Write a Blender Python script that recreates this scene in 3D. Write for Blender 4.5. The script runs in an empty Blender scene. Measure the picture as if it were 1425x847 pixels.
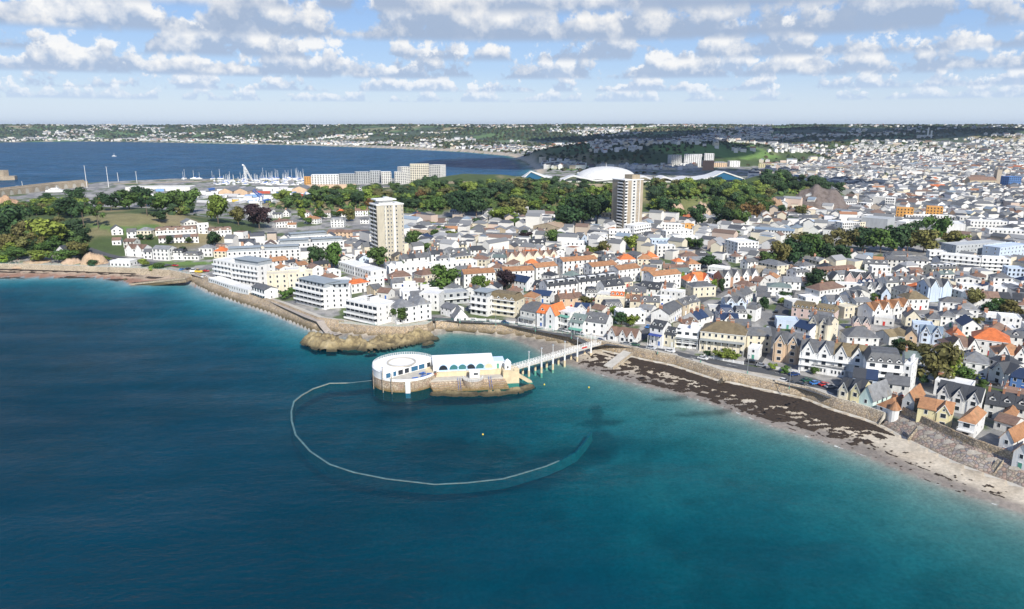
import bpy, math, random
import numpy as np
from mathutils import Vector, Matrix
random.seed(11)
RNG = np.random.default_rng(7)
R = math.radians
SC = bpy.context.scene
COL = SC.collection
# ------------------------------------------------------------------ camera
W0, H0 = 1425.0, 847.0
FPX, CX, CY = 1017.0, 712.5, 423.5
CAMZ, PITCH = 100.0, R(13.8)
CP, SP = math.cos(PITCH), math.sin(PITCH)

def unproj(px, py, z=0.0):
    """ground point seen at a place of the photograph, at height z"""
    u, v = px - CX, py - CY
    dx, dy, dz = u, FPX * CP - v * SP, -FPX * SP - v * CP
    t = (z - CAMZ) / dz
    return dx * t, dy * t

def proj(x, y, z):
    zc = y * CP - (z - CAMZ) * SP
    yc = y * SP + (z - CAMZ) * CP
    return CX + FPX * x / zc, CY - FPX * yc / zc

# ------------------------------------------------------------------ noise (numpy value noise)
def _hash(ix, iy, s):
    n = (ix.astype(np.int64) * 374761393 + iy.astype(np.int64) * 668265263 + s * 974634777) & 0x7fffffff
    n = ((n ^ (n >> 13)) * 1274126177) & 0x7fffffff
    return ((n ^ (n >> 16)) & 0xffff) / 65535.0

def vnoise(x, y, s=0):
    x = np.asarray(x, float); y = np.asarray(y, float)
    ix, iy = np.floor(x), np.floor(y)
    fx, fy = x - ix, y - iy
    fx = fx * fx * (3 - 2 * fx); fy = fy * fy * (3 - 2 * fy)
    a = _hash(ix, iy, s); b = _hash(ix + 1, iy, s); c = _hash(ix, iy + 1, s); d = _hash(ix + 1, iy + 1, s)
    return (a * (1 - fx) + b * fx) * (1 - fy) + (c * (1 - fx) + d * fx) * fy

def fbm(x, y, s=0, o=4):
    t, a, tot = 0, 1.0, 0
    for k in range(o):
        t = t + a * vnoise(np.asarray(x) * 2 ** k, np.asarray(y) * 2 ** k, s + k * 17); tot += a; a *= .5
    return t / tot

def sstep(a, b, x):
    t = np.clip((x - a) / (b - a), 0, 1)
    return t * t * (3 - 2 * t)

# ------------------------------------------------------------------ coast lines
WALL_PX = [(-500, 368), (-120, 373), (0, 375), (100, 378), (180, 381), (235, 384), (262, 390), (290, 404), (330, 418), (380, 435),
    (432, 457), (470, 462), (520, 466), (560, 467), (597, 463), (606, 458), (640, 458), (680, 461), (720, 465), (760, 473), (800, 480),
    (828, 486), (860, 493), (888, 499), (937, 509), (982, 524), (1000, 530), (1027, 535), (1100, 551), (1120, 555), (1158, 570), (1203, 584),
    (1225, 592), (1262, 612), (1300, 631), (1332, 646), (1372, 661), (1411, 675), (1425, 681), (1500, 715), (1600, 765), (1800, 880)]
SHORE_PX = [(-500, 374), (-120, 380), (0, 386), (60, 386), (130, 386), (172, 391), (183, 396), (262, 394), (290, 407), (330, 421), (380, 438),
    (432, 460), (470, 470), (520, 475), (560, 474), (597, 468), (625, 461.5), (680, 465.5), (720, 473), (745, 484), (768, 499), (800, 510),
    (850, 525), (900, 538), (948, 549), (1004, 566), (1072, 592), (1130, 609), (1200, 633), (1265, 659), (1332, 683), (1425, 715), (1500, 748),
    (1600, 800), (1800, 920)]
BAY_PX = [(-700, 300), (-300, 286), (0, 271), (60, 263), (130, 256), (240, 251), (430, 250.5), (620, 250), (700, 248), (744, 246), (748, 238),
    (735, 227), (712, 217), (650, 211.5), (560, 207), (430, 202), (300, 199.5), (200, 197.5), (100, 196.5), (0, 198), (-300, 199), (-900, 199)]
WALL = np.array([unproj(x, y, 1.5) for x, y in WALL_PX])
SHORE = np.array([unproj(x, y, 0) for x, y in SHORE_PX])
BAY = np.array([unproj(x, y, 0) for x, y in BAY_PX])
FAR = [(3000, 60), (16000, 500), (16000, 16000), (-16000, 16000), (-16000, 2000), (-2500, 600)]
LANDP = np.vstack([WALL, FAR]); SHOREP = np.vstack([SHORE, FAR])

def inpoly(x, y, P):
    inside = np.zeros(np.shape(x), bool)
    n = len(P)
    for i in range(n):
        x1, y1 = P[i]; x2, y2 = P[(i + 1) % n]
        if y1 == y2: continue
        c = ((y1 > y) != (y2 > y)) & (x < (x2 - x1) * (y - y1) / (y2 - y1) + x1)
        inside ^= c
    return inside

def pdist(x, y, P, closed=False):
    d = np.full(np.shape(x), 1e12)
    for i in range(len(P) - (0 if closed else 1)):
        x1, y1 = P[i]; x2, y2 = P[(i + 1) % len(P)]
        dx, dy = x2 - x1, y2 - y1
        t = np.clip(((x - x1) * dx + (y - y1) * dy) / (dx * dx + dy * dy + 1e-9), 0, 1)
        d = np.minimum(d, (x - x1 - t * dx) ** 2 + (y - y1 - t * dy) ** 2)
    return np.sqrt(d)

# hills: centre x, y, radius x, radius y, height, inner plateau, rotation
HILLS = [(95, 965, 300, 205, 24, .45, 0), (-120, 890, 230, 105, 15, .3, 0), (-385, 648, 205, 150, 20, .25, -12), (352, 905, 85, 75, 22, .3, 0),
         (430, 2050, 520, 330, 48, .3, 0), (270, 850, 130, 80, 14, .3, 10), (-640, 640, 160, 140, 14, .3, 0), (1200, 2500, 600, 400, 26, .2, 0)]

def landz(x, y):
    r = np.hypot(x, y)
    z = np.full(np.shape(x), 5.2)
    for cx, cy, rx, ry, hh, pl, ro in HILLS:
        c, s = math.cos(R(ro)), math.sin(R(ro))
        u, v = ((x - cx) * c + (y - cy) * s) / rx, (-(x - cx) * s + (y - cy) * c) / ry
        q = np.sqrt(u * u + v * v) + .16 * (fbm(x / 60, y / 60, 5, 3) - .5)
        z = z + hh * (1 - sstep(pl, 1.0, q))
    return z

def terrain(x, y, full=False):
    x = np.atleast_1d(np.asarray(x, float)); y = np.atleast_1d(np.asarray(y, float))
    r = np.hypot(x, y)
    inl = inpoly(x, y, LANDP); ins = inpoly(x, y, SHOREP); inb = inpoly(x, y, BAY)
    dW = pdist(x, y, WALL); dS = pdist(x, y, SHORE); dB = pdist(x, y, BAY, True)
    z = landz(x, y)
    far1 = 93 * sstep(0, 1500, dB) * sstep(2600, 4600, r) * (y > 2200)
    far2 = 82 * sstep(1700, 6200, r) * sstep(-700, 900, x + .25 * (y - 2000))
    hn = fbm(x / 420, y / 420, 3, 4)
    z = z + np.where(inb, 0, np.maximum(far1, far2) * (.62 + .55 * np.clip(hn, .2, .72)))
    z = np.where((r > 3000), np.minimum(z, 97), z)
    # land side ramps up behind the sea wall
    zt = 1.0
    z = np.where(inl, zt + (z - zt) * sstep(2.4, 5.0, dW), z)
    tb = dW / (dW + dS + 1e-6)
    beach = 2.2 * (1 - tb)
    slope = .050 + .018 * sstep(40, -170, x)
    sea = -slope * dS - 1.5 * (1 - np.exp(-dS / 12)) - 3.0 * sstep(0, 50, dS) * sstep(60, -100, x)
    z = np.where(~inl, np.where(ins, beach, np.maximum(sea, -32)), z)
    edge = sstep(0, 25, dB)
    z = np.where(inb, np.maximum(-.035 * dB, -8), np.where((y > 900) & inl, .6 + (z - .6) * edge, z))
    if full:
        return z, inl, ins, inb, dW, dS, dB, tb
    return z

def T(x, y):
    return float(terrain([x], [y])[0])

def hit(px, py, zoff=0.0):
    """first terrain point on the line of sight through a place of the photograph"""
    u, v = px - CX, py - CY
    dx, dy, dz = u, FPX * CP - v * SP, -FPX * SP - v * CP
    n = math.hypot(dx, dy); dx /= n; dy /= n; dz /= n
    s = np.exp(np.linspace(math.log(120), math.log(9500), 420))
    g = terrain(dx * s, dy * s) + zoff
    below = (CAMZ + dz * s) <= np.maximum(g, 0 + zoff)
    k = int(np.argmax(below)) if below.any() else len(s) - 1
    if k == 0: k = 1
    a, b = s[k - 1], s[k]
    ss = np.linspace(a, b, 24)
    g = np.maximum(terrain(dx * ss, dy * ss), 0) + zoff
    bl = (CAMZ + dz * ss) <= g
    j = int(np.argmax(bl)) if bl.any() else 23
    return dx * ss[j], dy * ss[j]

# ------------------------------------------------------------------ materials
MATS = {}
def newmat(name):
    m = bpy.data.materials.new(name); m.use_nodes = True
    nt = m.node_tree; b = nt.nodes['Principled BSDF']
    MATS[name] = m
    return m, nt, b

def N(nt, typ, **kw):
    n = nt.nodes.new(typ)
    for k, v in kw.items():
        if k == 'op': n.operation = v
        elif k == 'bt': n.blend_type = v; n.data_type = 'RGBA'
        elif k.startswith('i_'): n.inputs[k[2:].replace('_', ' ')].default_value = v
        elif k.startswith('n'): n.inputs[int(k[1:])].default_value = v
        else: setattr(n, k, v)
    return n

def mixc(nt, fac, a, b, bt='MIX'):
    n = nt.nodes.new('ShaderNodeMix'); n.data_type = 'RGBA'; n.blend_type = bt
    L = nt.links
    for sock, v in ((n.inputs[0], fac), (n.inputs[6], a), (n.inputs[7], b)):
        if hasattr(v, 'links') or isinstance(v, bpy.types.NodeSocket): L.new(v, sock)
        else: sock.default_value = v if not isinstance(v, tuple) else (v + (1,))[:4]
    return n.outputs[2]

def noise(nt, scale, detail=3, rough=.55, vec=None, d3=True):
    n = nt.nodes.new('ShaderNodeTexNoise'); n.inputs['Scale'].default_value = scale
    n.inputs['Detail'].default_value = detail; n.inputs['Roughness'].default_value = rough
    if vec is not None: nt.links.new(vec, n.inputs['Vector'])
    return n.outputs['Fac']

def ramp(nt, fac, stops):
    n = nt.nodes.new('ShaderNodeValToRGB'); e = n.color_ramp.elements
    while len(e) < len(stops): e.new(.5)
    for k, (p, c) in enumerate(stops):
        e[k].position = p; e[k].color = (c, c, c, 1) if not isinstance(c, tuple) else (c + (1,))[:4]
    nt.links.new(fac, n.inputs[0])
    return n.outputs[0]

def geo_pos(nt):
    return nt.nodes.new('ShaderNodeNewGeometry').outputs['Position']

def objcol(nt):
    return nt.nodes.new('ShaderNodeObjectInfo').outputs['Color']

def bump(nt, b, h, dist, strength=.6):
    n = nt.nodes.new('ShaderNodeBump'); n.inputs['Distance'].default_value = dist; n.inputs['Strength'].default_value = strength
    nt.links.new(h, n.inputs['Height']); nt.links.new(n.outputs[0], b.inputs['Normal'])

def mat_plain(name, c, rough=.7, metal=0, var=.15, scale=.8):
    m, nt, b = newmat(name)
    p = geo_pos(nt); f = noise(nt, scale, 4, .6, p)
    r = ramp(nt, f, [(.25, 1 - var), (.75, 1 + var)])
    nt.links.new(mixc(nt, 1.0, c, r, 'MULTIPLY'), b.inputs['Base Color'])
    b.inputs['Roughness'].default_value = rough; b.inputs['Metallic'].default_value = metal
    return m

# painted / rendered wall, colour per object, with weather streaks
m, nt, b = newmat('wall_render')
p = geo_pos(nt)
mp = N(nt, 'ShaderNodeMapping'); mp.inputs['Scale'].default_value = (1.2, 1.2, .16); nt.links.new(p, mp.inputs[0])
f1 = ramp(nt, noise(nt, 1.0, 5, .65, mp.outputs[0]), [(.3, .80), (.62, 1.03)])
f2 = ramp(nt, noise(nt, .13, 3, .5, p), [(.3, .90), (.7, 1.04)])
c = mixc(nt, 1.0, mixc(nt, 1.0, objcol(nt), f1, 'MULTIPLY'), f2, 'MULTIPLY')
nt.links.new(c, b.inputs['Base Color']); b.inputs['Roughness'].default_value = .85
# roofing, colour per object, mottled, courses as bump
m, nt, b = newmat('roofing')
p = geo_pos(nt)
f1 = ramp(nt, noise(nt, .55, 6, .7, p), [(.28, .62), (.5, 1.0), (.75, 1.35)])
lich = ramp(nt, noise(nt, .22, 5, .65, p), [(.56, 0.0), (.72, .55)])
c = mixc(nt, 1.0, objcol(nt), f1, 'MULTIPLY')
c = mixc(nt, lich, c, (.24, .19, .11))
wv = N(nt, 'ShaderNodeTexWave'); wv.wave_type = 'BANDS'; wv.bands_direction = 'Z'; wv.inputs['Scale'].default_value = 1.1; wv.inputs['Distortion'].default_value = .6
nt.links.new(p, wv.inputs['Vector'])
c = mixc(nt, .35, c, mixc(nt, 1.0, c, ramp(nt, wv.outputs['Fac'], [(.1, .6), (.5, 1.05)]), 'MULTIPLY'))
nt.links.new(c, b.inputs['Base Color']); b.inputs['Roughness'].default_value = .6
bump(nt, b, wv.outputs['Fac'], .06, .5)
# clean sheet roof (no lichen)
m, nt, b = newmat('sheet_roof')
p = geo_pos(nt)
c = mixc(nt, 1.0, objcol(nt), ramp(nt, noise(nt, .3, 5, .65, p), [(.25, .8), (.75, 1.1)]), 'MULTIPLY')
nt.links.new(c, b.inputs['Base Color']); b.inputs['Roughness'].default_value = .55
# glass
m, nt, b = newmat('glass_pane')
b.inputs['Base Color'].default_value = (.025, .032, .042, 1); b.inputs['Roughness'].default_value = .12
m, nt, b = newmat('teal_glass')
b.inputs['Base Color'].default_value = (.05, .17, .18, 1); b.inputs['Roughness'].default_value = .15
m, nt, b = newmat('blue_glass')
b.inputs['Base Color'].default_value = (.03, .12, .22, 1); b.inputs['Roughness'].default_value = .15
mat_plain('white_paint', (.78, .78, .76), .6, 0, .05)
mat_plain('grey_metal', (.32, .34, .36), .45, .3, .1)
mat_plain('dark_metal', (.05, .055, .06), .5, .2, .1)
mat_plain('green_paint', (.09, .30, .22), .55, 0, .1)
mat_plain('blue_paint', (.04, .13, .42), .55, 0, .1)
mat_plain('red_paint', (.5, .04, .03), .5, 0, .1)
mat_plain('yellow_paint', (.72, .48, .05), .5, 0, .1)
mat_plain('yellow_render', (.62, .51, .33), .85, 0, .18, .5)
mat_plain('pale_concrete', (.46, .43, .37), .9, 0, .18, .5)
mat_plain('asphalt', (.075, .077, .08), .9, 0, .18, .35)
mat_plain('paving', (.34, .30, .26), .9, 0, .2, .4)
mat_plain('terracotta_pot', (.38, .15, .08), .8, 0, .2, 1.)
mat_plain('chimney_brick', (.36, .17, .10), .85, 0, .25, 2.)
mat_plain('rubber', (.02, .02, .02), .8, 0, .1)
mat_plain('wet_concrete', (.075, .155, .16), .5, 0, .5, .5)
mat_plain('weedy_concrete', (.24, .245, .20), .8, 0, .3, .6)
m, nt, b = newmat('car_paint')
nt.links.new(objcol(nt), b.inputs['Base Color']); b.inputs['Roughness'].default_value = .3; b.inputs['Coat Weight'].default_value = .5
# colour per object, plain
m, nt, b = newmat('painted_wood')
nt.links.new(objcol(nt), b.inputs['Base Color']); b.inputs['Roughness'].default_value = .7

def mat_stone(name, cols, scale, rough=.9, bumpd=.25, algae=None):
    m, nt, b = newmat(name)
    p = geo_pos(nt)
    v = N(nt, 'ShaderNodeTexVoronoi'); v.inputs['Scale'].default_value = scale; nt.links.new(p, v.inputs['Vector'])
    sep = N(nt, 'ShaderNodeSeparateColor'); nt.links.new(v.outputs['Color'], sep.inputs[0])
    c = ramp(nt, sep.outputs[0], [(k / (len(cols) - 1), cc) for k, cc in enumerate(cols)])
    big = ramp(nt, noise(nt, .09, 5, .6, p), [(.3, .75), (.7, 1.2)])
    c = mixc(nt, 1.0, c, big, 'MULTIPLY')
    v2 = N(nt, 'ShaderNodeTexVoronoi'); v2.feature = 'DISTANCE_TO_EDGE'; v2.inputs['Scale'].default_value = scale; nt.links.new(p, v2.inputs['Vector'])
    gap = ramp(nt, v2.outputs['Distance'], [(.02, .45), (.12, 1.0)])
    c = mixc(nt, 1.0, c, gap, 'MULTIPLY')
    if algae:
        sx = N(nt, 'ShaderNodeSeparateXYZ'); nt.links.new(p, sx.inputs[0])
        ad = N(nt, 'ShaderNodeMath', op='ADD'); nt.links.new(sx.outputs[2], ad.inputs[0])
        nn = noise(nt, .5, 4, .6, p); mu = N(nt, 'ShaderNodeMath', op='MULTIPLY', n1=-3.0); nt.links.new(nn, mu.inputs[0]); nt.links.new(mu.outputs[0], ad.inputs[1])
        mr = N(nt, 'ShaderNodeMapRange'); mr.inputs['From Min'].default_value = algae[1]; mr.inputs['From Max'].default_value = algae[1] - 2.0
        nt.links.new(ad.outputs[0], mr.inputs['Value'])
        c = mixc(nt, mr.outputs[0], c, algae[0])
    nt.links.new(c, b.inputs['Base Color']); b.inputs['Roughness'].default_value = rough
    bump(nt, b, v2.outputs['Distance'], bumpd, .8)
    return m
mat_stone('granite_wall', [(.46, .34, .20), (.38, .30, .21), (.50, .40, .28), (.30, .25, .20), (.44, .33, .21)], 1.3, algae=((.11, .085, .045), 1.6))
mat_stone('rubble_slope', [(.30, .26, .20), (.42, .34, .26), (.22, .21, .21), (.40, .28, .22), (.34, .31, .26)], .95, algae=((.13, .10, .06), 1.2))
mat_stone('lido_stone', [(.50, .40, .28), (.42, .30, .22), (.55, .46, .34), (.38, .30, .22)], 1.3, algae=((.20, .14, .05), .5))
mat_stone('pale_stone', [(.46, .38, .27), (.40, .33, .24), (.50, .42, .31)], 1.2)
mat_stone('beige_brick', [(.44, .36, .25), (.40, .33, .23), (.47, .39, .28)], 2.5, bumpd=.05)
# natural rock
m, nt, b = newmat('shore_rock')
p = geo_pos(nt)
c = ramp(nt, noise(nt, .22, 8, .7, p), [(.3, (.07, .055, .035)), (.42, (.20, .155, .085)), (.55, (.42, .33, .17)), (.75, (.54, .46, .31))])
sx = N(nt, 'ShaderNodeSeparateXYZ'); nt.links.new(p, sx.inputs[0])
mr = N(nt, 'ShaderNodeMapRange'); mr.inputs['From Min'].default_value = 2.2; mr.inputs['From Max'].default_value = .6; nt.links.new(sx.outputs[2], mr.inputs['Value'])
c = mixc(nt, mr.outputs[0], c, (.07, .06, .035))
nt.links.new(c, b.inputs['Base Color']); b.inputs['Roughness'].default_value = .95
bump(nt, b, noise(nt, .6, 8, .75, p), 1.2, 1.0)
m, nt, b = newmat('cliff_rock')
p = geo_pos(nt)
mp = N(nt, 'ShaderNodeMapping'); mp.inputs['Scale'].default_value = (1, 1, .35); nt.links.new(p, mp.inputs[0])
c = ramp(nt, noise(nt, .16, 8, .7, mp.outputs[0]), [(.3, (.24, .17, .11)), (.5, (.50, .36, .25)), (.72, (.58, .45, .33))])
nt.links.new(mixc(nt, 1.0, c, objcol(nt), 'MULTIPLY'), b.inputs['Base Color']); b.inputs['Roughness'].default_value = .95
bump(nt, b, noise(nt, .3, 8, .75, p), 2.0, 1.0)
# foliage: colour per object
m, nt, b = newmat('foliage')
p = geo_pos(nt)
c = mixc(nt, 1.0, objcol(nt), ramp(nt, noise(nt, .5, 4, .7, p), [(.3, .55), (.55, 1.0), (.75, 1.6)]), 'MULTIPLY')
at = N(nt, 'ShaderNodeAttribute'); at.attribute_name = 'tint'
c = mixc(nt, 1.0, c, at.outputs['Color'], 'MULTIPLY')
nt.links.new(c, b.inputs['Base Color']); b.inputs['Roughness'].default_value = .75; b.inputs['Specular IOR Level'].default_value = .2
mat_plain('bark', (.13, .10, .075), .95, 0, .25, 1.5)
m, nt, b = newmat('vertex_painted')
at = N(nt, 'ShaderNodeAttribute'); at.attribute_name = 'Col'
nt.links.new(at.outputs['Color'], b.inputs['Base Color']); b.inputs['Roughness'].default_value = .85
m, nt, b = newmat('weed')
p = geo_pos(nt)
c = ramp(nt, noise(nt, 1.4, 5, .7, p), [(.3, (.012, .008, .005)), (.6, (.045, .028, .016)), (.8, (.085, .055, .03))])
nt.links.new(c, b.inputs['Base Color']); b.inputs['Roughness'].default_value = .9

# ------------------------------------------------------------------ mesh helpers
class MB:
    def __init__(s): s.v = []; s.f = []; s.m = []; s.mats = []
    def mi(s, mat):
        if mat not in s.mats: s.mats.append(mat)
        return s.mats.index(mat)
    def face(s, pts, mat):
        n = len(s.v); s.v += [tuple(p) for p in pts]; s.f.append(tuple(range(n, n + len(pts)))); s.m.append(s.mi(mat))
    def poly(s, v, f, mat):
        n = len(s.v); s.v += [tuple(p) for p in v]; k = s.mi(mat)
        for q in f: s.f.append(tuple(i + n for i in q)); s.m.append(k)
    def box(s, x0, y0, z0, x1, y1, z1, mat):
        v = [(x0, y0, z0), (x1, y0, z0), (x1, y1, z0), (x0, y1, z0), (x0, y0, z1), (x1, y0, z1), (x1, y1, z1), (x0, y1, z1)]
        s.poly(v, [(0, 3, 2, 1), (4, 5, 6, 7), (0, 1, 5, 4), (1, 2, 6, 5), (2, 3, 7, 6), (3, 0, 4, 7)], mat)
    def prism(s, pts, z0, z1, mat, cap=None):
        """vertical prism over a counter-clockwise outline"""
        n = len(pts)
        v = [(x, y, z0) for x, y in pts] + [(x, y, z1) for x, y in pts]
        s.poly(v, [(i, (i + 1) % n, (i + 1) % n + n, i + n) for i in range(n)], mat)
        s.face([(x, y, z1) for x, y in pts], cap or mat)
        s.face([(x, y, z0) for x, y in reversed(pts)], mat)
    def slab(s, q, t, mat):
        """thick sheet: quad or triangle q (upper face), thickness t downwards"""
        n = len(q); lo = [(a, b, c - t) for a, b, c in q]
        s.poly(list(q) + lo, [tuple(range(n)), tuple(reversed(range(n, 2 * n)))] + [(i, i + n, (i + 1) % n + n, (i + 1) % n) for i in range(n)], mat)
    def tube(s, a, b, r0, r1, mat, n=8):
        a, b = Vector(a), Vector(b); d = (b - a).normalized()
        u = d.orthogonal().normalized(); w = d.cross(u)
        v = []
        for p, r in ((a, r0), (b, r1)):
            for k in range(n):
                t = 2 * math.pi * k / n; v.append(p + u * (r * math.cos(t)) + w * (r * math.sin(t)))
        s.poly(v, [(k, (k + 1) % n, (k + 1) % n + n, k + n) for k in range(n)] + [tuple(reversed(range(n))), tuple(range(n, 2 * n))], mat)
    def mesh(s, name):
        me = bpy.data.meshes.new(name); me.from_pydata(s.v, [], s.f)
        for k in s.mats: me.materials.append(MATS[k])
        if len(s.mats) > 1: me.polygons.foreach_set('material_index', s.m)
        me.update(); return me
    def obj(s, name, parent=None, col=None, smooth=False):
        o = link(name, s.mesh(name), parent, col)
        if smooth:
            o.data.polygons.foreach_set('use_smooth', [True] * len(o.data.polygons))
        return o

def link(name, data, parent=None, col=None, loc=None, rz=None, scale=None):
    o = bpy.data.objects.new(name, data); COL.objects.link(o)
    if parent is not None: o.parent = parent
    if col is not None: o.color = tuple(col[:3]) + (1,)
    if loc is not None: o.location = loc
    if rz is not None: o.rotation_euler = (0, 0, rz)
    if scale is not None: o.scale = scale
    return o

def tag(o, label, cat=None, group=None, kind=None):
    o['label'] = label
    if cat: o['category'] = cat
    if group: o['group'] = group
    if kind: o['kind'] = kind
    return o

def empty(name, loc, rz=0.0):
    o = bpy.data.objects.new(name, None); COL.objects.link(o)
    o.location = loc; o.rotation_euler = (0, 0, rz); o.empty_display_size = .5
    return o

def structure(name, me):
    o = link(name, me); o['kind'] = 'structure'; return o

def grid_mesh(name, X, Y, Z, mats, attrs=None, keep=None):
    nr, nc = X.shape
    co = np.stack([X, Y, Z], -1).reshape(-1, 3)
    idx = np.arange(nr * nc).reshape(nr, nc)
    q = np.stack([idx[:-1, :-1], idx[:-1, 1:], idx[1:, 1:], idx[1:, :-1]], -1).reshape(-1, 4)
    if keep is not None:
        q = q[keep.reshape(-1)]
        us, q = np.unique(q, return_inverse=True); q = q.reshape(-1, 4); co = co[us]
        attrs = {k: (a.reshape(-1, 1, 3)[us] if a.ndim == 3 else a.reshape(-1, 1)[us]) for k, a in (attrs or {}).items()}
    me = bpy.data.meshes.new(name)
    me.vertices.add(len(co)); me.vertices.foreach_set('co', co.astype(np.float32).ravel())
    me.loops.add(len(q) * 4); me.loops.foreach_set('vertex_index', q.astype(np.int32).ravel())
    me.polygons.add(len(q)); me.polygons.foreach_set('loop_start', np.arange(0, len(q) * 4, 4, dtype=np.int32))
    for k, a in (attrs or {}).items():
        if a.ndim == 3:
            at = me.color_attributes.new(k, 'FLOAT_COLOR', 'POINT')
            at.data.foreach_set('color', np.concatenate([a.reshape(-1, 3), np.ones((len(co), 1))], 1).astype(np.float32).ravel())
        else:
            at = me.attributes.new(k, 'FLOAT', 'POINT'); at.data.foreach_set('value', a.astype(np.float32).ravel())
    for m in mats: me.materials.append(MATS[m])
    me.update(calc_edges=True); me.validate()
    me.polygons.foreach_set('use_smooth', np.ones(len(me.polygons), bool))
    return me
# ------------------------------------------------------------------ camera, sun, sky
cam = bpy.data.cameras.new('camera'); cam.sensor_width = 36; cam.lens = 36 * FPX / W0; cam.clip_start = 1; cam.clip_end = 60000
co = link('camera', cam); co.location = (0, 0, CAMZ); co.rotation_euler = (math.pi / 2 - PITCH, 0, 0); SC.camera = co
SUN_AZ, SUN_EL = R(161), R(39)
sl = bpy.data.lights.new('sun', 'SUN'); sl.energy = 4.9; sl.angle = R(.53); sl.color = (1, .955, .88)
so = link('sun', sl)
sd = Vector((math.sin(SUN_AZ) * math.cos(SUN_EL), math.cos(SUN_AZ) * math.cos(SUN_EL), math.sin(SUN_EL)))
so.rotation_euler = (-sd).to_track_quat('-Z', 'Y').to_euler(); so.location = (200, -200, 400)
wd = bpy.data.worlds.new('World'); SC.world = wd; wd.use_nodes = True
nt = wd.node_tree; L = nt.links; bg = nt.nodes['Background']
sky = N(nt, 'ShaderNodeTexSky'); sky.sky_type = 'NISHITA'; sky.sun_disc = False; sky.sun_elevation = SUN_EL; sky.sun_rotation = SUN_AZ
sky.altitude = 100; sky.air_density = 1.0; sky.dust_density = .6; sky.ozone_density = 1.6
tc = N(nt, 'ShaderNodeTexCoord')
sx = N(nt, 'ShaderNodeSeparateXYZ'); L.new(tc.outputs['Generated'], sx.inputs[0])
zm = N(nt, 'ShaderNodeMath', op='MAXIMUM', n1=.012); L.new(sx.outputs[2], zm.inputs[0])
dv = N(nt, 'ShaderNodeVectorMath', operation='DIVIDE'); L.new(tc.outputs['Generated'], dv.inputs[0])
cz = N(nt, 'ShaderNodeCombineXYZ')
for k in range(3): L.new(zm.outputs[0], cz.inputs[k])
L.new(cz.outputs[0], dv.inputs[1])
base = sky.outputs[0]
# clear air: blue-ish, paler towards the horizon
col = mixc(nt, .7, base, ramp(nt, zm.outputs[0], [(.012, (5.6, 6.7, 8.2)), (.07, (3.3, 4.9, 7.8)), (.17, (1.9, 3.6, 7.2)), (.6, (.8, 1.8, 4.8))]))
hz = ramp(nt, sx.outputs[2], [(.0, .0), (.006, .0), (.02, .6), (.05, 1.0)])
hv = N(nt, 'ShaderNodeVectorMath', operation='MULTIPLY'); hv.inputs[1].default_value = (1, 1, 0); L.new(tc.outputs['Generated'], hv.inputs[0])
hl = N(nt, 'ShaderNodeVectorMath', operation='LENGTH'); L.new(hv.outputs[0], hl.inputs[0])
hn_ = N(nt, 'ShaderNodeVectorMath', operation='NORMALIZE'); L.new(hv.outputs[0], hn_.inputs[0])
te = N(nt, 'ShaderNodeMath', op='DIVIDE'); L.new(sx.outputs[2], te.inputs[0]); L.new(hl.outputs['Value'], te.inputs[1])
CSC = .78
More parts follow.
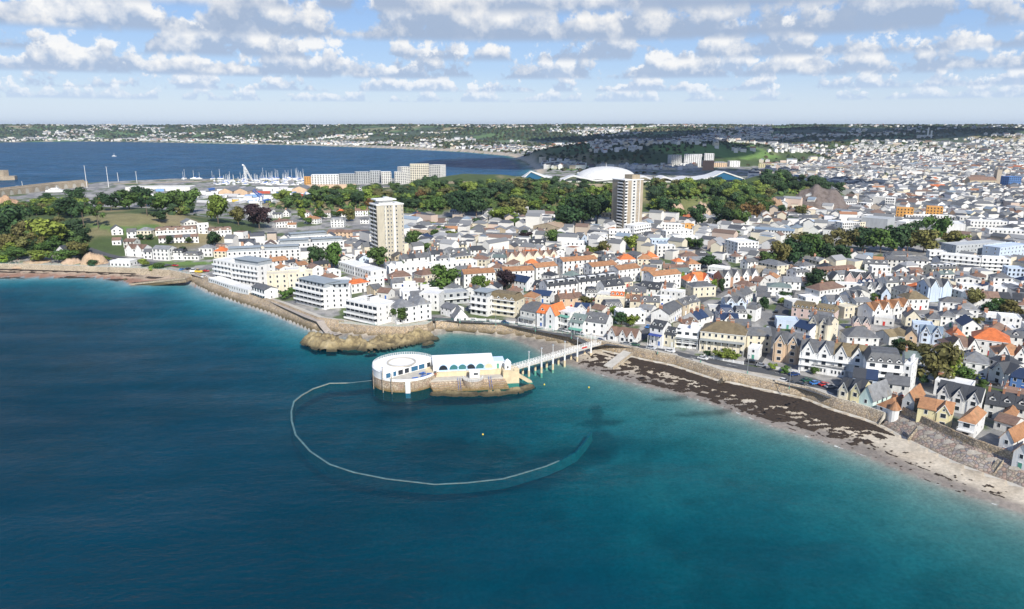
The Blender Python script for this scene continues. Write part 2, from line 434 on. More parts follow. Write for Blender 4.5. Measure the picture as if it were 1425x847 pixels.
# cumulus fields at growing distances (km): flat bases, domed tops
for k, dk in enumerate(reversed((3.6, 4.6, 5.6, 6.7, 7.9, 9.4, 11.2, 13.5, 16.5, 20.5, 26.0, 34.0))):
    base_h = 1.12 + .10 * ((k * 7) % 3 - 1)
    hh = N(nt, 'ShaderNodeMath', op='MULTIPLY', n1=dk); L.new(te.outputs[0], hh.inputs[0])
    cy_ = N(nt, 'ShaderNodeVectorMath', operation='SCALE'); cy_.inputs['Scale'].default_value = dk; L.new(hn_.outputs[0], cy_.inputs[0])
    s3 = N(nt, 'ShaderNodeSeparateXYZ'); L.new(cy_.outputs[0], s3.inputs[0])
    c3 = N(nt, 'ShaderNodeCombineXYZ'); L.new(s3.outputs[0], c3.inputs[0]); L.new(s3.outputs[1], c3.inputs[1])
    h15 = N(nt, 'ShaderNodeMath', op='MULTIPLY_ADD', n1=1.05, n2=k * 3.37); L.new(hh.outputs[0], h15.inputs[0]); L.new(h15.outputs[0], c3.inputs[2])
    def nz_(vec, sc, det, ro):
        n = N(nt, 'ShaderNodeTexNoise'); n.inputs['Scale'].default_value = sc; n.inputs['Detail'].default_value = det; n.inputs['Roughness'].default_value = ro
        L.new(vec, n.inputs['Vector']); return n.outputs['Fac']
    n_a = nz_(c3.outputs[0], CSC, 9, .60)
    of = N(nt, 'ShaderNodeVectorMath', operation='ADD'); of.inputs[1].default_value = (.10, -.05, .20); L.new(c3.outputs[0], of.inputs[0])
    n_b = nz_(of.outputs[0], CSC, 6, .58)
    hr = N(nt, 'ShaderNodeMapRange'); hr.inputs['From Min'].default_value = base_h; hr.inputs['From Max'].default_value = base_h + .78; hr.clamp = False
    L.new(hh.outputs[0], hr.inputs['Value'])
    fl = N(nt, 'ShaderNodeMath', op='MULTIPLY', n1=-.165); L.new(hr.outputs[0], fl.inputs[0])
    su = N(nt, 'ShaderNodeMath', op='ADD'); L.new(n_a, su.inputs[0]); L.new(fl.outputs[0], su.inputs[1])
    al = N(nt, 'ShaderNodeMapRange'); al.interpolation_type = 'SMOOTHSTEP'; al.inputs['From Min'].default_value = .425; al.inputs['From Max'].default_value = .475
    L.new(su.outputs[0], al.inputs['Value'])
    bs = N(nt, 'ShaderNodeMapRange'); bs.interpolation_type = 'SMOOTHSTEP'; bs.inputs['From Min'].default_value = -.10; bs.inputs['From Max'].default_value = .06
    L.new(hr.outputs[0], bs.inputs['Value'])
    am = N(nt, 'ShaderNodeMath', op='MULTIPLY'); L.new(al.outputs[0], am.inputs[0]); L.new(bs.outputs[0], am.inputs[1])
    am2 = N(nt, 'ShaderNodeMath', op='MULTIPLY'); L.new(am.outputs[0], am2.inputs[0]); L.new(hz, am2.inputs[1])
    am3 = N(nt, 'ShaderNodeMath', op='MULTIPLY', n1=.94); L.new(am2.outputs[0], am3.inputs[0])
    # light: thinner towards the sun side -> brighter, more with height
    df_ = N(nt, 'ShaderNodeMath', op='SUBTRACT'); L.new(n_a, df_.inputs[0]); L.new(n_b, df_.inputs[1])
    li = N(nt, 'ShaderNodeMath', op='MULTIPLY_ADD', n1=3.4); L.new(df_.outputs[0], li.inputs[0])
    h2_ = N(nt, 'ShaderNodeMath', op='MULTIPLY_ADD', n1=1.15, n2=-.02); L.new(hr.outputs[0], h2_.inputs[0]); L.new(h2_.outputs[0], li.inputs[2])
    far_t = min(1, max(0, (dk - 5) / 25))
    lo = tuple(a * (1 - far_t) + b_ * far_t for a, b_ in zip((3.0, 3.8, 5.2), (4.2, 5.3, 7.0)))
    hi = tuple(a * (1 - far_t) + b_ * far_t for a, b_ in zip((8.3, 8.1, 7.8), (7.5, 7.8, 8.2)))
    cc = ramp(nt, li.outputs[0], [(.12, lo), (.62, hi)])
    col = mixc(nt, am3.outputs[0], col, cc)
# pale haze low down
col = mixc(nt, ramp(nt, zm.outputs[0], [(.008, .6), (.025, .18), (.06, 0.0)]), col, (5.6, 6.6, 7.9))
wd.cycles.sampling_method = 'MANUAL'; wd.cycles.sample_map_resolution = 256
L.new(col, bg.inputs['Color']); bg.inputs['Strength'].default_value = .1
vs = SC.view_settings; vs.view_transform = 'Standard'; vs.look = 'None'; vs.exposure = .28; vs.gamma = 1; vs.use_curve_mapping = False

# ------------------------------------------------------------------ ground sheet
na, nr = 760, 560
az = np.linspace(R(-52), R(52), na)
rr = np.exp(np.linspace(math.log(70), math.log(14000), nr))
RR, AZ = np.meshgrid(rr, az, indexing='ij')
GX, GY = RR * np.sin(AZ), RR * np.cos(AZ)
GZ, INL, INS, INB, DW, DS, DB, TB = terrain(GX.ravel(), GY.ravel(), True)
sh = GX.shape
GZ, INL, INS, INB, DW, DS, DB, TB = [a.reshape(sh) for a in (GZ, INL, INS, INB, DW, DS, DB, TB)]

# quick look-up of the finished ground sheet
_A0, _DA = az[0], az[1] - az[0]; _L0, _DL = math.log(rr[0]), math.log(rr[1] / rr[0])
def tz(x, y):
    x = np.asarray(x, float); y = np.asarray(y, float)
    fa = np.clip((np.arctan2(x, y) - _A0) / _DA, 0, na - 1.001); fr_ = np.clip((np.log(np.maximum(np.hypot(x, y), 1)) - _L0) / _DL, 0, nr - 1.001)
    i, j = fr_.astype(int), fa.astype(int); u, v = fr_ - i, fa - j
    return (GZ[i, j] * (1 - v) + GZ[i, j + 1] * v) * (1 - u) + (GZ[i + 1, j] * (1 - v) + GZ[i + 1, j + 1] * v) * u
def T(x, y): return float(tz(x, y))
_S = np.exp(np.linspace(math.log(120), math.log(12500), 460))
def hit(px, py, zoff=0.0):
    u, v = px - CX, py - CY
    dx, dy, dz = u, FPX * CP - v * SP, -FPX * SP - v * CP
    n = math.hypot(dx, dy); dx /= n; dy /= n; dz /= n
    bl = (CAMZ + dz * _S) <= np.maximum(tz(dx * _S, dy * _S), 0) + zoff
    k = max(1, int(np.argmax(bl))) if bl.any() else len(_S) - 1
    ss = np.linspace(_S[k - 1], _S[k], 12)
    bl = (CAMZ + dz * ss) <= np.maximum(tz(dx * ss, dy * ss), 0) + zoff
    j = int(np.argmax(bl)) if bl.any() else 11
    return dx * ss[j], dy * ss[j]
def C(*c): return np.array(c, float)
def blend(a, b, f): return a * (1 - f[..., None]) + b * f[..., None]
n1 = fbm(GX / 9, GY / 9, 21, 4); n2 = fbm(GX / 60, GY / 60, 31, 4); n3 = fbm(GX / 300, GY / 300, 41, 4)
town = blend(C(.34, .325, .30) + 0 * GX[..., None], C(.14, .14, .14), sstep(.42, .55, n1) * .7)
town = blend(town, C(.08, .115, .035), sstep(.56, .62, fbm(GX / 16, GY / 16, 51, 3)))
land0 = landz(GX, GY)
hillf = sstep(6.0, 9, land0) * (RR < 3200)
grass = blend(C(.055, .085, .022) + 0 * GX[..., None], C(.24, .20, .105), sstep(.52, .68, n2))
col_ = blend(town, grass, hillf)
# far country: patchwork of fields, hedges, woods
wx, wy = GX + 130 * (n3 - .5) * 3, GY + 130 * (n2 - .5)
cell = _hash(np.floor(wx / 170), np.floor(wy / 260), 9)
fld = blend(C(.05, .075, .03) + 0 * GX[..., None], C(.10, .17, .05), sstep(.6, .62, cell))
fld = blend(fld, C(.30, .25, .13), sstep(.90, .91, cell))
fld = blend(fld, C(.035, .05, .025), sstep(.45, .40, np.abs((wx / 170) % 1 - .5)) * 0 + (np.abs((wx / 170) % 1 - .5) > .46) * .8)
farf = np.maximum(sstep(2600, 3600, RR) * sstep(14, 30, GZ), sstep(3500, 5200, RR))
farf = np.maximum(farf, sstep(20, 45, land0) * (RR > 1500))
col_ = blend(col_, fld, farf)
# meadow strips and gardens the photo shows
for cx, cy, rx, ry, cc in ((*hit(190, 318), 38, 16, (.10, .17, .04)), (*hit(165, 303), 30, 26, (.20, .18, .08)), (*hit(255, 366), 26, 7, (.12, .20, .04)),
                           (*hit(466, 377), 18, 9, (.11, .17, .04)), (*hit(960, 351), 22, 9, (.12, .19, .05)), (*hit(995, 209), 170, 60, (.13, .22, .05)),
                           (*hit(575, 262), 26, 30, (.12, .20, .05)), (*hit(940, 263), 45, 60, (.16, .17, .06)), (*hit(790, 232), 60, 130, (.13, .22, .05)),
                           (*hit(220, 186), 300, 200, (.11, .2, .06)), (*hit(525, 180), 300, 200, (.2, .2, .09))):
    q = np.hypot((GX - cx) / rx, (GY - cy) / ry)
    col_ = blend(col_, C(*cc), sstep(1.05, .85, q))
prom = (INL & (DW < 9.5) & (RR < 900)).astype(float)
col_ = blend(col_, C(.40, .36, .30), prom * sstep(9.5, 8.5, DW))
# beach and sea bed
sandy = blend(C(.45, .38, .285) + 0 * GX[..., None], C(.52, .455, .355), sstep(.4, .65, n1))
sandy = blend(sandy, C(.23, .20, .17), sstep(.50, .80, TB))
sandy = blend(sandy, C(.22, .195, .165), sstep(34, 20, GX) * sstep(.1, .35, TB))
pebble = blend(C(.42, .33, .24) + 0 * GX[..., None], C(.27, .15, .10), sstep(.35, .60, TB + .3 * (n1 - .5)))
sandy = blend(sandy, pebble, sstep(-150, -175, GX))
seab = blend(blend(C(.235, .235, .20) + 0 * GX[..., None], C(.20, .25, .27), sstep(-20, -140, GX)), C(.05, .055, .035), sstep(.56, .66, fbm(GX / 26, GY / 15, 61, 4)) * sstep(14, 45, DS) * .3)
for px, py, rx, ry in ((829, 566, 3.2, 7.5), (833, 580, 9, 3.5), (838, 605, 6, 12), (790, 622, 14, 8), (720, 640, 20, 10), (640, 612, 22, 12), (600, 596, 14, 7), (1010, 575, 26, 2.2), (560, 550, 9, 7), (960, 556, 20, 2)):
    cx, cy = unproj(px, py, -1)
    q = np.hypot((GX - cx) / rx, (GY - cy) / ry) + .7 * (fbm(GX / 5, GY / 5, 71, 3) - .5)
    seab = blend(seab, C(.03, .035, .03), sstep(1.15, .6, q) * .62)
col_ = np.where((~INL)[..., None], np.where(INS[..., None], sandy, seab), col_)
bshore = np.clip(sstep(26, 8, DB), 0, 1) * (RR > 1500)
col_ = blend(col_, C(.50, .42, .31), bshore * (~INB))
m, nt, b = newmat('ground_cover')
p = geo_pos(nt); at = N(nt, 'ShaderNodeAttribute'); at.attribute_name = 'Col'
f1 = ramp(nt, noise(nt, .9, 6, .7, p), [(.3, .72), (.7, 1.22)]); f2 = ramp(nt, noise(nt, .11, 5, .65, p), [(.3, .8), (.7, 1.18)])
c = mixc(nt, 1.0, mixc(nt, 1.0, at.outputs['Color'], f1, 'MULTIPLY'), f2, 'MULTIPLY')
nt.links.new(c, b.inputs['Base Color']); b.inputs['Roughness'].default_value = .92
bump(nt, b, noise(nt, .8, 5, .65, p), .25, .5)
structure('ground', grid_mesh('ground', GX, GY, GZ, ['ground_cover'], {'Col': col_}))

# ------------------------------------------------------------------ sea
dep = np.maximum(-GZ, 0)
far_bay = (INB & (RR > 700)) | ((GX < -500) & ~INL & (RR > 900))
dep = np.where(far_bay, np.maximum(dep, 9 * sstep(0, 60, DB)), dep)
low = GZ < .5
k4 = low[:-1, :-1] | low[:-1, 1:] | low[1:, 1:] | low[1:, :-1]
m = bpy.data.materials.new('sea_water'); m.use_nodes = True; MATS['sea_water'] = m
nt = m.node_tree; L = nt.links; nt.nodes.clear()
out = N(nt, 'ShaderNodeOutputMaterial')
at = N(nt, 'ShaderNodeAttribute'); at.attribute_name = 'depth'
p = geo_pos(nt)
dn = N(nt, 'ShaderNodeMath', op='MULTIPLY'); L.new(at.outputs['Fac'], dn.inputs[0])
L.new(ramp(nt, noise(nt, .02, 5, .6, p), [(.3, .75), (.7, 1.3)]), dn.inputs[1])
trans = N(nt, 'ShaderNodeCombineColor')
for k, kk in enumerate((.50, .150, .118)):
    mm = N(nt, 'ShaderNodeMath', op='MULTIPLY', n1=-kk); L.new(dn.outputs[0], mm.inputs[0])
    ee = N(nt, 'ShaderNodeMath', op='EXPONENT'); L.new(mm.outputs[0], ee.inputs[0]); L.new(ee.outputs[0], trans.inputs[k])
inv = N(nt, 'ShaderNodeInvert'); L.new(trans.outputs[0], inv.inputs['Color'])
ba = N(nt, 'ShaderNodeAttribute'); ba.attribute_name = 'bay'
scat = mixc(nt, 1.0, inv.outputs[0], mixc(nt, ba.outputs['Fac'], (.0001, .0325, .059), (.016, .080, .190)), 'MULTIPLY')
scat = mixc(nt, 1.0, scat, ramp(nt, noise(nt, .006, 5, .6, p), [(.3, .75), (.7, 1.3)]), 'MULTIPLY')
fo = N(nt, 'ShaderNodeMath', op='MULTIPLY_ADD', n1=.55); L.new(noise(nt, .35, 5, .7, p), fo.inputs[0]); L.new(at.outputs['Fac'], fo.inputs[2])
foam = ramp(nt, fo.outputs[0], [(.235, 0.0), (.26, .55), (.285, .6), (.32, 0.0)])
fbk = N(nt, 'ShaderNodeMath', op='SUBTRACT', n0=1.0); L.new(ba.outputs['Fac'], fbk.inputs[1])
fom = N(nt, 'ShaderNodeMath', op='MULTIPLY'); L.new(foam, fom.inputs[0]); L.new(fbk.outputs[0], fom.inputs[1])
scat = mixc(nt, fom.outputs[0], scat, (.62, .64, .64))
tb_ = N(nt, 'ShaderNodeBsdfTransparent'); L.new(trans.outputs[0], tb_.inputs[0])
df = N(nt, 'ShaderNodeBsdfDiffuse'); L.new(scat, df.inputs[0])
ad = N(nt, 'ShaderNodeAddShader'); L.new(tb_.outputs[0], ad.inputs[0]); L.new(df.outputs[0], ad.inputs[1])
gl = N(nt, 'ShaderNodeBsdfGlossy'); gl.inputs['Roughness'].default_value = .11; gl.inputs['Color'].default_value = (1, 1, 1, 1)
mp = N(nt, 'ShaderNodeMapping'); mp.inputs['Scale'].default_value = (.55, 1.0, 1.0); mp.inputs['Rotation'].default_value = (0, 0, R(-14)); L.new(p, mp.inputs[0])
h1 = noise(nt, .55, 5, .62, mp.outputs[0]); h2 = noise(nt, .07, 4, .6, mp.outputs[0])
hs = N(nt, 'ShaderNodeMath', op='MULTIPLY_ADD', n1=3.0); L.new(h2, hs.inputs[0]); L.new(h1, hs.inputs[2])
# calm streaks have less chop
calm = ramp(nt, noise(nt, .012, 4, .6, mp.outputs[0]), [(.35, .35), (.65, 1.0)])
sth = N(nt, 'ShaderNodeMath', op='MULTIPLY', n1=.85); L.new(calm, sth.inputs[0])
bp = N(nt, 'ShaderNodeBump'); bp.inputs['Distance'].default_value = .8; L.new(hs.outputs[0], bp.inputs['Height']); L.new(sth.outputs[0], bp.inputs['Strength'])
L.new(bp.outputs[0], gl.inputs['Normal']); L.new(bp.outputs[0], df.inputs['Normal'])
fr = N(nt, 'ShaderNodeFresnel'); fr.inputs['IOR'].default_value = 1.28; L.new(bp.outputs[0], fr.inputs['Normal'])
fm0 = N(nt, 'ShaderNodeMath', op='MULTIPLY', n1=.27); L.new(fr.outputs[0], fm0.inputs[0])
fm = N(nt, 'ShaderNodeMath', op='MINIMUM', n1=.085); L.new(fm0.outputs[0], fm.inputs[0])
mp2 = N(nt, 'ShaderNodeMapping'); mp2.inputs['Scale'].default_value = (.22, 1.0, 1.0); mp2.inputs['Rotation'].default_value = (0, 0, R(-10)); L.new(p, mp2.inputs[0])
wind = ramp(nt, noise(nt, .045, 5, .62, mp2.outputs[0]), [(.32, .35), (.5, 1.0), (.68, 1.9)])
fw = N(nt, 'ShaderNodeMath', op='MULTIPLY'); L.new(fm.outputs[0], fw.inputs[0]); L.new(wind, fw.inputs[1]); fm = fw
mx = N(nt, 'ShaderNodeMixShader'); L.new(fm.outputs[0], mx.inputs[0]); L.new(ad.outputs[0], mx.inputs[1]); L.new(gl.outputs[0], mx.inputs[2])
L.new(mx.outputs[0], out.inputs[0])
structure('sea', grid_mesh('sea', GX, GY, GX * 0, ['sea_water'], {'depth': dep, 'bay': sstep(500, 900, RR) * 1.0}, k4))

# ------------------------------------------------------------------ strips along the coast
def offset_line(P, d):
    """polyline moved d metres to its left-hand side (inland when it runs left to right)"""
    P = np.asarray(P, float); out_ = []
    for i in range(len(P)):
        a = P[max(i - 1, 0)]; b_ = P[min(i + 1, len(P) - 1)]
        t = (b_ - a) / (np.linalg.norm(b_ - a) + 1e-9)
        out_.append(P[i] + d * np.array([-t[1], t[0]]))
    return np.array(out_)

def densify(P, step):
    P = np.asarray(P, float); o = []
    for i in range(len(P) - 1):
        n = max(1, int(np.linalg.norm(P[i + 1] - P[i]) / step))
        for k in range(n): o.append(P[i] + (P[i + 1] - P[i]) * k / n)
    o.append(P[-1]); return np.array(o)

def wall_ribbon(mb, P, prof, mat, cap=None, jit=0.0):
    """prof: list of (inland offset, z); last pieces use cap"""
    P = densify(P, 2.5); rows = []
    for d, z in prof:
        q = offset_line(P, d)
        jz = jit * (fbm(q[:, 0] / 2.5, q[:, 1] / 2.5, 5 + int(z * 7), 2) - .5) if jit else np.zeros(len(q))
        rows.append([(x, y, z + j) for (x, y), j in zip(q, jz)])
    for k in range(len(rows) - 1):
        mm = cap[k] if cap else mat
        a, b_ = rows[k], rows[k + 1]; n = len(a)
        mb.poly(a + b_, [(i, i + 1, i + 1 + n, i + n) for i in range(n - 1)], mm)
    for i in (0, -1):
        mb.face([r[i] for r in rows], mat)

def px_line(P, z): return [unproj(x, y, z) for x, y in P]
def wsub(x0, x1): return [WALL[i] for i in range(len(WALL)) if x0 <= WALL_PX[i][0] <= x1]
def railing(name, line, z, parent, mat='green_paint', step=2.4, h=1.1):
    mb = MB(); Q = densify(line, step)
    for (x, y) in Q: mb.box(x - .05, y - .05, z, x + .05, y + .05, z + h, mat)
    for i in range(len(Q) - 1):
        for hh in (h, h * .5):
            mb.tube((*Q[i], z + hh), (*Q[i + 1], z + hh), .035, .035, mat, 4)
    o = mb.obj(name, parent); return o

def seawall(label, pts, prof, mats, rail=None, group=None):
    root = empty('sea_wall', (*pts[len(pts) // 2], 0)); tag(root, label, 'sea wall', group)
    mb = MB(); q = [(x - root.location.x, y - root.location.y) for x, y in pts]
    wall_ribbon(mb, q, prof, mats[0], mats, .25); o = mb.obj('wall_face', root)
    if rail: railing('railing', offset_line(densify(q, 4), rail[0]), rail[1], root)
    return root
seawall('low pale sea wall behind the narrow pebble beach below the wooded hill', wsub(-500, 262),
        [(-.3, 0.4), (.6, 4.2), (1.0, 5.6), (1.6, 5.65), (2.0, 5.35), (5.2, 5.25)], ['pale_stone', 'pale_stone', 'pale_concrete', 'pale_concrete', 'pale_concrete'], (1.9, 5.5))
seawall('long sloping granite sea wall rising straight from the water below the white hotels', wsub(262, 470),
        [(-2.2, -3), (2.8, 3.6), (4.6, 5.5), (5.0, 6.2), (5.5, 6.2), (5.6, 5.35), (9.5, 5.3)], ['granite_wall', 'granite_wall', 'granite_wall', 'pale_stone', 'pale_concrete', 'pale_concrete'], None)
seawall('curved sea wall on top of the yellow rocks at the point', wsub(470, 606),
        [(-.5, -1), (1.2, 4.0), (1.6, 5.6), (2.1, 5.7), (2.3, 5.4), (6.0, 5.3)], ['granite_wall', 'granite_wall', 'pale_concrete', 'pale_concrete', 'pale_concrete'], (2.0, 5.5))
seawall('tan stone sea wall curving round the sandy cove behind the sea pool', wsub(606, 830),
        [(-.5, .8), (.8, 2.8), (1.5, 4.9), (1.8, 5.3), (2.2, 5.3), (2.4, 5.3), (4.2, 5.28)], ['granite_wall', 'granite_wall', 'granite_wall', 'pale_concrete', 'pale_concrete', 'pale_concrete'], (2.1, 5.3))
seawall('straight stone sea wall above the dark seaweed belt between the footbridge and the coloured houses', wsub(828, 1227),
        [(-2.2, 1.2), (-.7, 1.9), (-.1, 2.2), (1.0, 5.0), (1.5, 5.9), (2.0, 5.9), (2.2, 5.35), (5.4, 5.3)], ['pale_concrete', 'pale_concrete', 'granite_wall', 'pale_stone', 'pale_concrete', 'pale_concrete', 'pale_concrete'], None)
seawall('rough rubble slope and wall above the sand below the yellow house', wsub(1225, 1800),
        [(-1.6, .8), (-.2, 1.7), (.4, 1.9), (6.6, 5.6), (6.8, 5.8), (7.1, 8.0), (7.7, 8.1), (7.9, 6.9), (11, 6.3)],
        ['pale_concrete', 'pale_concrete', 'rubble_slope', 'rubble_slope', 'granite_wall', 'granite_wall', 'granite_wall', 'paving'], None)
# slipways and steps down to the sand
def ramp_slab(name, a, b, w, label, cat, mat='pale_concrete', th=1.2):
    a = Vector(a); b = Vector(b); d = (b - a); d.z = 0; d.normalize(); n = Vector((-d.y, d.x, 0)) * (w / 2)
    o_ = empty(name, a); tag(o_, label, cat)
    mb = MB(); z = Vector((0, 0, 0)); mb.slab([z + n, b - a + n, b - a - n, z - n][::-1], th, mat); mb.obj('ramp', o_)
    mb = MB(); mb.slab([z + n * 1.16 + Vector((0, 0, .55)), b - a + n * 1.16 + Vector((0, 0, .4)), b - a + n * .98 + Vector((0, 0, .4)), z + n * .98 + Vector((0, 0, .55))][::-1], 1.0, 'pale_stone'); mb.obj('kerb', o_)
    return o_
ramp_slab('slipway', (*unproj(874, 489, 5.1), 5.1), (*unproj(846, 510, 1.2), 1.2), 5, 'pale concrete slipway running down to the sand right of the footbridge', 'slipway')
ramp_slab('steps', (*unproj(1009, 525, 5.), 5.), (*unproj(1001, 532, 2.0), 2.0), 2.2, 'short stone steps down the straight sea wall to the seaweed', 'steps', 'pale_stone')
ramp_slab('steps', (*unproj(1276, 594, 6.5), 6.5), (*unproj(1262, 611, 1.9), 1.9), 2.0, 'stone steps beside the rubble slope left of the yellow house', 'steps', 'pale_stone')
ramp_slab('steps', (*unproj(1392, 640, 5.6), 5.6), (*unproj(1377, 660, 1.6), 1.6), 1.8, 'narrow stone steps crossing the rubble slope below the white gabled beach house', 'steps', 'pale_stone')
ramp_slab('slipway', (*unproj(262, 386, 4.8), 4.8), (*unproj(184, 394, .1), .1), 6, 'long sloping stone slip at the end of the pebble beach', 'slipway', 'granite_wall', 2.5)

# seaweed wrack on the sand: thick belt and broken drifts
def weed_patch():
    V, F = [], []
    Pw = densify(np.array([WALL[i] for i in range(len(WALL)) if 828 <= WALL_PX[i][0] <= 1425]), .5)
    tn = offset_line(Pw, -1.0) - Pw
    ds = pdist(Pw[:, 0], Pw[:, 1], SHORE)
    nrow = 56; grid = []
    for j in range(nrow):
        s_ = (j / (nrow - 1))
        q = Pw + tn * (1.2 + s_ * (ds[:, None] * .96))
        grid.append(q)
    G = np.array(grid); X, Y = G[..., 0], G[..., 1]
    tt = np.linspace(0, 1, nrow)[:, None] * np.ones(len(Pw))[None]
    a = np.interp(np.arange(len(Pw)), [np.argmin(np.abs(proj_x(Pw) - v)) for v in (828, 890, 1000, 1180, 1232, 1260, 1425)], [0, .55, 1, 1, .55, 0, 0])[None]
    nz = fbm(X / 2.6, Y / 1.6, 77, 4); nb = fbm(X / 9, Y / 7, 78, 3)
    belt = (tt > .02 + .05 * nb) & (tt < (.39 + .25 * (nb - .4)) * a) & (a > .05)
    drift = (nz + .16 * (nb - .5) > .53 - .06 * a) & (tt > .2) & (tt < .75 + .25 * nb) & (a > .08)
    far_ = (fbm(X / 1.8, Y / .9, 79, 4) > .725) & (tt > .3) & (tt < .97)
    line_ = (np.abs(tt - .62 - .12 * (nb - .5)) < .018) & (nz > .52)
    M = belt | drift | far_ | line_
    Z = terrain(X.ravel(), Y.ravel()).reshape(X.shape) + .06 + .30 * fbm(X / .8, Y / .8, 80, 2) * (belt | drift) + .04
    k = M[:-1, :-1]
    return grid_mesh('seaweed', X[::-1], Y[::-1], Z[::-1], ['weed'], {}, k[::-1])
def proj_x(P): return np.array([proj(x, y, 1.5)[0] for x, y in P])
o = link('seaweed', weed_patch()); tag(o, 'dark brown seaweed washed up on the sand below the straight sea wall', 'seaweed', kind='stuff')
# weed along the left pebble beach
Pw = densify(np.array([WALL[i] for i in range(len(WALL)) if -120 <= WALL_PX[i][0] <= 235]), 1.0)
ds = pdist(Pw[:, 0], Pw[:, 1], SHORE); tn = offset_line(Pw, -1.0) - Pw
G = np.array([Pw + tn * (.5 + s_ * ds[:, None]) for s_ in np.linspace(0, 1.1, 24)])
X, Y = G[..., 0], G[..., 1]; tt = np.linspace(0, 1.1, 24)[:, None]
nz = fbm(X / 12, Y / 3, 83, 4)
M = ((nz > .52) & (np.abs(tt - .30) < .10)) | ((nz > .55) & (tt > .75)) | ((tt < .10) & (X < -255))
Z = terrain(X.ravel(), Y.ravel()).reshape(X.shape) + .15
o = link('seaweed', grid_mesh('seaweed', X[::-1], Y[::-1], Z[::-1], ['weed'], {}, M[:-1, :-1][::-1])); tag(o, 'thin dark seaweed lines on the pebble beach below the wooded hill', 'seaweed', kind='stuff')

# ------------------------------------------------------------------ rocks
def rock_field(name, px_path, wid, hgt, label, seed, cat='rocks', step=.8):
    P = densify([unproj(x, y, .5) for x, y in px_path], 2.0)
    x0, y0 = P.min(0) - wid - 2; x1, y1 = P.max(0) + wid + 2
    X, Y = np.meshgrid(np.arange(x0, x1, step), np.arange(y0, y1, step))
    d = pdist(X, Y, P)
    w = wid * ((.55 + .9 * fbm(X / 14, Y / 14, seed, 2)) if step > .5 else 1.0)
    msk = np.clip(1 - d / w, 0, 1)
    rid = 1 - np.abs(2 * fbm(X / 6.5, Y / 5, seed + 3, 5) - 1) * 2.6
    stp = fbm(X / 3, Y / 3, seed + 5, 3)
    Z = hgt * msk ** .55 * (np.maximum(.45 + .55 * rid + .35 * (stp - .5), .22)) - .9
    bd = np.round(Z * .8 + .8 * stp) / .8; Z = .5 * Z + .5 * bd
    keep = (msk > .01)[:-1, :-1]
    cx, cy = P.mean(0)
    o = link(name, grid_mesh(name, X - cx, Y - cy, Z, ['shore_rock'], {}, keep), loc=(cx, cy, 0)); tag(o, label, cat); return o
rock_field('rock_outcrop', [(436, 474), (452, 479), (485, 481), (520, 480), (556, 475), (585, 470)], 8.0, 6.6, 'large rugged yellow rock outcrop below the sea wall at the point', 3)
rock_field('rock', [(598, 470), (604, 470)], 2.6, 2.6, 'small brown rock beside the tip of the yellow rock outcrop', 9, 'rock', .4)
rock_field('rock', [(592, 478), (599, 476)], 2.2, 2.2, 'low isolated rock standing in the water off the yellow outcrop', 14, 'rock', .4)
rock_field('rock', [(512, 489), (520, 488)], 1.8, 1.6, 'reddish flat rock barely out of the water below the outcrop', 17, 'rock', .4)
rock_field('rock', [(174, 389), (179, 389)], 3.2, 3.4, 'lone dark rock at the edge of the pebble beach', 23, 'rock', .5)

rock_field('rock_footing', [(604, 546.5), (640, 548), (690, 547), (722, 543), (737, 537)], 2.4, 2.6, 'weedy brown rocks along the foot of the bathing steps', 31, 'rocks', .4)
# ------------------------------------------------------------------ roads
def road(name, P, w, z=None, mat='asphalt', dz=.10):
    P = densify(P, 4.0); mb = MB(); a, b_ = offset_line(P, w / 2), offset_line(P, -w / 2)
    def zz(q): return [(x, y, (float(t) if z is None else z) + dz) for (x, y), t in zip(q, np.maximum(terrain(q[:, 0], q[:, 1]), 1))]
    A, B = zz(a), zz(b_); n = len(A)
    if z is None:
        for i in range(n):
            m_ = max(A[i][2], B[i][2]); A[i] = (A[i][0], A[i][1], m_); B[i] = (B[i][0], B[i][1], m_)
    mb.poly(B + A, [(i, i + 1, i + 1 + n, i + n) for i in range(n - 1)], mat)
    return structure(name, mb.mesh(name))
ROADS = {}
def rpx(P, z=5.25): return [unproj(x, y, z) for x, y in P]
ROADS['sea'] = rpx([(520, 430), (570, 440), (606, 444), (640, 445.5), (700, 449), (730, 454), (760, 460), (800, 467.5), (830, 475), (877, 481), (927, 489), (961, 496.5), (1011, 506.5), (1045, 513), (1079, 518.5), (1120, 527), (1165, 540)])
road('seafront_road', ROADS['sea'], 6.5)
ln = densify(ROADS['sea'], 6); mb = MB()
for i in range(0, len(ln) - 1, 2):
    a, b_ = ln[i], ln[i] + (ln[i + 1] - ln[i]) * .45
    d = (b_ - a) / np.linalg.norm(b_ - a); n_ = np.array([-d[1], d[0]]) * .08
    za = T(*a) + .115
    mb.face([(*(a + n_), za), (*(a - n_), za), (*(b_ - n_), za), (*(b_ + n_), za)][::1], 'white_paint')
structure('road_marking', mb.mesh('road_marking'))
ROADS['hill'] = [hit(x, y) for x, y in [(95, 336), (120, 347), (150, 356), (178, 362), (205, 366), (235, 370)]]
road('hill_road', ROADS['hill'], 6.5, dz=.5)
ROADS['front'] = rpx([(235, 372), (262, 378), (300, 390), (340, 404), (380, 418), (430, 440), (470, 455)])
road('promenade_road', ROADS['front'], 5.0, mat='paving')
ROADS['dep'] = rpx([(945, 330), (965, 346), (990, 364), (1025, 386), (1060, 404)])
road('town_road', ROADS['dep'], 13)
ROADS['park'] = rpx([(1085, 528), (1120, 536), (1150, 545), (1166, 552)])
road('car_park', ROADS['park'], 9, dz=.09)
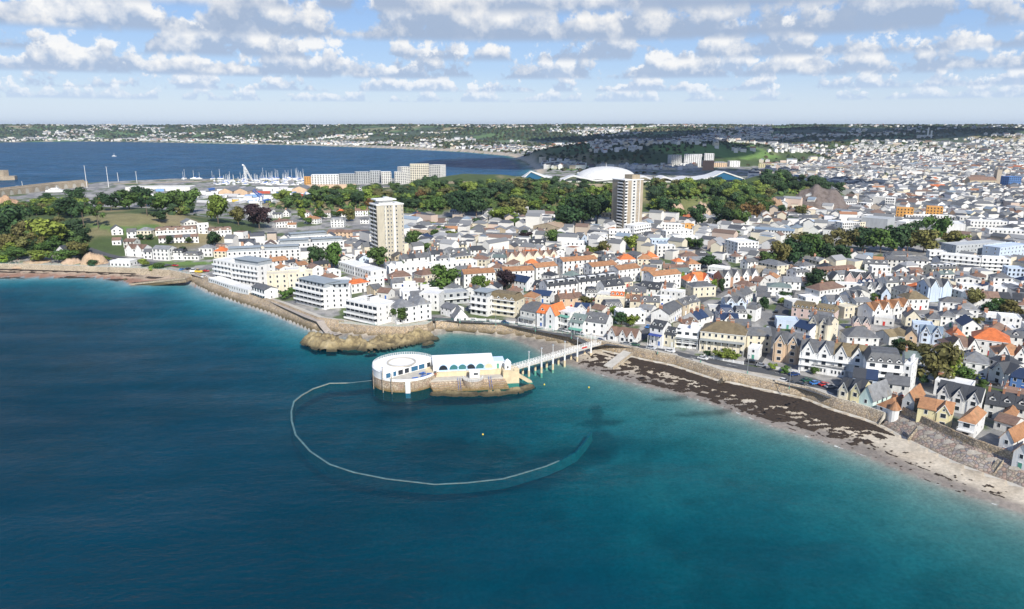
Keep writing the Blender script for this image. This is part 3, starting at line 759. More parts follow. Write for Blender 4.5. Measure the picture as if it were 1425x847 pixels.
for nm, P, w in (('street', [(560, 376), (640, 372), (700, 367), (780, 362)], 7), ('street', [(505, 388), (560, 394), (620, 404), (700, 404), (760, 404), (850, 404), (960, 404)], 6),
                 ('street', [(872, 483), (900, 462), (960, 425), (1000, 405), (1040, 390)], 6), ('street', [(1045, 508), (1070, 470), (1085, 440), (1100, 400)], 7),
                 ('street', [(1180, 500), (1230, 470), (1300, 440)], 6), ('street', [(1310, 522), (1360, 530), (1425, 545)], 7)):
    road(nm, rpx(P), w)
    ROADS['s%d' % len(ROADS)] = rpx(P)
# ------------------------------------------------------------------ buildings
WC = {'W': ((.77, .765, .74), 'white'), 'w': ((.66, .65, .61), 'off-white'), 'C': ((.70, .64, .49), 'cream'), 'B': ((.50, .42, .30), 'beige'),
      'Y': ((.76, .68, .40), 'pale yellow'), 'P': ((.62, .47, .42), 'pinkish'), 'M': ((.58, .72, .66), 'mint green'), 'L': ((.55, .64, .76), 'pale blue'),
      'K': ((.48, .29, .19), 'brick'), 'S': ((.42, .36, .28), 'stone'), 'G': ((.42, .44, .45), 'grey'), 'N': ((.10, .22, .48), 'blue'), 'O': ((.66, .34, .09), 'orange'),
      'H': ((.62, .45, .30), 'peach')}
RC = {'s': ((.125, .128, .132), 'slate'), 'd': ((.05, .053, .058), 'dark'), 'n': ((.022, .04, .09), 'navy'), 'g': ((.20, .205, .21), 'grey'), 'b': ((.20, .125, .09), 'brown'),
      't': ((.36, .18, .085), 'tan-brown tiled'), 'o': ((.60, .16, .045), 'orange tiled'), 'l': ((.20, .155, .085), 'lichen-covered'), 'a': ((.36, .27, .19), 'sandy'),
      'e': ((.15, .19, .175), 'grey-green'), 'u': ((.20, .26, .32), 'blue-grey')}
RT = {'g': 'gabled', 'G': 'gabled', 'h': 'hipped', 'f': 'flat', 'm': 'mansard'}
FOOT = []          # x, y, radius of everything built, for filling the gaps
BLD = []           # records for the labels
TITLES = {'house': 'house', 'terrace': 'terraced house', 'villa': 'villa', 'flats': 'apartment block', 'hotel': 'hotel', 'shop': 'shop', 'office': 'office block', 'shed': 'workshop',
          'cottage': 'cottage', 'store': 'warehouse', 'school': 'school building', 'cafe': 'cafe', 'annexe': 'flat-roofed annexe'}
NAMES = {'house': 'house', 'terrace': 'terraced_house', 'villa': 'villa', 'flats': 'apartment_block', 'hotel': 'hotel', 'shop': 'shop', 'office': 'office_block', 'shed': 'workshop',
         'cottage': 'cottage', 'store': 'warehouse', 'school': 'school_building', 'cafe': 'cafe', 'annexe': 'annexe'}
WIN = {}
def win_mesh(w, h, glass='glass_pane'):
    k = (round(w, 1), round(h, 1), glass)
    if k not in WIN:
        mb = MB(); f = .09
        mb.box(-w / 2, -.05, 0, w / 2, .10, f, 'white_paint'); mb.box(-w / 2, -.05, h - f, w / 2, .10, h, 'white_paint')
        mb.box(-w / 2, -.05, f, -w / 2 + f, .10, h - f, 'white_paint'); mb.box(w / 2 - f, -.05, f, w / 2, .10, h - f, 'white_paint')
        mb.box(-w / 2 + f, -.02, f, w / 2 - f, .09, h - f, glass)
        WIN[k] = mb.mesh('window')
    return WIN[k]
DOORM = {}
def door_mesh(c):
    if c not in DOORM:
        mb = MB(); mb.box(-.5, -.06, 0, .5, .1, 2.1, c); mb.box(-.62, -.09, 2.1, .62, .1, 2.25, 'white_paint'); DOORM[c] = mb.mesh('door')
    return DOORM[c]
def chim_mesh():
    if 'c' not in WIN:
        mb = MB(); mb.box(-.8, -.35, -1.4, .8, .35, 1.3, 'chimney_brick'); mb.box(-.88, -.43, 1.3, .88, .43, 1.48, 'pale_concrete')
        for x in (-.55, 0, .55): mb.tube((x, 0, 1.48), (x, 0, 2.0), .17, .13, 'terracotta_pot', 6)
        WIN['c'] = mb.mesh('chimney')
    return WIN['c']

def gablemesh(w, d0, d1, z0, h, wallmat, roofmat):
    """small pitched dormer or cross gable: front face at y=d0, running back to y=d1; returns wall MB, roof MB (local, x centred)"""
    a = MB(); a.face([(-w / 2, d0, z0), (w / 2, d0, z0), (w / 2, d0, z0 + h * .5), (0, d0, z0 + h), (-w / 2, d0, z0 + h * .5)], wallmat)
    a.face([(-w / 2, d1, z0), (-w / 2, d0, z0), (-w / 2, d0, z0 + h * .5), (-w / 2, d1, z0 + h * .5)], wallmat)
    a.face([(w / 2, d0, z0), (w / 2, d1, z0), (w / 2, d1, z0 + h * .5), (w / 2, d0, z0 + h * .5)], wallmat)
    r = MB(); o = .22
    r.slab([(-w / 2 - o, d0 - o, z0 + h * .5 - o * .5), (0, d0 - o, z0 + h + .06), (0, d1, z0 + h + .06), (-w / 2 - o, d1, z0 + h * .5 - o * .5)][::-1], .14, roofmat)
    r.slab([(0, d0 - o, z0 + h + .06), (w / 2 + o, d0 - o, z0 + h * .5 - o * .5), (w / 2 + o, d1, z0 + h * .5 - o * .5), (0, d1, z0 + h + .06)][::-1], .14, roofmat)
    return a, r

def eave_xy(px, py, H):
    z = 5.2 + H
    x, y = unproj(px, py, z)
    for _ in range(6):
        z = .45 * z + .55 * (max(T(x, y), 1.0) + H); x, y = unproj(px, py, z)
    return x, y, max(T(x, y), 1.0)

def build(kind, A, B, D, H, zb, roof, rise, wall, rc, o, row=None):
    """A, B: front corners (left, right) seen from the camera; D depth, H eaves height"""
    ax, ay = A; bx, by = B
    Lf = math.hypot(bx - ax, by - ay); ang = math.atan2(by - ay, bx - ax)
    mx, my = (ax + bx) / 2, (ay + by) / 2
    dist = math.hypot(mx, my)
    root = empty(NAMES[kind], (mx, my, zb), ang)
    cxw, cyw = mx - math.sin(ang) * D / 2, my + math.cos(ang) * D / 2
    FOOT.append((cxw, cyw, max(Lf, D) * .5, ang, Lf, D))
    wc = WC[wall][0]; jit = random.uniform(.93, 1.06); wc = tuple(min(.8, v * jit) for v in wc)
    jr = random.uniform(.85, 1.2); rcol = tuple(v * jr for v in RC[rc][0])
    L2 = Lf / 2; ov = .3
    if roof == 'g' and 'n' not in o: rise *= .82
    elif roof == 'g': rise *= .86
    rmat = 'roofing' if rc in 'slbtgoa' and roof not in 'f' else 'sheet_roof'
    wm = 'wall_render'
    if wall == 'S': wm = 'pale_stone'
    if 'brickm' in o: wm = 'beige_brick'
    b = MB(); z0 = -3.5
    if roof == 'g':
        pr = [(0, 0), (D, 0)]
        b.poly([(-L2, 0, z0), (L2, 0, z0), (L2, 0, H), (-L2, 0, H)], [(0, 1, 2, 3)], wm)
        b.poly([(L2, D, z0), (-L2, D, z0), (-L2, D, H), (L2, D, H)], [(0, 1, 2, 3)], wm)
        b.face([(L2, 0, z0), (L2, D, z0), (L2, D, H), (L2, D / 2, H + rise), (L2, 0, H)], wm)
        b.face([(-L2, D, z0), (-L2, 0, z0), (-L2, 0, H), (-L2, D / 2, H + rise), (-L2, D, H)], wm)
    elif roof == 'G':
        b.face([(-L2, 0, z0), (L2, 0, z0), (L2, 0, H), (0, 0, H + rise), (-L2, 0, H)], wm)
        b.face([(L2, D, z0), (-L2, D, z0), (-L2, D, H), (0, D, H + rise), (L2, D, H)], wm)
        b.face([(L2, 0, z0), (L2, D, z0), (L2, D, H), (L2, 0, H)], wm)
        b.face([(-L2, D, z0), (-L2, 0, z0), (-L2, 0, H), (-L2, D, H)], wm)
    else:
        b.box(-L2, 0, z0, L2, D, H, wm)
    small = dist > 455 and 'win' not in o
    fl = o.get('fl', max(1, int(round((H + .2) / 2.85))))
    fh = H / fl
    big = kind in ('flats', 'hotel', 'office', 'school')
    nw = o.get('w')
    if nw is None: nw = max(1, int(Lf / (2.7 if not big else 3.2)))
    if small and nw:   # far off: the openings are part of the wall surface
        for f in range(fl):
            z = f * fh + min(.9, fh * .32); h2 = min(1.5, fh - 1.05)
            for i in range(nw):
                x = -L2 + Lf * (i + .5) / nw; w2 = .55 if dist < 900 else min(1.0, Lf / nw * .33)
                b.face([(x - w2, -.04, z), (x + w2, -.04, z), (x + w2, -.04, z + h2), (x - w2, -.04, z + h2)], 'glass_pane')
            nn = max(1, int(D / 4.5))
            for i in range(nn):
                y = D * (i + .5) / nn
                for s_ in (1, -1):
                    q = [(s_ * (L2 + .04), y - .5, z), (s_ * (L2 + .04), y + .5, z), (s_ * (L2 + .04), y + .5, z + h2), (s_ * (L2 + .04), y - .5, z + h2)]
                    b.face(q if s_ > 0 else q[::-1], 'glass_pane')
    b.obj('wall', root, wc)
    r = MB(); t = .2; sl_ = rise / (D / 2)
    if roof == 'g':
        e = ov * sl_; s_ = -.02 if 'par' in o else .18
        r.slab([(-L2 - s_, -ov, H - e + .12), (L2 + s_, -ov, H - e + .12), (L2 + s_, D / 2, H + rise + .12), (-L2 - s_, D / 2, H + rise + .12)], t, rmat)
        r.slab([(L2 + s_, D + ov, H - e + .12), (-L2 - s_, D + ov, H - e + .12), (-L2 - s_, D / 2, H + rise + .12), (L2 + s_, D / 2, H + rise + .12)], t, rmat)
    elif roof == 'G':
        sg = rise / L2; e = ov * sg
        r.slab([(-L2 - ov, D + .2, H - e + .12), (-L2 - ov, -.25, H - e + .12), (0, -.25, H + rise + .12), (0, D + .2, H + rise + .12)], t, rmat)
        r.slab([(L2 + ov, -.25, H - e + .12), (L2 + ov, D + .2, H - e + .12), (0, D + .2, H + rise + .12), (0, -.25, H + rise + .12)], t, rmat)
    elif roof == 'h':
        k = min(L2, D / 2) * .96; zt = H + rise + .1; zl = H - .05
        p = [(-L2 - ov, -ov, zl), (L2 + ov, -ov, zl), (L2 + ov, D + ov, zl), (-L2 - ov, D + ov, zl)]
        if L2 >= D / 2: q1, q2 = (-L2 + k, D / 2, zt), (L2 - k, D / 2, zt); r.face([p[0], p[1], q2, q1], rmat); r.face([p[2], p[3], q1, q2], rmat); r.face([p[1], p[2], q2], rmat); r.face([p[3], p[0], q1], rmat)
        else: q1, q2 = (0, k, zt), (0, D - k, zt); r.face([p[0], p[1], q1], rmat); r.face([p[1], p[2], q2, q1], rmat); r.face([p[2], p[3], q2], rmat); r.face([p[3], p[0], q1, q2], rmat)
        r.box(-L2 - ov, -ov, zl - .22, L2 + ov, D + ov, zl - .01, 'white_paint')
    elif roof == 'm':
        k = rise * .42; zt = H + rise
        p = [(-L2 - .15, -.15, H), (L2 + .15, -.15, H), (L2 + .15, D + .15, H), (-L2 - .15, D + .15, H)]
        q = [(-L2 + k, k, zt), (L2 - k, k, zt), (L2 - k, D - k, zt), (-L2 + k, D - k, zt)]
        if 'par' in o: q = [(-L2, k, zt), (L2, k, zt), (L2, D - k, zt), (-L2, D - k, zt)]; p = [(-L2, -.15, H), (L2, -.15, H), (L2, D + .15, H), (-L2, D + .15, H)]
        for i in range(4): r.face([p[i], p[(i + 1) % 4], q[(i + 1) % 4], q[i]], rmat)
        r.face([(q[0][0], q[0][1], zt), (q[1][0], q[1][1], zt), (L2 - k, D / 2, zt + .5), (-L2 + k, D / 2, zt + .5)], rmat)
        r.face([(q[2][0], q[2][1], zt), (q[3][0], q[3][1], zt), (-L2 + k, D / 2, zt + .5), (L2 - k, D / 2, zt + .5)], rmat)
    else:
        pw = .25
        r.box(-L2 + pw, pw, H - .3, L2 - pw, D - pw, H - .05 + .02, 'sheet_roof')
        par = MB()
        for (x0, y0, x1, y1) in ((-L2 - .04, -.04, L2 + .04, pw), (-L2 - .04, D - pw, L2 + .04, D + .04), (-L2 - .04, pw, -L2 + pw, D - pw), (L2 - pw, pw, L2 + .04, D - pw)):
            par.box(x0, y0, H - .28, x1, y1, H + .35, 'wall_render')
        par.obj('parapet', root, wc)
    r.obj('roof', root, rcol)
    # penthouse storey
    if 'ph' in o:
        ph = MB(); pm = 'wall_render'
        ph.box(-L2 + 1.2, 1.8, H - .03, L2 - 1.2, D - 1.2, H + 2.5, 'wall_render'); po = ph.obj('penthouse', root, (.34, .37, .39))
        pr_ = MB(); pr_.box(-L2 + .7, .9, H + 2.5, L2 - .7, D - .8, H + 2.75, 'sheet_roof'); pr_.obj('penthouse_roof', po, (.30, .34, .36))
        if not small:
            n = max(2, int(Lf / 3.2))
            for i in range(n):
                w_ = link('window', win_mesh(1.7, 1.7), po, loc=(-L2 + 1.2 + (Lf - 2.4) * (i + .5) / n, 1.8, H + .4))
    if 'rb' in o:
        for q in range(o['rb']):
            rb = MB(); x = random.uniform(-L2 * .6, L2 * .4); rb.box(x, D * .45, H - .03, x + min(4, Lf * .25), D * .8, H + 2.3, 'wall_render'); rb.obj('stair_head', root, wc)
    # windows
    def place_windows(face, n, f0=0, wd_=1.1, ht=1.5, skip=None):
        par_ = root
        for f in range(f0, fl):
            for i in range(n):
                if skip and skip(f, i): continue
                u = (i + .5) / n; z = f * fh + min(.9, fh * .32)
                if face == 'F': loc, rz = (-L2 + Lf * u, -.01, z), 0
                elif face == 'R': loc, rz = (L2 + .01, D * u, z), math.pi / 2
                else: loc, rz = (-L2 - .01, D * u, z), -math.pi / 2
                link('window', win_mesh(wd_, min(ht, fh - 1.05)), par_, loc=loc, rz=rz)
    if small: pass
    elif nw:
        cap = 100
        if nw * fl > 80: nw = max(1, int(80 / fl))
        dcol = nw // 2 if not big else -1
        if 'b' in o:
            place_windows('F', nw, 0, Lf / nw * .88 if 'sol' in o else min(2.0, Lf / nw * .66), 1.9)
        else:
            place_windows('F', nw, 0, 1.1 if Lf / nw > 1.9 else .8, 1.5, (lambda f, i: f == 0 and i == dcol) if dcol >= 0 else None)
            if dcol >= 0: link('door', door_mesh(random.choice(['dark_metal', 'blue_paint', 'green_paint', 'white_paint', 'red_paint'])), root, loc=(-L2 + Lf * (dcol + .5) / nw, -.01, 0.02))
        sd_ = o.get('sw', max(1, int(D / 5.5)) if not big else max(1, int(D / 4.2)))
        # end walls that can be seen
        nx, ny = math.cos(ang), math.sin(ang)
        if row in (None, 'last') and sd_ and (nx * mx + ny * my) < .35 * dist: place_windows('R', sd_, 0, .9, 1.3)
        if row in (None, 'first') and sd_ and (-nx * mx - ny * my) < .35 * dist: place_windows('L', sd_, 0, .9, 1.3)
    # dormers
    if o.get('d') and roof in 'gm':
        n = o['d']
        for i in range(n):
            x = -L2 + Lf * (i + .5) / n; w = min(1.9, Lf / n * .6)
            if roof == 'g':
                y0 = D * .13; zz = H + y0 * sl_ - .1; y1 = min(D * .48, y0 + 1.8 / max(sl_, .3))
            else: y0, zz, y1 = .1, H + .25, rise * .42 + 1.0
            hh = 1.9 if roof == 'g' else min(1.8, rise * .75)
            if 'boxd' in o:
                w = Lf / n * .62; a = MB(); a.box(-w / 2, y0 + .3, zz, w / 2, y1 + .6, zz + 1.7, 'wall_render'); a.box(-w / 2 - .15, y0 + .1, zz + 1.7, w / 2 + .15, y1 + .8, zz + 1.85, 'white_paint')
                do = a.obj('dormer', root, (.6, .62, .62)); do.location = (x, 0, 0)
                link('window', win_mesh(w * .8, 1.2), do, loc=(0, y0 + .3, zz + .3))
            else:
                a, rr_ = gablemesh(w, y0, y1, zz, hh, 'wall_render', rmat)
                do = a.obj('dormer', root, (.74, .74, .72)); do.location = (x, 0, 0); rr_.obj('dormer_roof', do, rcol)
                if not small: link('window', win_mesh(w * .62, .95), do, loc=(0, y0 - .01, zz + .15))
    # cross gables over the front wall
    if o.get('x') and roof in 'gh':
        n = o['x']; cols = o.get('xc')
        for i in range(n):
            x = -L2 + Lf * (i + .5) / n; w = min(4.6, Lf / n * .72); hh = min(rise * 1.02, w * .78) + .5
            a = MB(); d0 = -.35
            a.box(-w / 2, d0, z0, w / 2, .05, H - .02, 'wall_render')
            a.face([(-w / 2, d0, H - .02), (w / 2, d0, H - .02), (0, d0, H + hh - .3)], 'wall_render')
            cc = WC[cols[i % len(cols)]][0] if cols else wc
            go = a.obj('cross_gable', root, cc); go.location = (x, 0, 0)
            r_ = MB(); oo = .3; zr = H + hh; dd = D * .48
            sl2 = hh / (w / 2)
            for s_ in (-1, 1):
                q = [(s_ * (w / 2 + oo), d0 - .3, H - oo * sl2), (0, d0 - .3, zr), (0, dd, zr), (s_ * (w / 2 + oo), d0 + .3, H - oo * sl2)]
                r_.slab(q if s_ < 0 else q[::-1], .15, rmat)
            for s_ in (-1, 1):   # white barge boards
                q = [(s_ * (w / 2 + oo), d0 - .36, H - oo * sl2 - .28), (0, d0 - .36, zr - .28), (0, d0 - .36, zr + .04), (s_ * (w / 2 + oo), d0 - .36, H - oo * sl2 + .04)]
                r_.face(q if s_ < 0 else q[::-1], 'white_paint')
            r_.obj('gable_roof', go, rcol)
            if not small:
                for f in range(fl): link('window', win_mesh(min(1.7, w * .5), min(1.6, fh - 1)), go, loc=(0, d0 - .01, f * fh + .8))
                link('window', win_mesh(.8, .9), go, loc=(0, d0 - .01, H + .3))
    # balconies
    if o.get('b'):
        for f in range(1, fl + (1 if o['b'] > 1 else 0)):
            if f >= fl and o['b'] < 2: break
            m_ = MB(); z = f * fh - .15; dp = o.get('bd', 1.3)
            m_.box(-L2 - .05, -dp, z, L2 + .05, -.02, z + .2, 'white_paint')
            m_.box(-L2 - .05, -dp, z + .2, L2 + .05, -dp + .08, z + (1.0 if 'sol' in o else .32), 'white_paint')
            if 'sol' not in o:
                n = max(2, int(Lf / 1.6))
                for i in range(n + 1): m_.box(-L2 + Lf * i / n - .03, -dp, z + .32, -L2 + Lf * i / n + .03, -dp + .06, z + 1.1, 'white_paint')
                m_.box(-L2 - .05, -dp, z + 1.05, L2 + .05, -dp + .08, z + 1.14, 'white_paint')
            m_.obj('balcony', root)
    if 'v' in o:
        m_ = MB(); z = fh * (fl - 1) - .1 if o['v'] == 1 else fh * (fl - 1) + fh * .55
        m_.slab([(-L2, -1.9, z - .5), (L2, -1.9, z - .5), (L2, -.02, z), (-L2, -.02, z)], .12, 'sheet_roof')
        n = max(2, int(Lf / 3))
        for i in range(n + 1):
            x = -L2 + .1 + (Lf - .2) * i / n; m_.box(x - .07, -1.85, -.5, x + .07, -1.71, z - .55, 'white_paint')
        m_.obj('verandah', root, {'g': (.25, .27, .27), 'e': (.12, .33, .26), 'n': (.03, .06, .25)}[o.get('vc', 'g')])
    # chimneys
    for i in range(o.get('c', 0)):
        n = o['c']; x = (-L2 + .6) if i == 0 else ((L2 - .6) if i == n - 1 else -L2 + Lf * i / (n - 1))
        if roof == 'G': loc = (x * .5, D * .6, H + rise * .62 + .6)
        elif roof == 'h': loc = (x * .35, D / 2, H + rise * .8)
        elif roof == 'f': loc = (x, D * .7, H + .6)
        else: loc = (x, D / 2, H + rise + .1)
        link('chimney', chim_mesh(), root, loc=loc, rz=math.pi / 2 if roof in 'g' else 0)
    if 'turret' in o:
        m_ = MB(); m_.tube((L2 - .6, .4, z0), (L2 - .6, .4, H + .4), 1.6, 1.6, 'wall_render', 12); to = m_.obj('turret', root, wc)
        m_ = MB(); m_.tube((L2 - .6, .4, H + .4), (L2 - .6, .4, H + 3.4), 1.85, .05, 'roofing', 12); m_.obj('turret_roof', to, rcol)
    bp_ = proj(mx, my, zb + H * .5)
    BLD.append(dict(o=root, kind=kind, wall=WC[wall][1], rc=RC[rc][1], rt=RT[roof], px=bp_[0], py=bp_[1], fl=fl, opt=o, dist=dist, L=Lf, row=row))
    return root

def parse_opts(s):
    o = {}
    for t in s.split():
        m_ = t
        if '=' in t:
            k, v = t.split('='); o[k] = int(v) if v.lstrip('-').isdigit() else (float(v) if v.replace('.', '').isdigit() else v)
        else: o[t] = 1
    return o

def spec(line):
    f = [q.strip() for q in line.split('|')]
    kind = f[0]; x1, y1, x2, y2 = [float(v) for v in f[1].split(',')]
    H, D = [float(v) for v in f[2].split(',')]
    roof, rise = f[3][0], float(f[3][1:] or 0)
    wall, rc = f[4][0], f[4][1]; o = parse_opts(f[5]) if len(f) > 5 else {}
    a = eave_xy(x1, y1, H); b = eave_xy(x2, y2, H)
    zb = min(a[2], b[2]); n = o.get('n', 1)
    A, B = np.array(a[:2]), np.array(b[:2])
    # nearly level fronts: keep the front edge from being pulled apart by the slope
    for i in range(n):
        w = wall if 'mix' not in o else (o['mix'])[i % len(o['mix'])]
        rr_ = rc if 'rmix' not in o else (o['rmix'])[i % len(o['rmix'])]
        oo = dict(o)
        row = None
        if n > 1:
            row = 'first' if i == 0 else ('last' if i == n - 1 else 'mid'); oo['par'] = 1
            for k in ('d', 'x'):
                if k in o: oo[k] = max(1, int(round(o[k] / n)))
        pa, pb = A + (B - A) * i / n, A + (B - A) * (i + 1) / n
        build(kind, pa, pb, D, H + (random.uniform(-.15, .15) if n > 1 else 0), zb, roof, rise, w, rr_, oo, row)
        if n > 1 and roof in 'g' and i < n - 1 and 'nopar' not in o:
            pass
# kind | eaves line in the photograph | eaves height, depth (m) | roof type+rise | wall+roof colour | features
TOWN = '''
villa|569,298,593,300|6.5,9|h2.4|Wn|c=1
annexe|583,305,603,306|3.5,7|f|Wg|
house|595,318.7,614,319.4|6,8|g2.6|Ws|
house|619,318.7,637,318.7|5.5,8|g2.8|Ct|
house|562.7,321,590.7,323.4|4.6,8|g2|Ba|
house|577,330,597,331|5,9|G2.6|Wn|
terrace|604,341,649.5,339.4|5.6,8|g2.6|Cs|n=4 d=4 c=1
terrace|560,360,597.4,356.7|5.8,8|g3|Ws|n=4 c=1 rmix=sdss
terrace|600,354,618,352.7|5.6,7|g3|Wd|n=2 c=1
terrace|625.4,352,650.8,349.4|5.6,8|g2.8|Ws|n=2 d=2
flats|541.4,372,600,368|6.6,8|f|Wd|rb=1
flats|600.5,367.7,664,362.7|6.6,8|f|Wd|rb=1
flats|471,364,493,371|6,11|f|Wg|
flats|493.5,371,516,378|6,11|f|Wd|
house|543,386,573,384|4.8,9|h3|Cb|c=1
house|586.7,383.4,611.4,380|6,9|h3|Cb|c=1
house|575,392,590,392|3.6,7|g1.8|wb|
annexe|585,398,600,397.5|3.6,7|f|Wg|
flats|645.5,381.2,689,378.4|8.4,10|g2.3|Wt|
flats|700.7,377.4,743.4,375.4|8.4,10|g2.2|Wt|
flats|746,372.2,776,369|8.4,10|g2.2|Wt|
flats|783.4,363.6,831.4,360|8.6,10|g2.2|Wt|
flats|824,371,859,367.6|8.4,10|g2.2|Wt|
flats|861,375.4,891.4,371.8|8.6,10|g2.2|Wt|
flats|909.4,384,948,380|9,10|g2.2|Wt|
flats|893,376,910,378|8.4,8|g2|Wt|
terrace|710.7,388.7,732.7,392.7|5.4,8|g3.2|Wn|n=2
terrace|761,397.9,804,393.1|8,9|g3.4|Wd|n=3 d=3 boxd
terrace|805.5,392.5,861,385.4|8,9|g3.4|Wd|n=4 d=4 boxd
house|740,398,754,400|5.4,8|g3.6|Wd|d=1
house|739,409.2,765,411.6|4.2,8|g2.4|Wn|c=1
terrace|841,399,870,395.5|6.2,8|g3.2|Wd|n=2 d=2
house|815.7,407.4,830.6,407.4|4.6,8|m2.2|Wd|d=3
annexe|831,408.5,849.7,410|5,8|f|wg|
terrace|779,415.8,811,413.4|5.6,8|g2.2|Hb|n=3 c=1
flats|828,415.8,868,418.2|5.2,8|f|Cd|
house|849.7,411.5,868,412.5|4.6,7|g2.2|Co|d=3
house|799,427.7,819,429|5,8|g2.2|Wn|x=1
cottage|823,428,838,431.5|3.6,7|g2|wb|
house|841,427,867,426.4|4.6,8|m2.4|Ws|d=4
hotel|654.5,411.5,678,415|9.6,11|f|Wg|b=1 ph
hotel|680,414.5,717,419.2|8.6,10|m3|Cl|b=2 d=4
shop|724,430,745.5,434.3|6.6,9|g3|ws|v=1 c=1
house|747,434,759,436|7,10|g3.6|Wo|d=1
house|759.5,436,772.5,438.3|7.6,10|G4.4|Wo|
hotel|773.6,432,793,436|8.6,10|f|Wg|b=1 v=2 vc=e
house|793,446.8,811,449.8|5.4,9|g3.8|We|d=2 v=1 vc=e
hotel|811.7,445.2,843.2,449.4|6.4,9|g4.2|Ws|d=2 c=2
cottage|845,463.5,859,466|3.2,8|g3.2|Wb|x=1
cottage|860.5,466,885,469.3|3.2,8|g3.4|Wb|x=2
house|613,426.5,629.6,430.6|4.2,8|g2.2|Ws|
house|632,436,652,440|5,9|G4.5|Wg|
annexe|606,441,630,443.5|3,5|f|Wg|
flats|613,409,652,405.5|6.4,9|f|Gu|b=1
flats|583.6,408.2,610.5,409.5|9,10|f|Wg|
hotel|551.5,429.2,581,424.6|8.2,12|h3|Wg|
hotel|581.5,424.2,600,423|8.2,12|h3|Wg|
house|573,412,590,411|6,8|g2.4|Ws|
cottage|525,406,540,407.5|3.6,7|g2.4|wb|
annexe|556,404,580,404|4,8|f|Wg|
house|520,402,532,400|4.2,8|g2.4|Bs|
flats|480.7,412.5,524.5,423.8|11.4,13|f|Wg|b=1 sol bd=1.8 rb=2
flats|410.5,393.5,450,402.2|11.2,13|f|Wu|b=1 sol bd=1.6 ph
flats|450.5,402.2,487,401|10.6,11|f|Wg|ph
hotel|296.4,361,321,365|12,12|f|Wd|b=1 sol bd=1.2 rb=1
hotel|321.6,365.4,358.2,370.9|12.4,13|f|Wd|b=1 sol bd=1.2 ph
annexe|290,388,318,394|4.2,8|f|Wg|
annexe|318,393.5,345,400.5|5.2,7|f|Wg|
cafe|350,398,368,403.5|6,8|g1.6|Ws|b=1
flats|371,382.4,400,380.8|11.5,10|f|Cg|
flats|400.5,380.6,435,378.8|11.5,10|f|Cg|rb=1
annexe|398,376,420,374.5|10,9|f|wg|
flats|315.5,351.4,365,349.2|10,11|f|Wg|ph
flats|365.5,349.2,418,347|10,11|f|Wg|ph
flats|387,340,432,338|11,11|f|Wg|ph
flats|432.5,338,478.6,335.4|11,11|f|Wg|ph
flats|403,330.5,456,327|9,11|f|Wg|ph
terrace|215.4,317.4,272.8,318.7|6.4,8|m2.2|Wb|n=5 d=5
terrace|220,328.7,276,328.4|5.4,8|g1.8|Ws|n=5 rmix=bsbsb
house|211.4,345.4,234,346.7|8.4,9|g2.2|Wg|
house|173,343.6,199.4,346|6.4,9|g3|Wb|x=2
house|199.2,350,210.8,350|5.4,8|g2|Ws|
terrace|234.8,352,254,352.2|5,8|m2.2|Wd|n=2 d=4
cottage|254.8,355.4,276,355.6|3.4,8|m2|Ws|d=2
house|276.5,345,295,345|6.6,8|h2|Wg|
flats|274.5,311.4,290,311.8|8,9|f|Wg|
house|255.4,308.4,274.8,308.4|4.6,10|G2.6|wg|
house|190,320,210,320.4|6.6,9|h2|Cg|
house|176,322.4,189.4,322|5.6,8|g2.6|Ws|
house|154.7,319.7,170.7,319.7|4.6,9|G3|Ws|
cottage|155.4,333.6,168,333.6|4,7|g2|Wb|
house|171,335,186,336|5,8|g2.2|wb|
cafe|153,364.4,180,363.6|4,9|f|Wg|
cafe|174,369,193.4,369.6|2.5,5|f|Wg|
house|78,346.5,90,349|4.4,10|G3.4|Wd|
terrace|290.5,318.7,322,319|6.4,8|m2|Wb|n=3 d=3
terrace|329,323.6,350,324.2|5,8|g1.6|Kd|n=2 mix=WK
terrace|353,325,369,325|5,8|g1.6|Kd|n=2 mix=KW
terrace|315.4,334,354,335|5,8|g1.6|Kd|n=4 mix=KWKW
house|297,349.4,314,349.6|5,9|h2.6|Co|c=2
villa|384,307.8,407.4,306.9|6,9|h2|Wb|c=1
house|422.7,304,440.8,304.7|5,9|h2.4|Wt|c=1
house|460,306,478,306|7,9|m1.8|Wg|d=2
house|416,295.6,430,295.6|5,8|h2.6|Wb|c=1
house|437,295.6,459.4,295.6|5.4,8|g2|Wa|c=1
house|467.4,295,480,295|5,8|h2.8|Wo|c=1
house|494,293,512,292.6|6,8|g2.4|Wb|c=2
house|501,305,513,305.2|4.2,7|g2|Ws|
terrace|455,322.6,511,323.4|4.8,8|g2|Hb|n=5
house|359,293,377.4,293.6|4.2,8|g2|Ws|
house|379,297.6,391,297.6|4.4,8|g2|Ws|
house|394,295.4,402,295.4|4.6,8|G3|Ws|c=1
cottage|345,297,358,297.4|3.6,7|g2|wg|
house|400,312,412,312|3.4,7|g1.6|Wt|
house|369,343,384,342|6,9|h2|wg|
annexe|362,338,392,337|4.6,9|f|Wg|
house|340,342,361,341|4.5,8|g1.8|ws|
'''
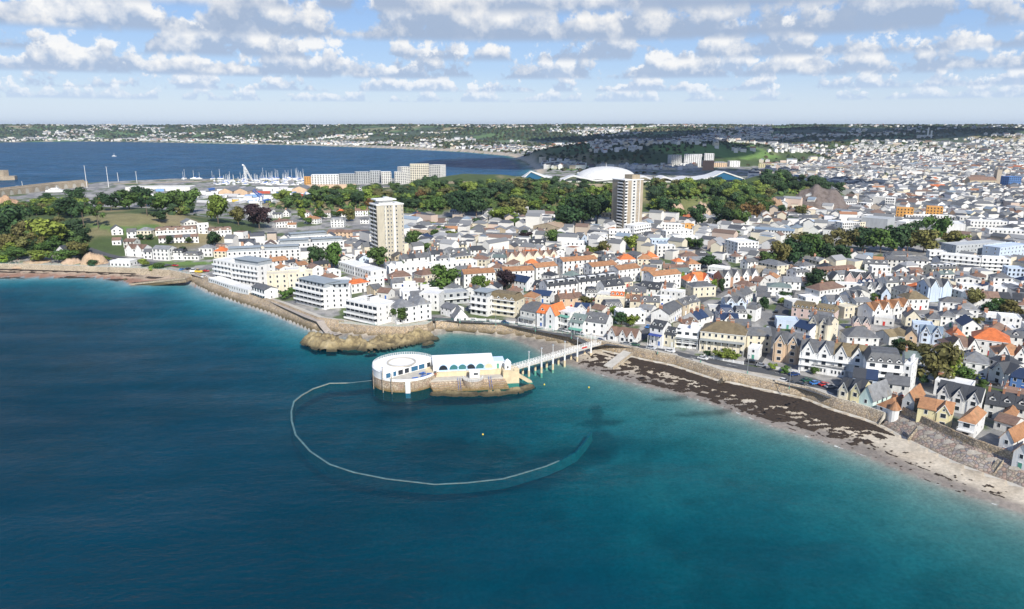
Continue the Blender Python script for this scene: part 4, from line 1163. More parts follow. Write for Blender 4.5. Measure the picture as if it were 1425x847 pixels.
TOWN += '''
terrace|889.4,399.6,918.7,402.9|5.4,8|g3.6|Wd|n=3 d=3
house|957,391,992,389.6|4.6,11|h4.2|Wo|x=2 c=1
flats|965.4,399.2,996.8,397.6|6.2,10|h2|Cs|
terrace|1005.3,385.3,1057,381.4|6.8,9|g3.6|Ks|n=4 x=4 xc=WKKW
terrace|1024,417,1048,405.4|5.4,8|g3.2|Ws|n=4 c=1
terrace|876.7,418.9,918.7,420.3|5.8,9|g2.6|Cs|n=3 d=3 rmix=bss c=1
house|931,437.5,949.4,425.5|5.4,9|g3|Ws|c=1
terrace|951,424.4,974.7,417.6|5.8,8|g2.6|Cs|n=3 mix=BCC d=3
terrace|970.7,444.5,993.4,437.6|5.2,8|g3.2|Wn|n=3 c=1 rmix=nns
house|1000,435,1022,435.6|5.8,9|m2.4|Wn|d=2
house|1022.5,435.6,1040,436.2|5.8,9|m2|Ws|d=2
terrace|1009.4,420.4,1038.8,420.6|5,8|g2.2|Ls|n=2 x=2
house|1038.8,429,1052,431|6,8|m2|Ws|
house|904.6,454.4,922.3,457.5|8,9|g3|Wd|d=2 v=1 vc=n
house|923.5,463.5,940,466.7|5.6,8|g3|Cd|d=2
hotel|940.5,459.4,972.5,462.6|7.6,10|f|Wg|b=1 v=1 rb=1
hotel|975,460.2,1037,466.8|9,13|h3.6|Cl|v=1 c=2 w=7
shop|1041,484.2,1056.4,486.4|4.6,7|f|We|
house|1040,466,1074,467.5|7.6,9|g3|Cs|c=1
house|1077,474.4,1094.5,476.8|8.6,11|g4|Hs|x=1 c=1
house|1095,476.9,1113,479.5|8.6,11|g4|Hs|x=1 c=1
hotel|1113.6,486.2,1136,489.1|8.6,12|g4|Ws|x=1 b=1 c=1
hotel|1136.3,489.2,1159,492|8.6,12|g4|Ws|x=1 b=1 c=1
hotel|1159.4,492,1182,494.9|8.6,12|g4|Wl|x=1 b=1 c=1
hotel|1182.3,495,1205.5,497.9|8.6,12|g4|Wl|x=1 b=1 c=1
cafe|1131,507,1176,514|3.4,5|g1|Ws|w=9
flats|1206,503,1257.6,508|10.4,12|m3.4|Ws|d=4 b=1
flats|1258,507.4,1269,509.4|10.6,11|f|Wl|rb=1 w=1
house|1167,533,1183,536.8|6.4,9|g3.6|Cd|x=1
house|1183.4,537,1200,540.8|6.4,9|g3.6|Yd|x=1
house|1187,524,1204,526.4|6,8|g3|Ld|
house|1204.4,526.4,1221,528.6|6,8|g3|Ln|
house|1196.5,543,1216,549.4|5.4,12|G4.6|Mg|
house|1221.4,557.5,1246.5,565|4.4,11|h3|Wt|turret c=1
house|1256,554.5,1273,558.5|5.6,11|G3|Gt|
house|1277.4,566,1301,570.6|5.6,10|g2.6|Yt|
house|1301.4,570.8,1325.6,575.4|5.6,10|g2.6|Yt|x=1
house|1334.6,584.5,1357,590|5.4,13|h2.4|Wt|b=1
terrace|1303,545.6,1366,558.6|5.6,9|g4|Wd|n=3 x=3
terrace|1370.5,559.5,1432,571|5,9|g4|wd|n=3 d=3 c=1
house|1391.5,607.6,1411,613.6|5,11|G3|Wt|
house|1411,626,1434,633.6|5,11|G3|Wt|
cottage|1384,584,1412,592|3,8|g2|wb|
house|1394,577,1412,581|4,8|h2|wt|
villa|1336,501.6,1376,507.2|6,10|h3|Wg|
house|1377,511,1404,520.4|5.4,10|g3.4|Wd|x=1 c=1
cottage|1320,514.6,1338,516.4|3,7|G2.4|Cg|
house|1407,523,1432,527.5|5,9|g3|Nn|
house|1215,431.4,1240,428|6.2,9|g3.4|Wt|x=2
house|1240.3,428,1268,424|6.2,9|g3.4|Wt|x=2 c=1
villa|1264,416.4,1293.7,415.8|5.8,10|h3.2|Wl|c=1
house|1292.6,398.6,1309,398.2|8.6,10|g4|Ls|x=1
house|1309.4,398.2,1325.7,397.8|8.6,10|g4|Ls|x=1
terrace|1234,392.4,1293,391.4|7,9|g3.2|ws|n=4 d=4 c=1
house|1261,441,1281.7,442.4|5,9|G3.4|Cs|c=1
house|1291,443,1308,444.4|5,8|h2.4|Cs|c=1
house|1310,439.6,1329,441|5,8|h2.4|Ws|c=1
house|1331,437.4,1355,438.4|5,9|h2.4|Ws|c=1
annexe|1271,450.4,1299,453|4.6,7|f|Ld|
house|1280.6,461.4,1296,463|5,9|g2.8|Lu|x=1
house|1296.4,463,1312,464.8|5,9|g2.8|Lu|x=1
house|1340,453,1366,454.6|5,11|G3|Wn|
villa|1353,470.4,1406,477|6.6,12|h4|Wo|c=1 rb=0
house|1326,467.8,1344,468.6|4.6,8|h3|Wo|c=1
house|1320.4,482.4,1366,484|4.8,11|h3.6|Wb|x=2 c=1
cottage|1296,484,1318,489.6|3,7|g1.6|wb|
cottage|1318.5,489.7,1339,495.6|3,7|g1.6|wl|
house|1374,459.8,1411,463|4.8,10|h3|Bb|c=1
villa|1386,492,1432,496.4|5.8,11|h3.4|Wt|x=2
terrace|1346,413,1408.4,415.8|5.8,9|g3|Wb|n=4 rmix=bbbd
terrace|1409,416,1436,418.4|5.8,9|g3|Wd|n=2
house|1260,466.6,1276.7,468.4|4.4,8|G2.8|Hs|
house|1238,468,1258,466|4,8|g2.4|wl|
villa|1179,468.6,1224,470.2|5,11|h3.6|Ws|c=0
house|1232,464,1258,468.4|4,9|h2.6|Wl|
flats|1125,447.2,1154,452.6|7.6,11|g3.4|Cs|x=2 turret c=1
flats|1102,427.2,1132,431|5,9|m2.2|Pl|d=5
flats|1132.4,431,1162,435|5,9|m2.2|Pl|d=5
villa|1141,404.4,1176.8,399.4|5.8,10|h3|Wb|c=1
house|1183.4,413.4,1203.4,412.4|5.8,9|g3.4|Ws|x=2
house|1153,419,1182,419|4.6,9|g3|Ls|x=1
house|1069,399,1102,400.6|5,10|h1.8|We|
house|1091,391.4,1115,392.4|5,9|g2.8|Wg|
house|1108.7,379,1126,377.4|4.8,9|g2.6|Ws|d=2 boxd
flats|1055,363.8,1082,369.6|7,10|h2.2|Cg|
store|1142,376.4,1166,374.6|4.4,8|g1.8|Kb|
store|1166.4,374.6,1191.4,372.6|4.4,8|g1.8|Kb|
house|1142,386.6,1153,387|4.6,8|G4|Ws|
house|1158,388.4,1171,388.6|4.6,8|G4|Ws|
terrace|1176,384.6,1217,387.4|5.6,8|g3|Pd|n=3 x=3
terrace|1204.4,400.4,1229,401.4|5.6,8|g3.2|Ws|n=2 x=2
house|1227,408.6,1240,409.4|5.2,8|G3.4|Ls|
annexe|1199.4,427,1227.5,429.8|4.4,7|f|Wg|
annexe|1217,441.4,1245,444.4|3.6,9|f|wd|
cottage|1187,448.4,1212,450.4|4,8|g2.6|Ps|x=2
house|1105,453,1127,459.4|4.8,8|g3|Wn|
annexe|1081.5,445.4,1112,447|4,8|f|Lu|
annexe|1084,413,1102,413.6|3.4,8|f|We|
annexe|1103,421,1122,420|4,8|f|wu|
house|1052,404,1066,405|4.6,8|g2.6|Ws|c=1
house|1054,412,1072,413|3.8,8|g2.2|ws|
house|1046,390,1058,392|5,8|g2.6|wb|
house|1061,379,1080,381|4,8|g2.4|Wg|
house|863,361,884.7,360.4|4,9|h3|Wo|c=1
house|900,358.4,917,357.6|4,9|h3.2|Ko|c=1
villa|948,357,973.4,357|4.6,10|h2.6|Wb|c=1
house|957.6,367.6,975.4,367|4.4,8|h2.4|Wt|c=1
house|940,364.4,954,364|4,8|h2|wo|
house|923,372.6,940,373|4.4,8|g2.2|Bb|c=1
house|940.4,373,959,373.4|4.4,8|g2.2|Wb|c=1
house|905,366,921,366.6|4,8|g2.2|ws|
house|985,371,1009,374|4,9|f|Wg|
shed|687,319,704,319|5,11|G2.2|Bg|brickm w=0
shed|704.4,319,721,319|5,11|G2.2|Bg|brickm w=0
shed|721.4,319,738,319|5,11|G2.2|Bg|brickm w=0
shed|742,314,780,317|6.4,20|G3.4|Ba|brickm w=3
terrace|671,327,726,328.4|5,8|g2|Ws|n=4 mix=WCYC
house|671,320.4,687,321|5,9|g2.2|Wb|
terrace|709,339.4,735,338|5,9|g3|Ws|n=2 d=2
terrace|737,338,760.7,337.8|5,9|g3|Wd|n=2 d=2
house|683,343.4,702,342|4.8,9|g3|Wd|c=1
house|655,348,678,347|4.8,9|g3|Wd|c=1
terrace|706,357.2,776,353|5.8,9|g2.8|Cb|n=6 x=6 c=1
annexe|781,343.4,814,344.4|4,9|f|Wg|
house|788,336,812,336.8|6.6,7|f|Wg|
house|734,366.4,750,365.8|3.6,7|h2.4|wo|
house|685,357.8,704.7,358.4|5,8|g1.8|We|
house|682,372.4,698,373.6|4.6,8|h2.8|Cb|c=1
house|655,360,676,361.4|5,8|h2.2|Cb|c=1
flats|706,285.4,728.7,288.9|8,9|f|Wg|
villa|746,297,775,297.2|4,10|h2.4|Wb|c=1
villa|779.6,296.4,798.6,295.4|4,9|f|Wg|c=1
house|671,291.4,682,292.6|4.6,8|g2|Ws|
house|626,293,642,294|4.4,8|g2|wg|
terrace|784,328,810,330.6|5,8|g2.8|Ls|n=2 d=2 rmix=ns
flats|821,329.8,846,329.8|7.6,11|f|Wg|
flats|819,322.8,846,323.6|6,10|h2|wg|
'''
TOWN += '''
flats|837,297,868,298|11,10|f|Bg|w=6
flats|848,320.6,878,321|11,10|f|Wg|b=1
flats|883,314.4,906,310.6|12,11|f|Wg|b=1
flats|921,311.8,953,312.8|8,10|f|Wu|w=7
flats|927,322,964.7,320|8,9|f|Wg|w=6
flats|938,329.4,970.7,329.4|9,9|f|Wg|b=1
flats|907,334,938.4,334|8,9|f|Lg|w=6
flats|915,342.2,940,342.2|8,8|f|Wg|w=4
flats|953.6,312.6,966,312|8,8|f|Og|w=2
flats|821,324.6,843,326.4|8,9|f|wg|w=5
school|1027,338,1056,336.6|10,18|f|Wg|w=6
school|1013,331.6,1026,337|9,12|f|Lg|w=4
school|1050,318.6,1105,321.6|7,13|g1.6|Wu|w=14
school|1037,316,1050,318|6,10|f|We|w=3
office|1127.6,307.6,1171.4,309|8,11|f|Le|w=12 win
office|1172.8,310.2,1197,309.6|10,12|f|Wg|w=9
office|1197.5,309.4,1223.5,308.4|10,12|f|Cg|w=8
store|1199,302.4,1235.5,305.4|14,20|f|Gg|w=0
store|1261,309,1344,312|11,22|f|Wg|w=0
store|1248,307.6,1261,309|13,20|f|Wg|w=0
office|1248,289.4,1272,290.4|14,12|f|Og|w=5
office|1289.8,287.6,1313,288.6|14,12|f|Og|w=5
office|1261,299,1330,301|8,10|f|Wg|w=16
office|1377,319.6,1427,321.6|11,14|f|Wg|w=8
office|1351,307.4,1402,308.6|9,12|f|Wg|w=10
office|1336,302,1360,302.6|9,12|f|wg|w=5
flats|1294,350,1318,351|8,9|f|Wg|b=1
flats|1310,354,1366,359|10,10|f|Wg|b=1
flats|1367,359,1407,360.6|10,10|f|Wg|b=1
flats|1331,341.6,1400,336.6|11.6,12|f|Gg|w=14 win
flats|1392,345,1432,340|11,12|f|Lg|w=8 win
terrace|1298,374,1334.4,372.8|5,9|g3|Cs|n=2 d=4 boxd
house|1238,355.2,1273.7,355.4|5,10|h2.6|Ws|c=2
house|1235,361,1262,362|5,8|g2.6|ws|
house|1263,362,1292,363|5,8|g2.6|Ws|c=1
house|1247,376.4,1267,377|4.6,8|G3|Ws|
house|1269,378,1285,378|4.6,8|g2.6|Wb|
house|1383,386,1410,387.2|5.4,9|h2.4|Ws|c=1
house|1350,384,1372,386|4.6,9|h2|wb|c=1
flats|1403,373,1427,374|8,9|f|Lg|w=4
annexe|1340,398,1366,399|5,10|f|Wu|
house|1383,400,1402,401|6,9|f|Wg|c=1
terrace|1204,366,1236,368|4.6,8|g2.6|Ws|n=3 d=3
house|1180,356,1200,357|5,9|G3.6|Wd|x=0 c=1
house|1201,357,1214,358|5,8|g3|Wu|c=1
house|1215,362,1230,363|4.6,8|g2.6|Ht|
house|1062,307,1092,309|5,9|h2.6|Wb|
house|1092,302,1108,304|6,9|G3|Ws|
house|1103,291.6,1120,292.4|5.6,8|g3|Ws|c=1
house|1122,290,1141,291|5,8|G3|Wt|c=1
house|1131,298.6,1146,299.6|4.6,8|G3|Ws|
house|1095,298,1109,299|5,8|g3|Bs|d=2
house|1147,300.6,1158,301.4|4,8|g2|Ls|
terrace|1140,294,1160,295|5,8|g2.4|Bg|n=2
hotel|1166,278.6,1193,280|10,12|m2|Wg|d=3
hotel|1194,281.6,1206,283|9,10|f|Wg|
shop|1160,292,1198,296|4.6,12|g2|Wg|w=8
flats|1215,274,1232,275|13,14|f|wg|w=0
flats|1232.6,275.4,1245,276|14,12|f|Wg|w=4
store|1199,299,1232,302|7,12|f|Wg|w=3
'''
for ln_ in TOWN.strip().splitlines():
    if ln_.strip(): spec(ln_)
# ------------------------------------------------------------------ helpers for landmarks
def at_Y(px, py, Y):
    u, v = px - CX, py - CY
    dy, dz = FPX * CP - v * SP, -FPX * SP - v * CP
    return Vector((u * Y / dy, Y, CAMZ + dz * Y / dy))
LAND = []   # (px, py, words) places a label can refer to
def mark(px, py, words): LAND.append((px, py, words))

# ------------------------------------------------------------------ tower blocks
def tower(name, label, A, B, H, D, fl, zb, wallc, cols, balc, cap, wm='wall_render'):
    ax, ay = A; bx, by = B
    Lf = math.hypot(bx - ax, by - ay); ang = math.atan2(by - ay, bx - ax); L2 = Lf / 2
    root = empty(name, ((ax + bx) / 2, (ay + by) / 2, zb), ang); tag(root, label, 'tower block')
    FOOT.append((root.location.x - math.sin(ang) * D / 2, root.location.y + math.cos(ang) * D / 2, max(Lf, D) * .6, ang, Lf, D))
    b = MB(); b.box(-L2, 0, -4, L2, D, H, wm); b.obj('wall', root, wallc)
    fh = H / fl
    for x0, x1, c, mat in cols:    # vertical bands on the front
        m_ = MB(); m_.box(-L2 + Lf * x0, -.22, -3, -L2 + Lf * x1, -.01, H - .1, mat); m_.obj('pilaster', root, c)
    n = 0
    for face, u0, u1, kind in balc:
        for f in range(fl):
            z = f * fh; 
            if kind == 'w':
                k = (u0 + u1) / 2; w_ = (u1 - u0) * (Lf if face == 'F' else D)
                loc = (-L2 + Lf * k, -.03, z + .9) if face == 'F' else ((-L2 - .03, D * (1 - k), z + .9) if face == 'L' else (L2 + .03, D * k, z + .9))
                if face == 'F' and any(x0 <= k <= x1 for x0, x1, _, _ in cols): loc = (loc[0], -.24, loc[2])
                link('window', win_mesh(min(w_, 2.2), 1.5), root, loc=loc, rz=0 if face == 'F' else (-math.pi / 2 if face == 'L' else math.pi / 2))
            else:
                m_ = MB(); dp = 1.1
                if face == 'F': m_.box(-L2 + Lf * u0, -dp, z - .1, -L2 + Lf * u1, -.02, z + .12, 'white_paint'); m_.box(-L2 + Lf * u0, -dp, z + .12, -L2 + Lf * u1, -dp + .1, z + 1.05, 'white_paint'); m_.box(-L2 + Lf * u0 + .2, -.3, z + .3, -L2 + Lf * u1 - .2, -.02, z + 2.3, 'glass_pane')
                elif face == 'R': m_.box(L2 + .02, D * u0, z - .1, L2 + dp, D * u1, z + .12, 'white_paint'); m_.box(L2 + dp - .1, D * u0, z + .12, L2 + dp, D * u1, z + 1.05, 'white_paint'); m_.box(L2 + .02, D * u0 + .2, z + .3, L2 + .3, D * u1 - .2, z + 2.3, 'glass_pane')
                else: m_.box(-L2 - dp, D * u0, z - .1, -L2 - .02, D * u1, z + .12, 'white_paint'); m_.box(-L2 - dp, D * u0, z + .12, -L2 - dp + .1, D * u1, z + 1.05, 'white_paint'); m_.box(-L2 - .3, D * u0 + .2, z + .3, -L2 - .02, D * u1 - .2, z + 2.3, 'glass_pane')
                m_.obj('balcony', root)
    m_ = MB(); m_.box(-L2 - .4, -.4, H, L2 + .4, D + .4, H + .7, 'white_paint'); m_.obj('roof_edge', root)
    cap(root, L2, D, H)
    return root
a, b_ = unproj(524, 286, 5.2 + 40), unproj(561, 284, 5.2 + 40)
def cap1(root, L2, D, H):
    m_ = MB(); m_.box(-L2 * .7, D * .25, H + .7, L2 * .35, D * .75, H + 3.2, 'wall_render'); po = m_.obj('plant_room', root, (.6, .6, .58))
    m_ = MB(); m_.box(-L2 * .95, D * .1, H + 3.2, L2 * .55, D * .9, H + 4.0, 'white_paint'); m_.box(-L2 * .2, D * .3, H + 4, L2 * .1, D * .6, H + 5.2, 'white_paint'); m_.obj('plant_room_roof', po)
tower('tower_block', 'tall cream tower block with balconies on its narrow side, standing among the town houses', a, b_, 40, 15, 14, 5.2, (.50, .455, .355),
      [(.30, .335, (.7, .68, .6), 'wall_render'), (.60, .68, (.74, .72, .68), 'wall_render')],
      [('F', .27, .30, 'w'), ('F', .38, .44, 'w'), ('F', .50, .55, 'w'), ('F', .70, .76, 'w'), ('F', .93, .97, 'w'), ('L', .05, .40, 'b'), ('L', .55, .95, 'b')], cap1)
mark(536, 325, 'the cream tower block')
zt = 10.0
a, b_ = unproj(870, 251, zt + 42), unproj(895.5, 250, zt + 42)
def cap2(root, L2, D, H):
    m_ = MB(); m_.box(-L2 * .1, D * .1, H + .7, L2 * .75, D * .7, H + 4.5, 'beige_brick'); m_.obj('plant_room', root)
tower('tower_block', 'taller brown and white tower block standing against the wooded hill below the white dome', a, b_, 42, 20, 15, zt, (.40, .335, .25),
      [(.0, .16, (.60, .58, .53), 'wall_render'), (.36, .64, (.60, .60, .57), 'wall_render'), (.80, .84, (.7, .7, .68), 'wall_render')],
      [('F', .0, .14, 'b'), ('F', .38, .62, 'w'), ('F', .70, .74, 'w'), ('R', .50, .95, 'b'), ('L', .1, .5, 'b')], cap2, 'wall_render')
mark(887, 275, 'the brown tower block')

# ------------------------------------------------------------------ leisure centre on the hill
YD = 965.0
root = empty('leisure_centre', at_Y(843, 250.5, YD)); tag(root, 'leisure centre with a white dome and wavy white roofs on the wooded hill', 'leisure centre')
ro = root.location
m_ = MB(); R1, R2, HD = 39.0, 30.0, 14.5; V, F = [], []
nu, nv = 40, 10
for j in range(nv + 1):
    t = j / nv * math.pi / 2 * .97
    for i in range(nu):
        p_ = 2 * math.pi * i / nu; V.append((R1 * math.cos(p_) * math.cos(t), R2 * math.sin(p_) * math.cos(t), 3.2 + HD * math.sin(t)))
for j in range(nv):
    for i in range(nu): F.append((j * nu + i, j * nu + (i + 1) % nu, (j + 1) * nu + (i + 1) % nu, (j + 1) * nu + i))
F.append(tuple(nv * nu + i for i in range(nu)))
m_.poly(V, F, 'sheet_roof'); m_.obj('dome', root, (.62, .62, .60), smooth=True)
m_ = MB(); m_.prism([(38 * math.cos(2 * math.pi * i / 40), 29 * math.sin(2 * math.pi * i / 40)) for i in range(40)], -8, 3.3, 'wall_render'); do = m_.obj('wall', root, (.72, .72, .70))
m_ = MB()
for i in range(40):
    if i % 6 != 5:
        p0, p1 = 2 * math.pi * i / 40, 2 * math.pi * (i + 1) / 40
        m_.face([(38.3 * math.cos(p0), 29.3 * math.sin(p0), 1.0), (38.3 * math.cos(p1), 29.3 * math.sin(p1), 1.0), (38.3 * math.cos(p1), 29.3 * math.sin(p1), 2.8), (38.3 * math.cos(p0), 29.3 * math.sin(p0), 2.8)], 'glass_pane')
m_.obj('window_band', root)
def shell(pts, Yf, depth, back, col_):
    """wavy roof sheet following pts (photograph places) along its front edge"""
    Q = []
    for i in range(len(pts) - 1):
        for k in range(5):
            t = k / 5; s_ = t * t * (3 - 2 * t)
            Q.append((pts[i][0] + (pts[i + 1][0] - pts[i][0]) * t, pts[i][1] + (pts[i + 1][1] - pts[i][1]) * (t if 'x' in back else s_)))
    Q.append(pts[-1])
    f = [at_Y(x, y, Yf) - ro for x, y in Q]
    bk = [(p.x, p.y + depth, p.z * .75 + 3.4 * .25 + 1.0) for p in f]
    m_ = MB(); n = len(f)
    lo = [(p.x, p.y, p.z - 1.5) for p in f]
    m_.poly([tuple(p) for p in f] + bk + lo, [(i, i + 1, i + 1 + n, i + n) for i in range(n - 1)] + [(i + 2 * n, i + 1 + 2 * n, i + 1, i) for i in range(n - 1)], 'sheet_roof')
    return m_.obj('roof_shell', root, col_)
shell([(724, 251), (739, 237.5), (758, 245.5), (779, 250.5)], YD - 30, 34, 'x', (.70, .70, .68))
shell([(779, 250.5), (798, 244), (812, 247), (830, 250.5), (850, 249), (868, 250)], YD - 31, 20, '', (.68, .68, .66))
shell([(868, 250), (896, 245), (912.5, 250.5), (925, 246), (942, 251), (956, 247), (971, 250)], YD - 29, 30, '', (.68, .67, .66))
shell([(971, 250), (992, 245.5), (1007.5, 238), (1038, 248.5)], YD - 25, 38, 'x', (.68, .68, .66))
for pts, Yf in (([(727, 251), (739, 239.3), (770, 251)], YD - 29), ([(984, 250.5), (1007.5, 239.8), (1034, 250)], YD - 24)):
    m_ = MB(); q = [at_Y(x, y, Yf) - ro for x, y in pts]; m_.face([q[0], q[2], q[1]], 'blue_glass')
    m_.face([q[0] + Vector((0, .1, -8)), q[2] + Vector((0, .1, -8)), q[2] + Vector((0, .1, 0)), q[0] + Vector((0, .1, 0))], 'glass_pane'); m_.obj('glazed_gable', root)
m_ = MB(); q0, q1 = at_Y(780, 250, YD - 27) - ro, at_Y(985, 250, YD - 27) - ro; m_.box(q0.x, q0.y, -9, q1.x, q0.y + 22, 1.0, 'wall_render'); m_.obj('lower_wall', root, (.55, .55, .52))
m_ = MB(); m_.tube((0, 0, 3 + HD), (0, 0, 3 + HD + 5), .35, .1, 'white_paint', 6); m_.obj('mast', root)
mark(835, 243, 'the white dome')
# fortress rampart below it
def rampart(px0, px1, py, h, label):
    a, b_ = Vector((*hit(px0, py), 0)), Vector((*hit(px1, py), 0)); a.z, b_.z = T(a.x, a.y), T(b_.x, b_.y)
    o_ = empty('rampart_wall', a); tag(o_, label, 'wall'); d = b_ - a; m_ = MB()
    n = Vector((-d.y, d.x, 0)).normalized() * 1.5
    m_.poly([tuple(v) for v in (Vector((0, 0, -4)), d + Vector((0, 0, -4)), d + Vector((0, 0, h)), Vector((0, 0, h)), n + Vector((0, 0, -4)), d + n + Vector((0, 0, -4)), d + n + Vector((0, 0, h)), n + Vector((0, 0, h)))],
            [(0, 1, 2, 3), (5, 4, 7, 6), (3, 2, 6, 7), (1, 5, 6, 2), (4, 0, 3, 7)], 'pale_stone'); m_.obj('wall_face', o_)
rampart(755, 778, 262, 4, 'short old stone rampart wall among the trees left of the white dome')
rampart(800, 850, 260, 3.4, 'long low stone rampart wall on the hillside just below the white dome')
rampart(908, 948, 262, 4, 'pale rampart wall among bushes right of the brown tower block')
rampart(618, 655, 256, 3, 'low stone wall at the top of the wooded hill above the cream tower block')

# ------------------------------------------------------------------ cliffs and bare rock
def cliff(name, label, px0, px1, pyt, pyb, seed, tint=(1, 1, 1), cat='cliff', lean=.5):
    cx, cy = hit((px0 + px1) / 2, pyb); zb = T(cx, cy)
    zc = cy * CP - (zb - CAMZ) * SP
    w = (px1 - px0) / FPX * zc; h = (pyb - pyt) / FPX * zc * 1.05
    nu, nv = 60, 30
    U, Vv = np.meshgrid(np.linspace(-1, 1, nu), np.linspace(0, 1, nv))
    env = np.clip(1 - np.abs(U) ** 2.4, 0, 1) ** .6 * (.72 + .5 * fbm(U * 3 + seed, U * 0 + seed, seed, 3))
    X = U * w / 2 * (1 - .12 * Vv); Z = Vv * h * env
    Y = lean * h * Vv ** 1.3 + (abs(U) ** 2) * w * .18 + 3.0 * (fbm(X / 5, Z / 5, seed, 4) - .5) * np.minimum(1, h / 8)
    # closing back slope
    Xb, Zb, Yb = X[-1:] * .96, Z[-1:] - .5, Y[-1:] + w * .30
    X = np.vstack([X, Xb, Xb]); Z = np.vstack([Z - .8, Zb, Zb - h * .6 - 3]); Y = np.vstack([Y, Yb, Yb + w * .2])
    o_ = link(name, grid_mesh(name, X, Y, Z, ['cliff_rock']), loc=(cx, cy, zb), col=tint, rz=-math.atan2(cx, cy)); tag(o_, label, cat)
    return o_
cliff('cliff', 'bare pinkish quarry cliff right of the brown tower block, the left of two', 925, 955, 282, 298, 3, (1, 1, 1))
cliff('cliff', 'bare pinkish quarry cliff below the lime-green bushes, the right of two', 954, 993, 284.5, 304, 5, (1, 1, 1))
cliff('cliff', 'grey rock mound behind the white houses left of the blue and orange office', 1085, 1182, 264, 291, 8, (.36, .40, .50), lean=1.4)
cliff('cliff', 'brown rock slope at the left foot of the grey rock mound', 1062, 1092, 277, 296, 11, (.75, .68, .62))
cliff('cliff', 'tan rock knoll at the left edge of the wooded hill', -12, 34, 274, 294, 13, (.95, .85, .75))
cliff('cliff', 'pale low rock face behind the promenade, left of the white beach cafe', 84, 116, 361, 370, 17, (1.1, 1.1, 1.1))
cliff('cliff', 'pale rough rock beside the white beach cafe', 112, 152, 354, 370, 19, (1.1, 1.08, 1.0))
cliff('cliff', 'low pale rock below the green shrubs at the left edge', 20, 86, 364, 371, 23, (1.1, 1.1, 1.05))

# ------------------------------------------------------------------ sea pool terrace, footbridge
yf = unproj(564, 546, 0)[1]; zc0 = (yf + 13) * CP + CAMZ * SP; RD = 44.8 / FPX * zc0
DX, DY = (564.4 - CX) / FPX * zc0, yf + RD
root = empty('sea_pool_terrace', (DX, DY, 0)); tag(root, 'round white sea pool terrace on a stone drum standing in the water', 'bathing terrace')
def circ(r, n=56, a0=0, a1=2 * math.pi, close=False):
    return [(r * math.cos(a0 + (a1 - a0) * i / n), r * math.sin(a0 + (a1 - a0) * i / n)) for i in range(n + (1 if close else 0))]
m_ = MB(); m_.prism(circ(RD), -4, 4.3, 'lido_stone', 'pale_concrete'); m_.obj('stone_drum', root)
ca = np.array(unproj(548, 524, 4.4)) - (DX, DY); cb = np.array(unproj(603, 509, 4.4)) - (DX, DY)
def oncircle(p, q):   # extend the line p-q to the circle, both ways
    d = (q - p) / np.linalg.norm(q - p); bq = p @ d; cq = p @ p - (RD - .15) ** 2; s_ = math.sqrt(bq * bq - cq)
    return p + d * (-bq - s_), p + d * (-bq + s_)
pa, pb = oncircle(ca, cb); a0, a1 = math.atan2(pb[1], pb[0]), math.atan2(pa[1], pa[0])
if a1 < a0: a1 += 2 * math.pi
cres = circ(RD - .15, 48, a0, a1, True)
m_ = MB(); m_.prism(cres, 4.3, 7.0, 'white_paint', 'pale_concrete'); pav = m_.obj('pavilion', root)
m_ = MB(); m_.prism(circ(RD - .02, 48, a0, a1, True), 7.0, 7.35, 'white_paint'); m_.obj('pavilion_roof', root)
m_ = MB(); n = 40
rin, rout = RD * .40, RD * .45
for i in range(n):
    p0, p1 = 2 * math.pi * i / n, 2 * math.pi * (i + 1) / n; q = [(r * math.cos(p) - 1.6, r * math.sin(p) + 1.5) for r, p in ((rin, p0), (rout, p0), (rout, p1), (rin, p1))]
    m_.prism(q, 7.36, 7.75, 'pale_concrete')
m_.obj('roof_kerb', root)
dv_ = (pb - pa) / np.linalg.norm(pb - pa); nv_ = np.array([dv_[1], -dv_[0]]); LL = np.linalg.norm(pb - pa)
wroot_ang = math.atan2(dv_[1], dv_[0])
for k, (u, w_, g_) in enumerate(((.10, 2.2, 'blue_glass'), (.22, 1.6, 'blue_glass'), (.33, 2.4, 'glass_pane'), (.45, 2.2, 'glass_pane'), (.60, 3.4, 'blue_glass'), (.74, 3.0, 'blue_glass'), (.88, 1.8, 'glass_pane'))):
    p = pa + dv_ * LL * u + nv_ * .03
    link('window', win_mesh(w_, 2.1, g_), root, loc=(p[0], p[1], 4.45), rz=wroot_ang)
m_ = MB()
rl = circ(RD - .3, 48, a0, a1, True)
for i, (x, y) in enumerate(rl):
    m_.box(x - .06, y - .06, 7.35, x + .06, y + .06, 8.35, 'white_paint')
    if i: 
        for hh in (7.85, 8.3): m_.tube((*rl[i - 1], hh), (x, y, hh), .05, .05, 'white_paint', 5)
m_.obj('railing', root)
m_ = MB(); lo = circ(RD - .05, 26, a1, a0 + 2 * math.pi, True); li = circ(RD - .45, 26, a1, a0 + 2 * math.pi, True)
for i in range(26): m_.prism([li[i], lo[i], lo[i + 1], li[i + 1]], 4.3, 5.15, 'white_paint')
m_.obj('parapet', root)
p = np.array(unproj(567, 541, 0)) - (DX, DY); p *= (RD + .3) / np.linalg.norm(p)
m_ = MB(); m_.box(p[0] - .9, p[1] - .9, -2, p[0] + .9, p[1] + 1.4, 4.6, 'white_paint'); m_.obj('buttress', root)
mark(565, 520, 'the round sea pool terrace')
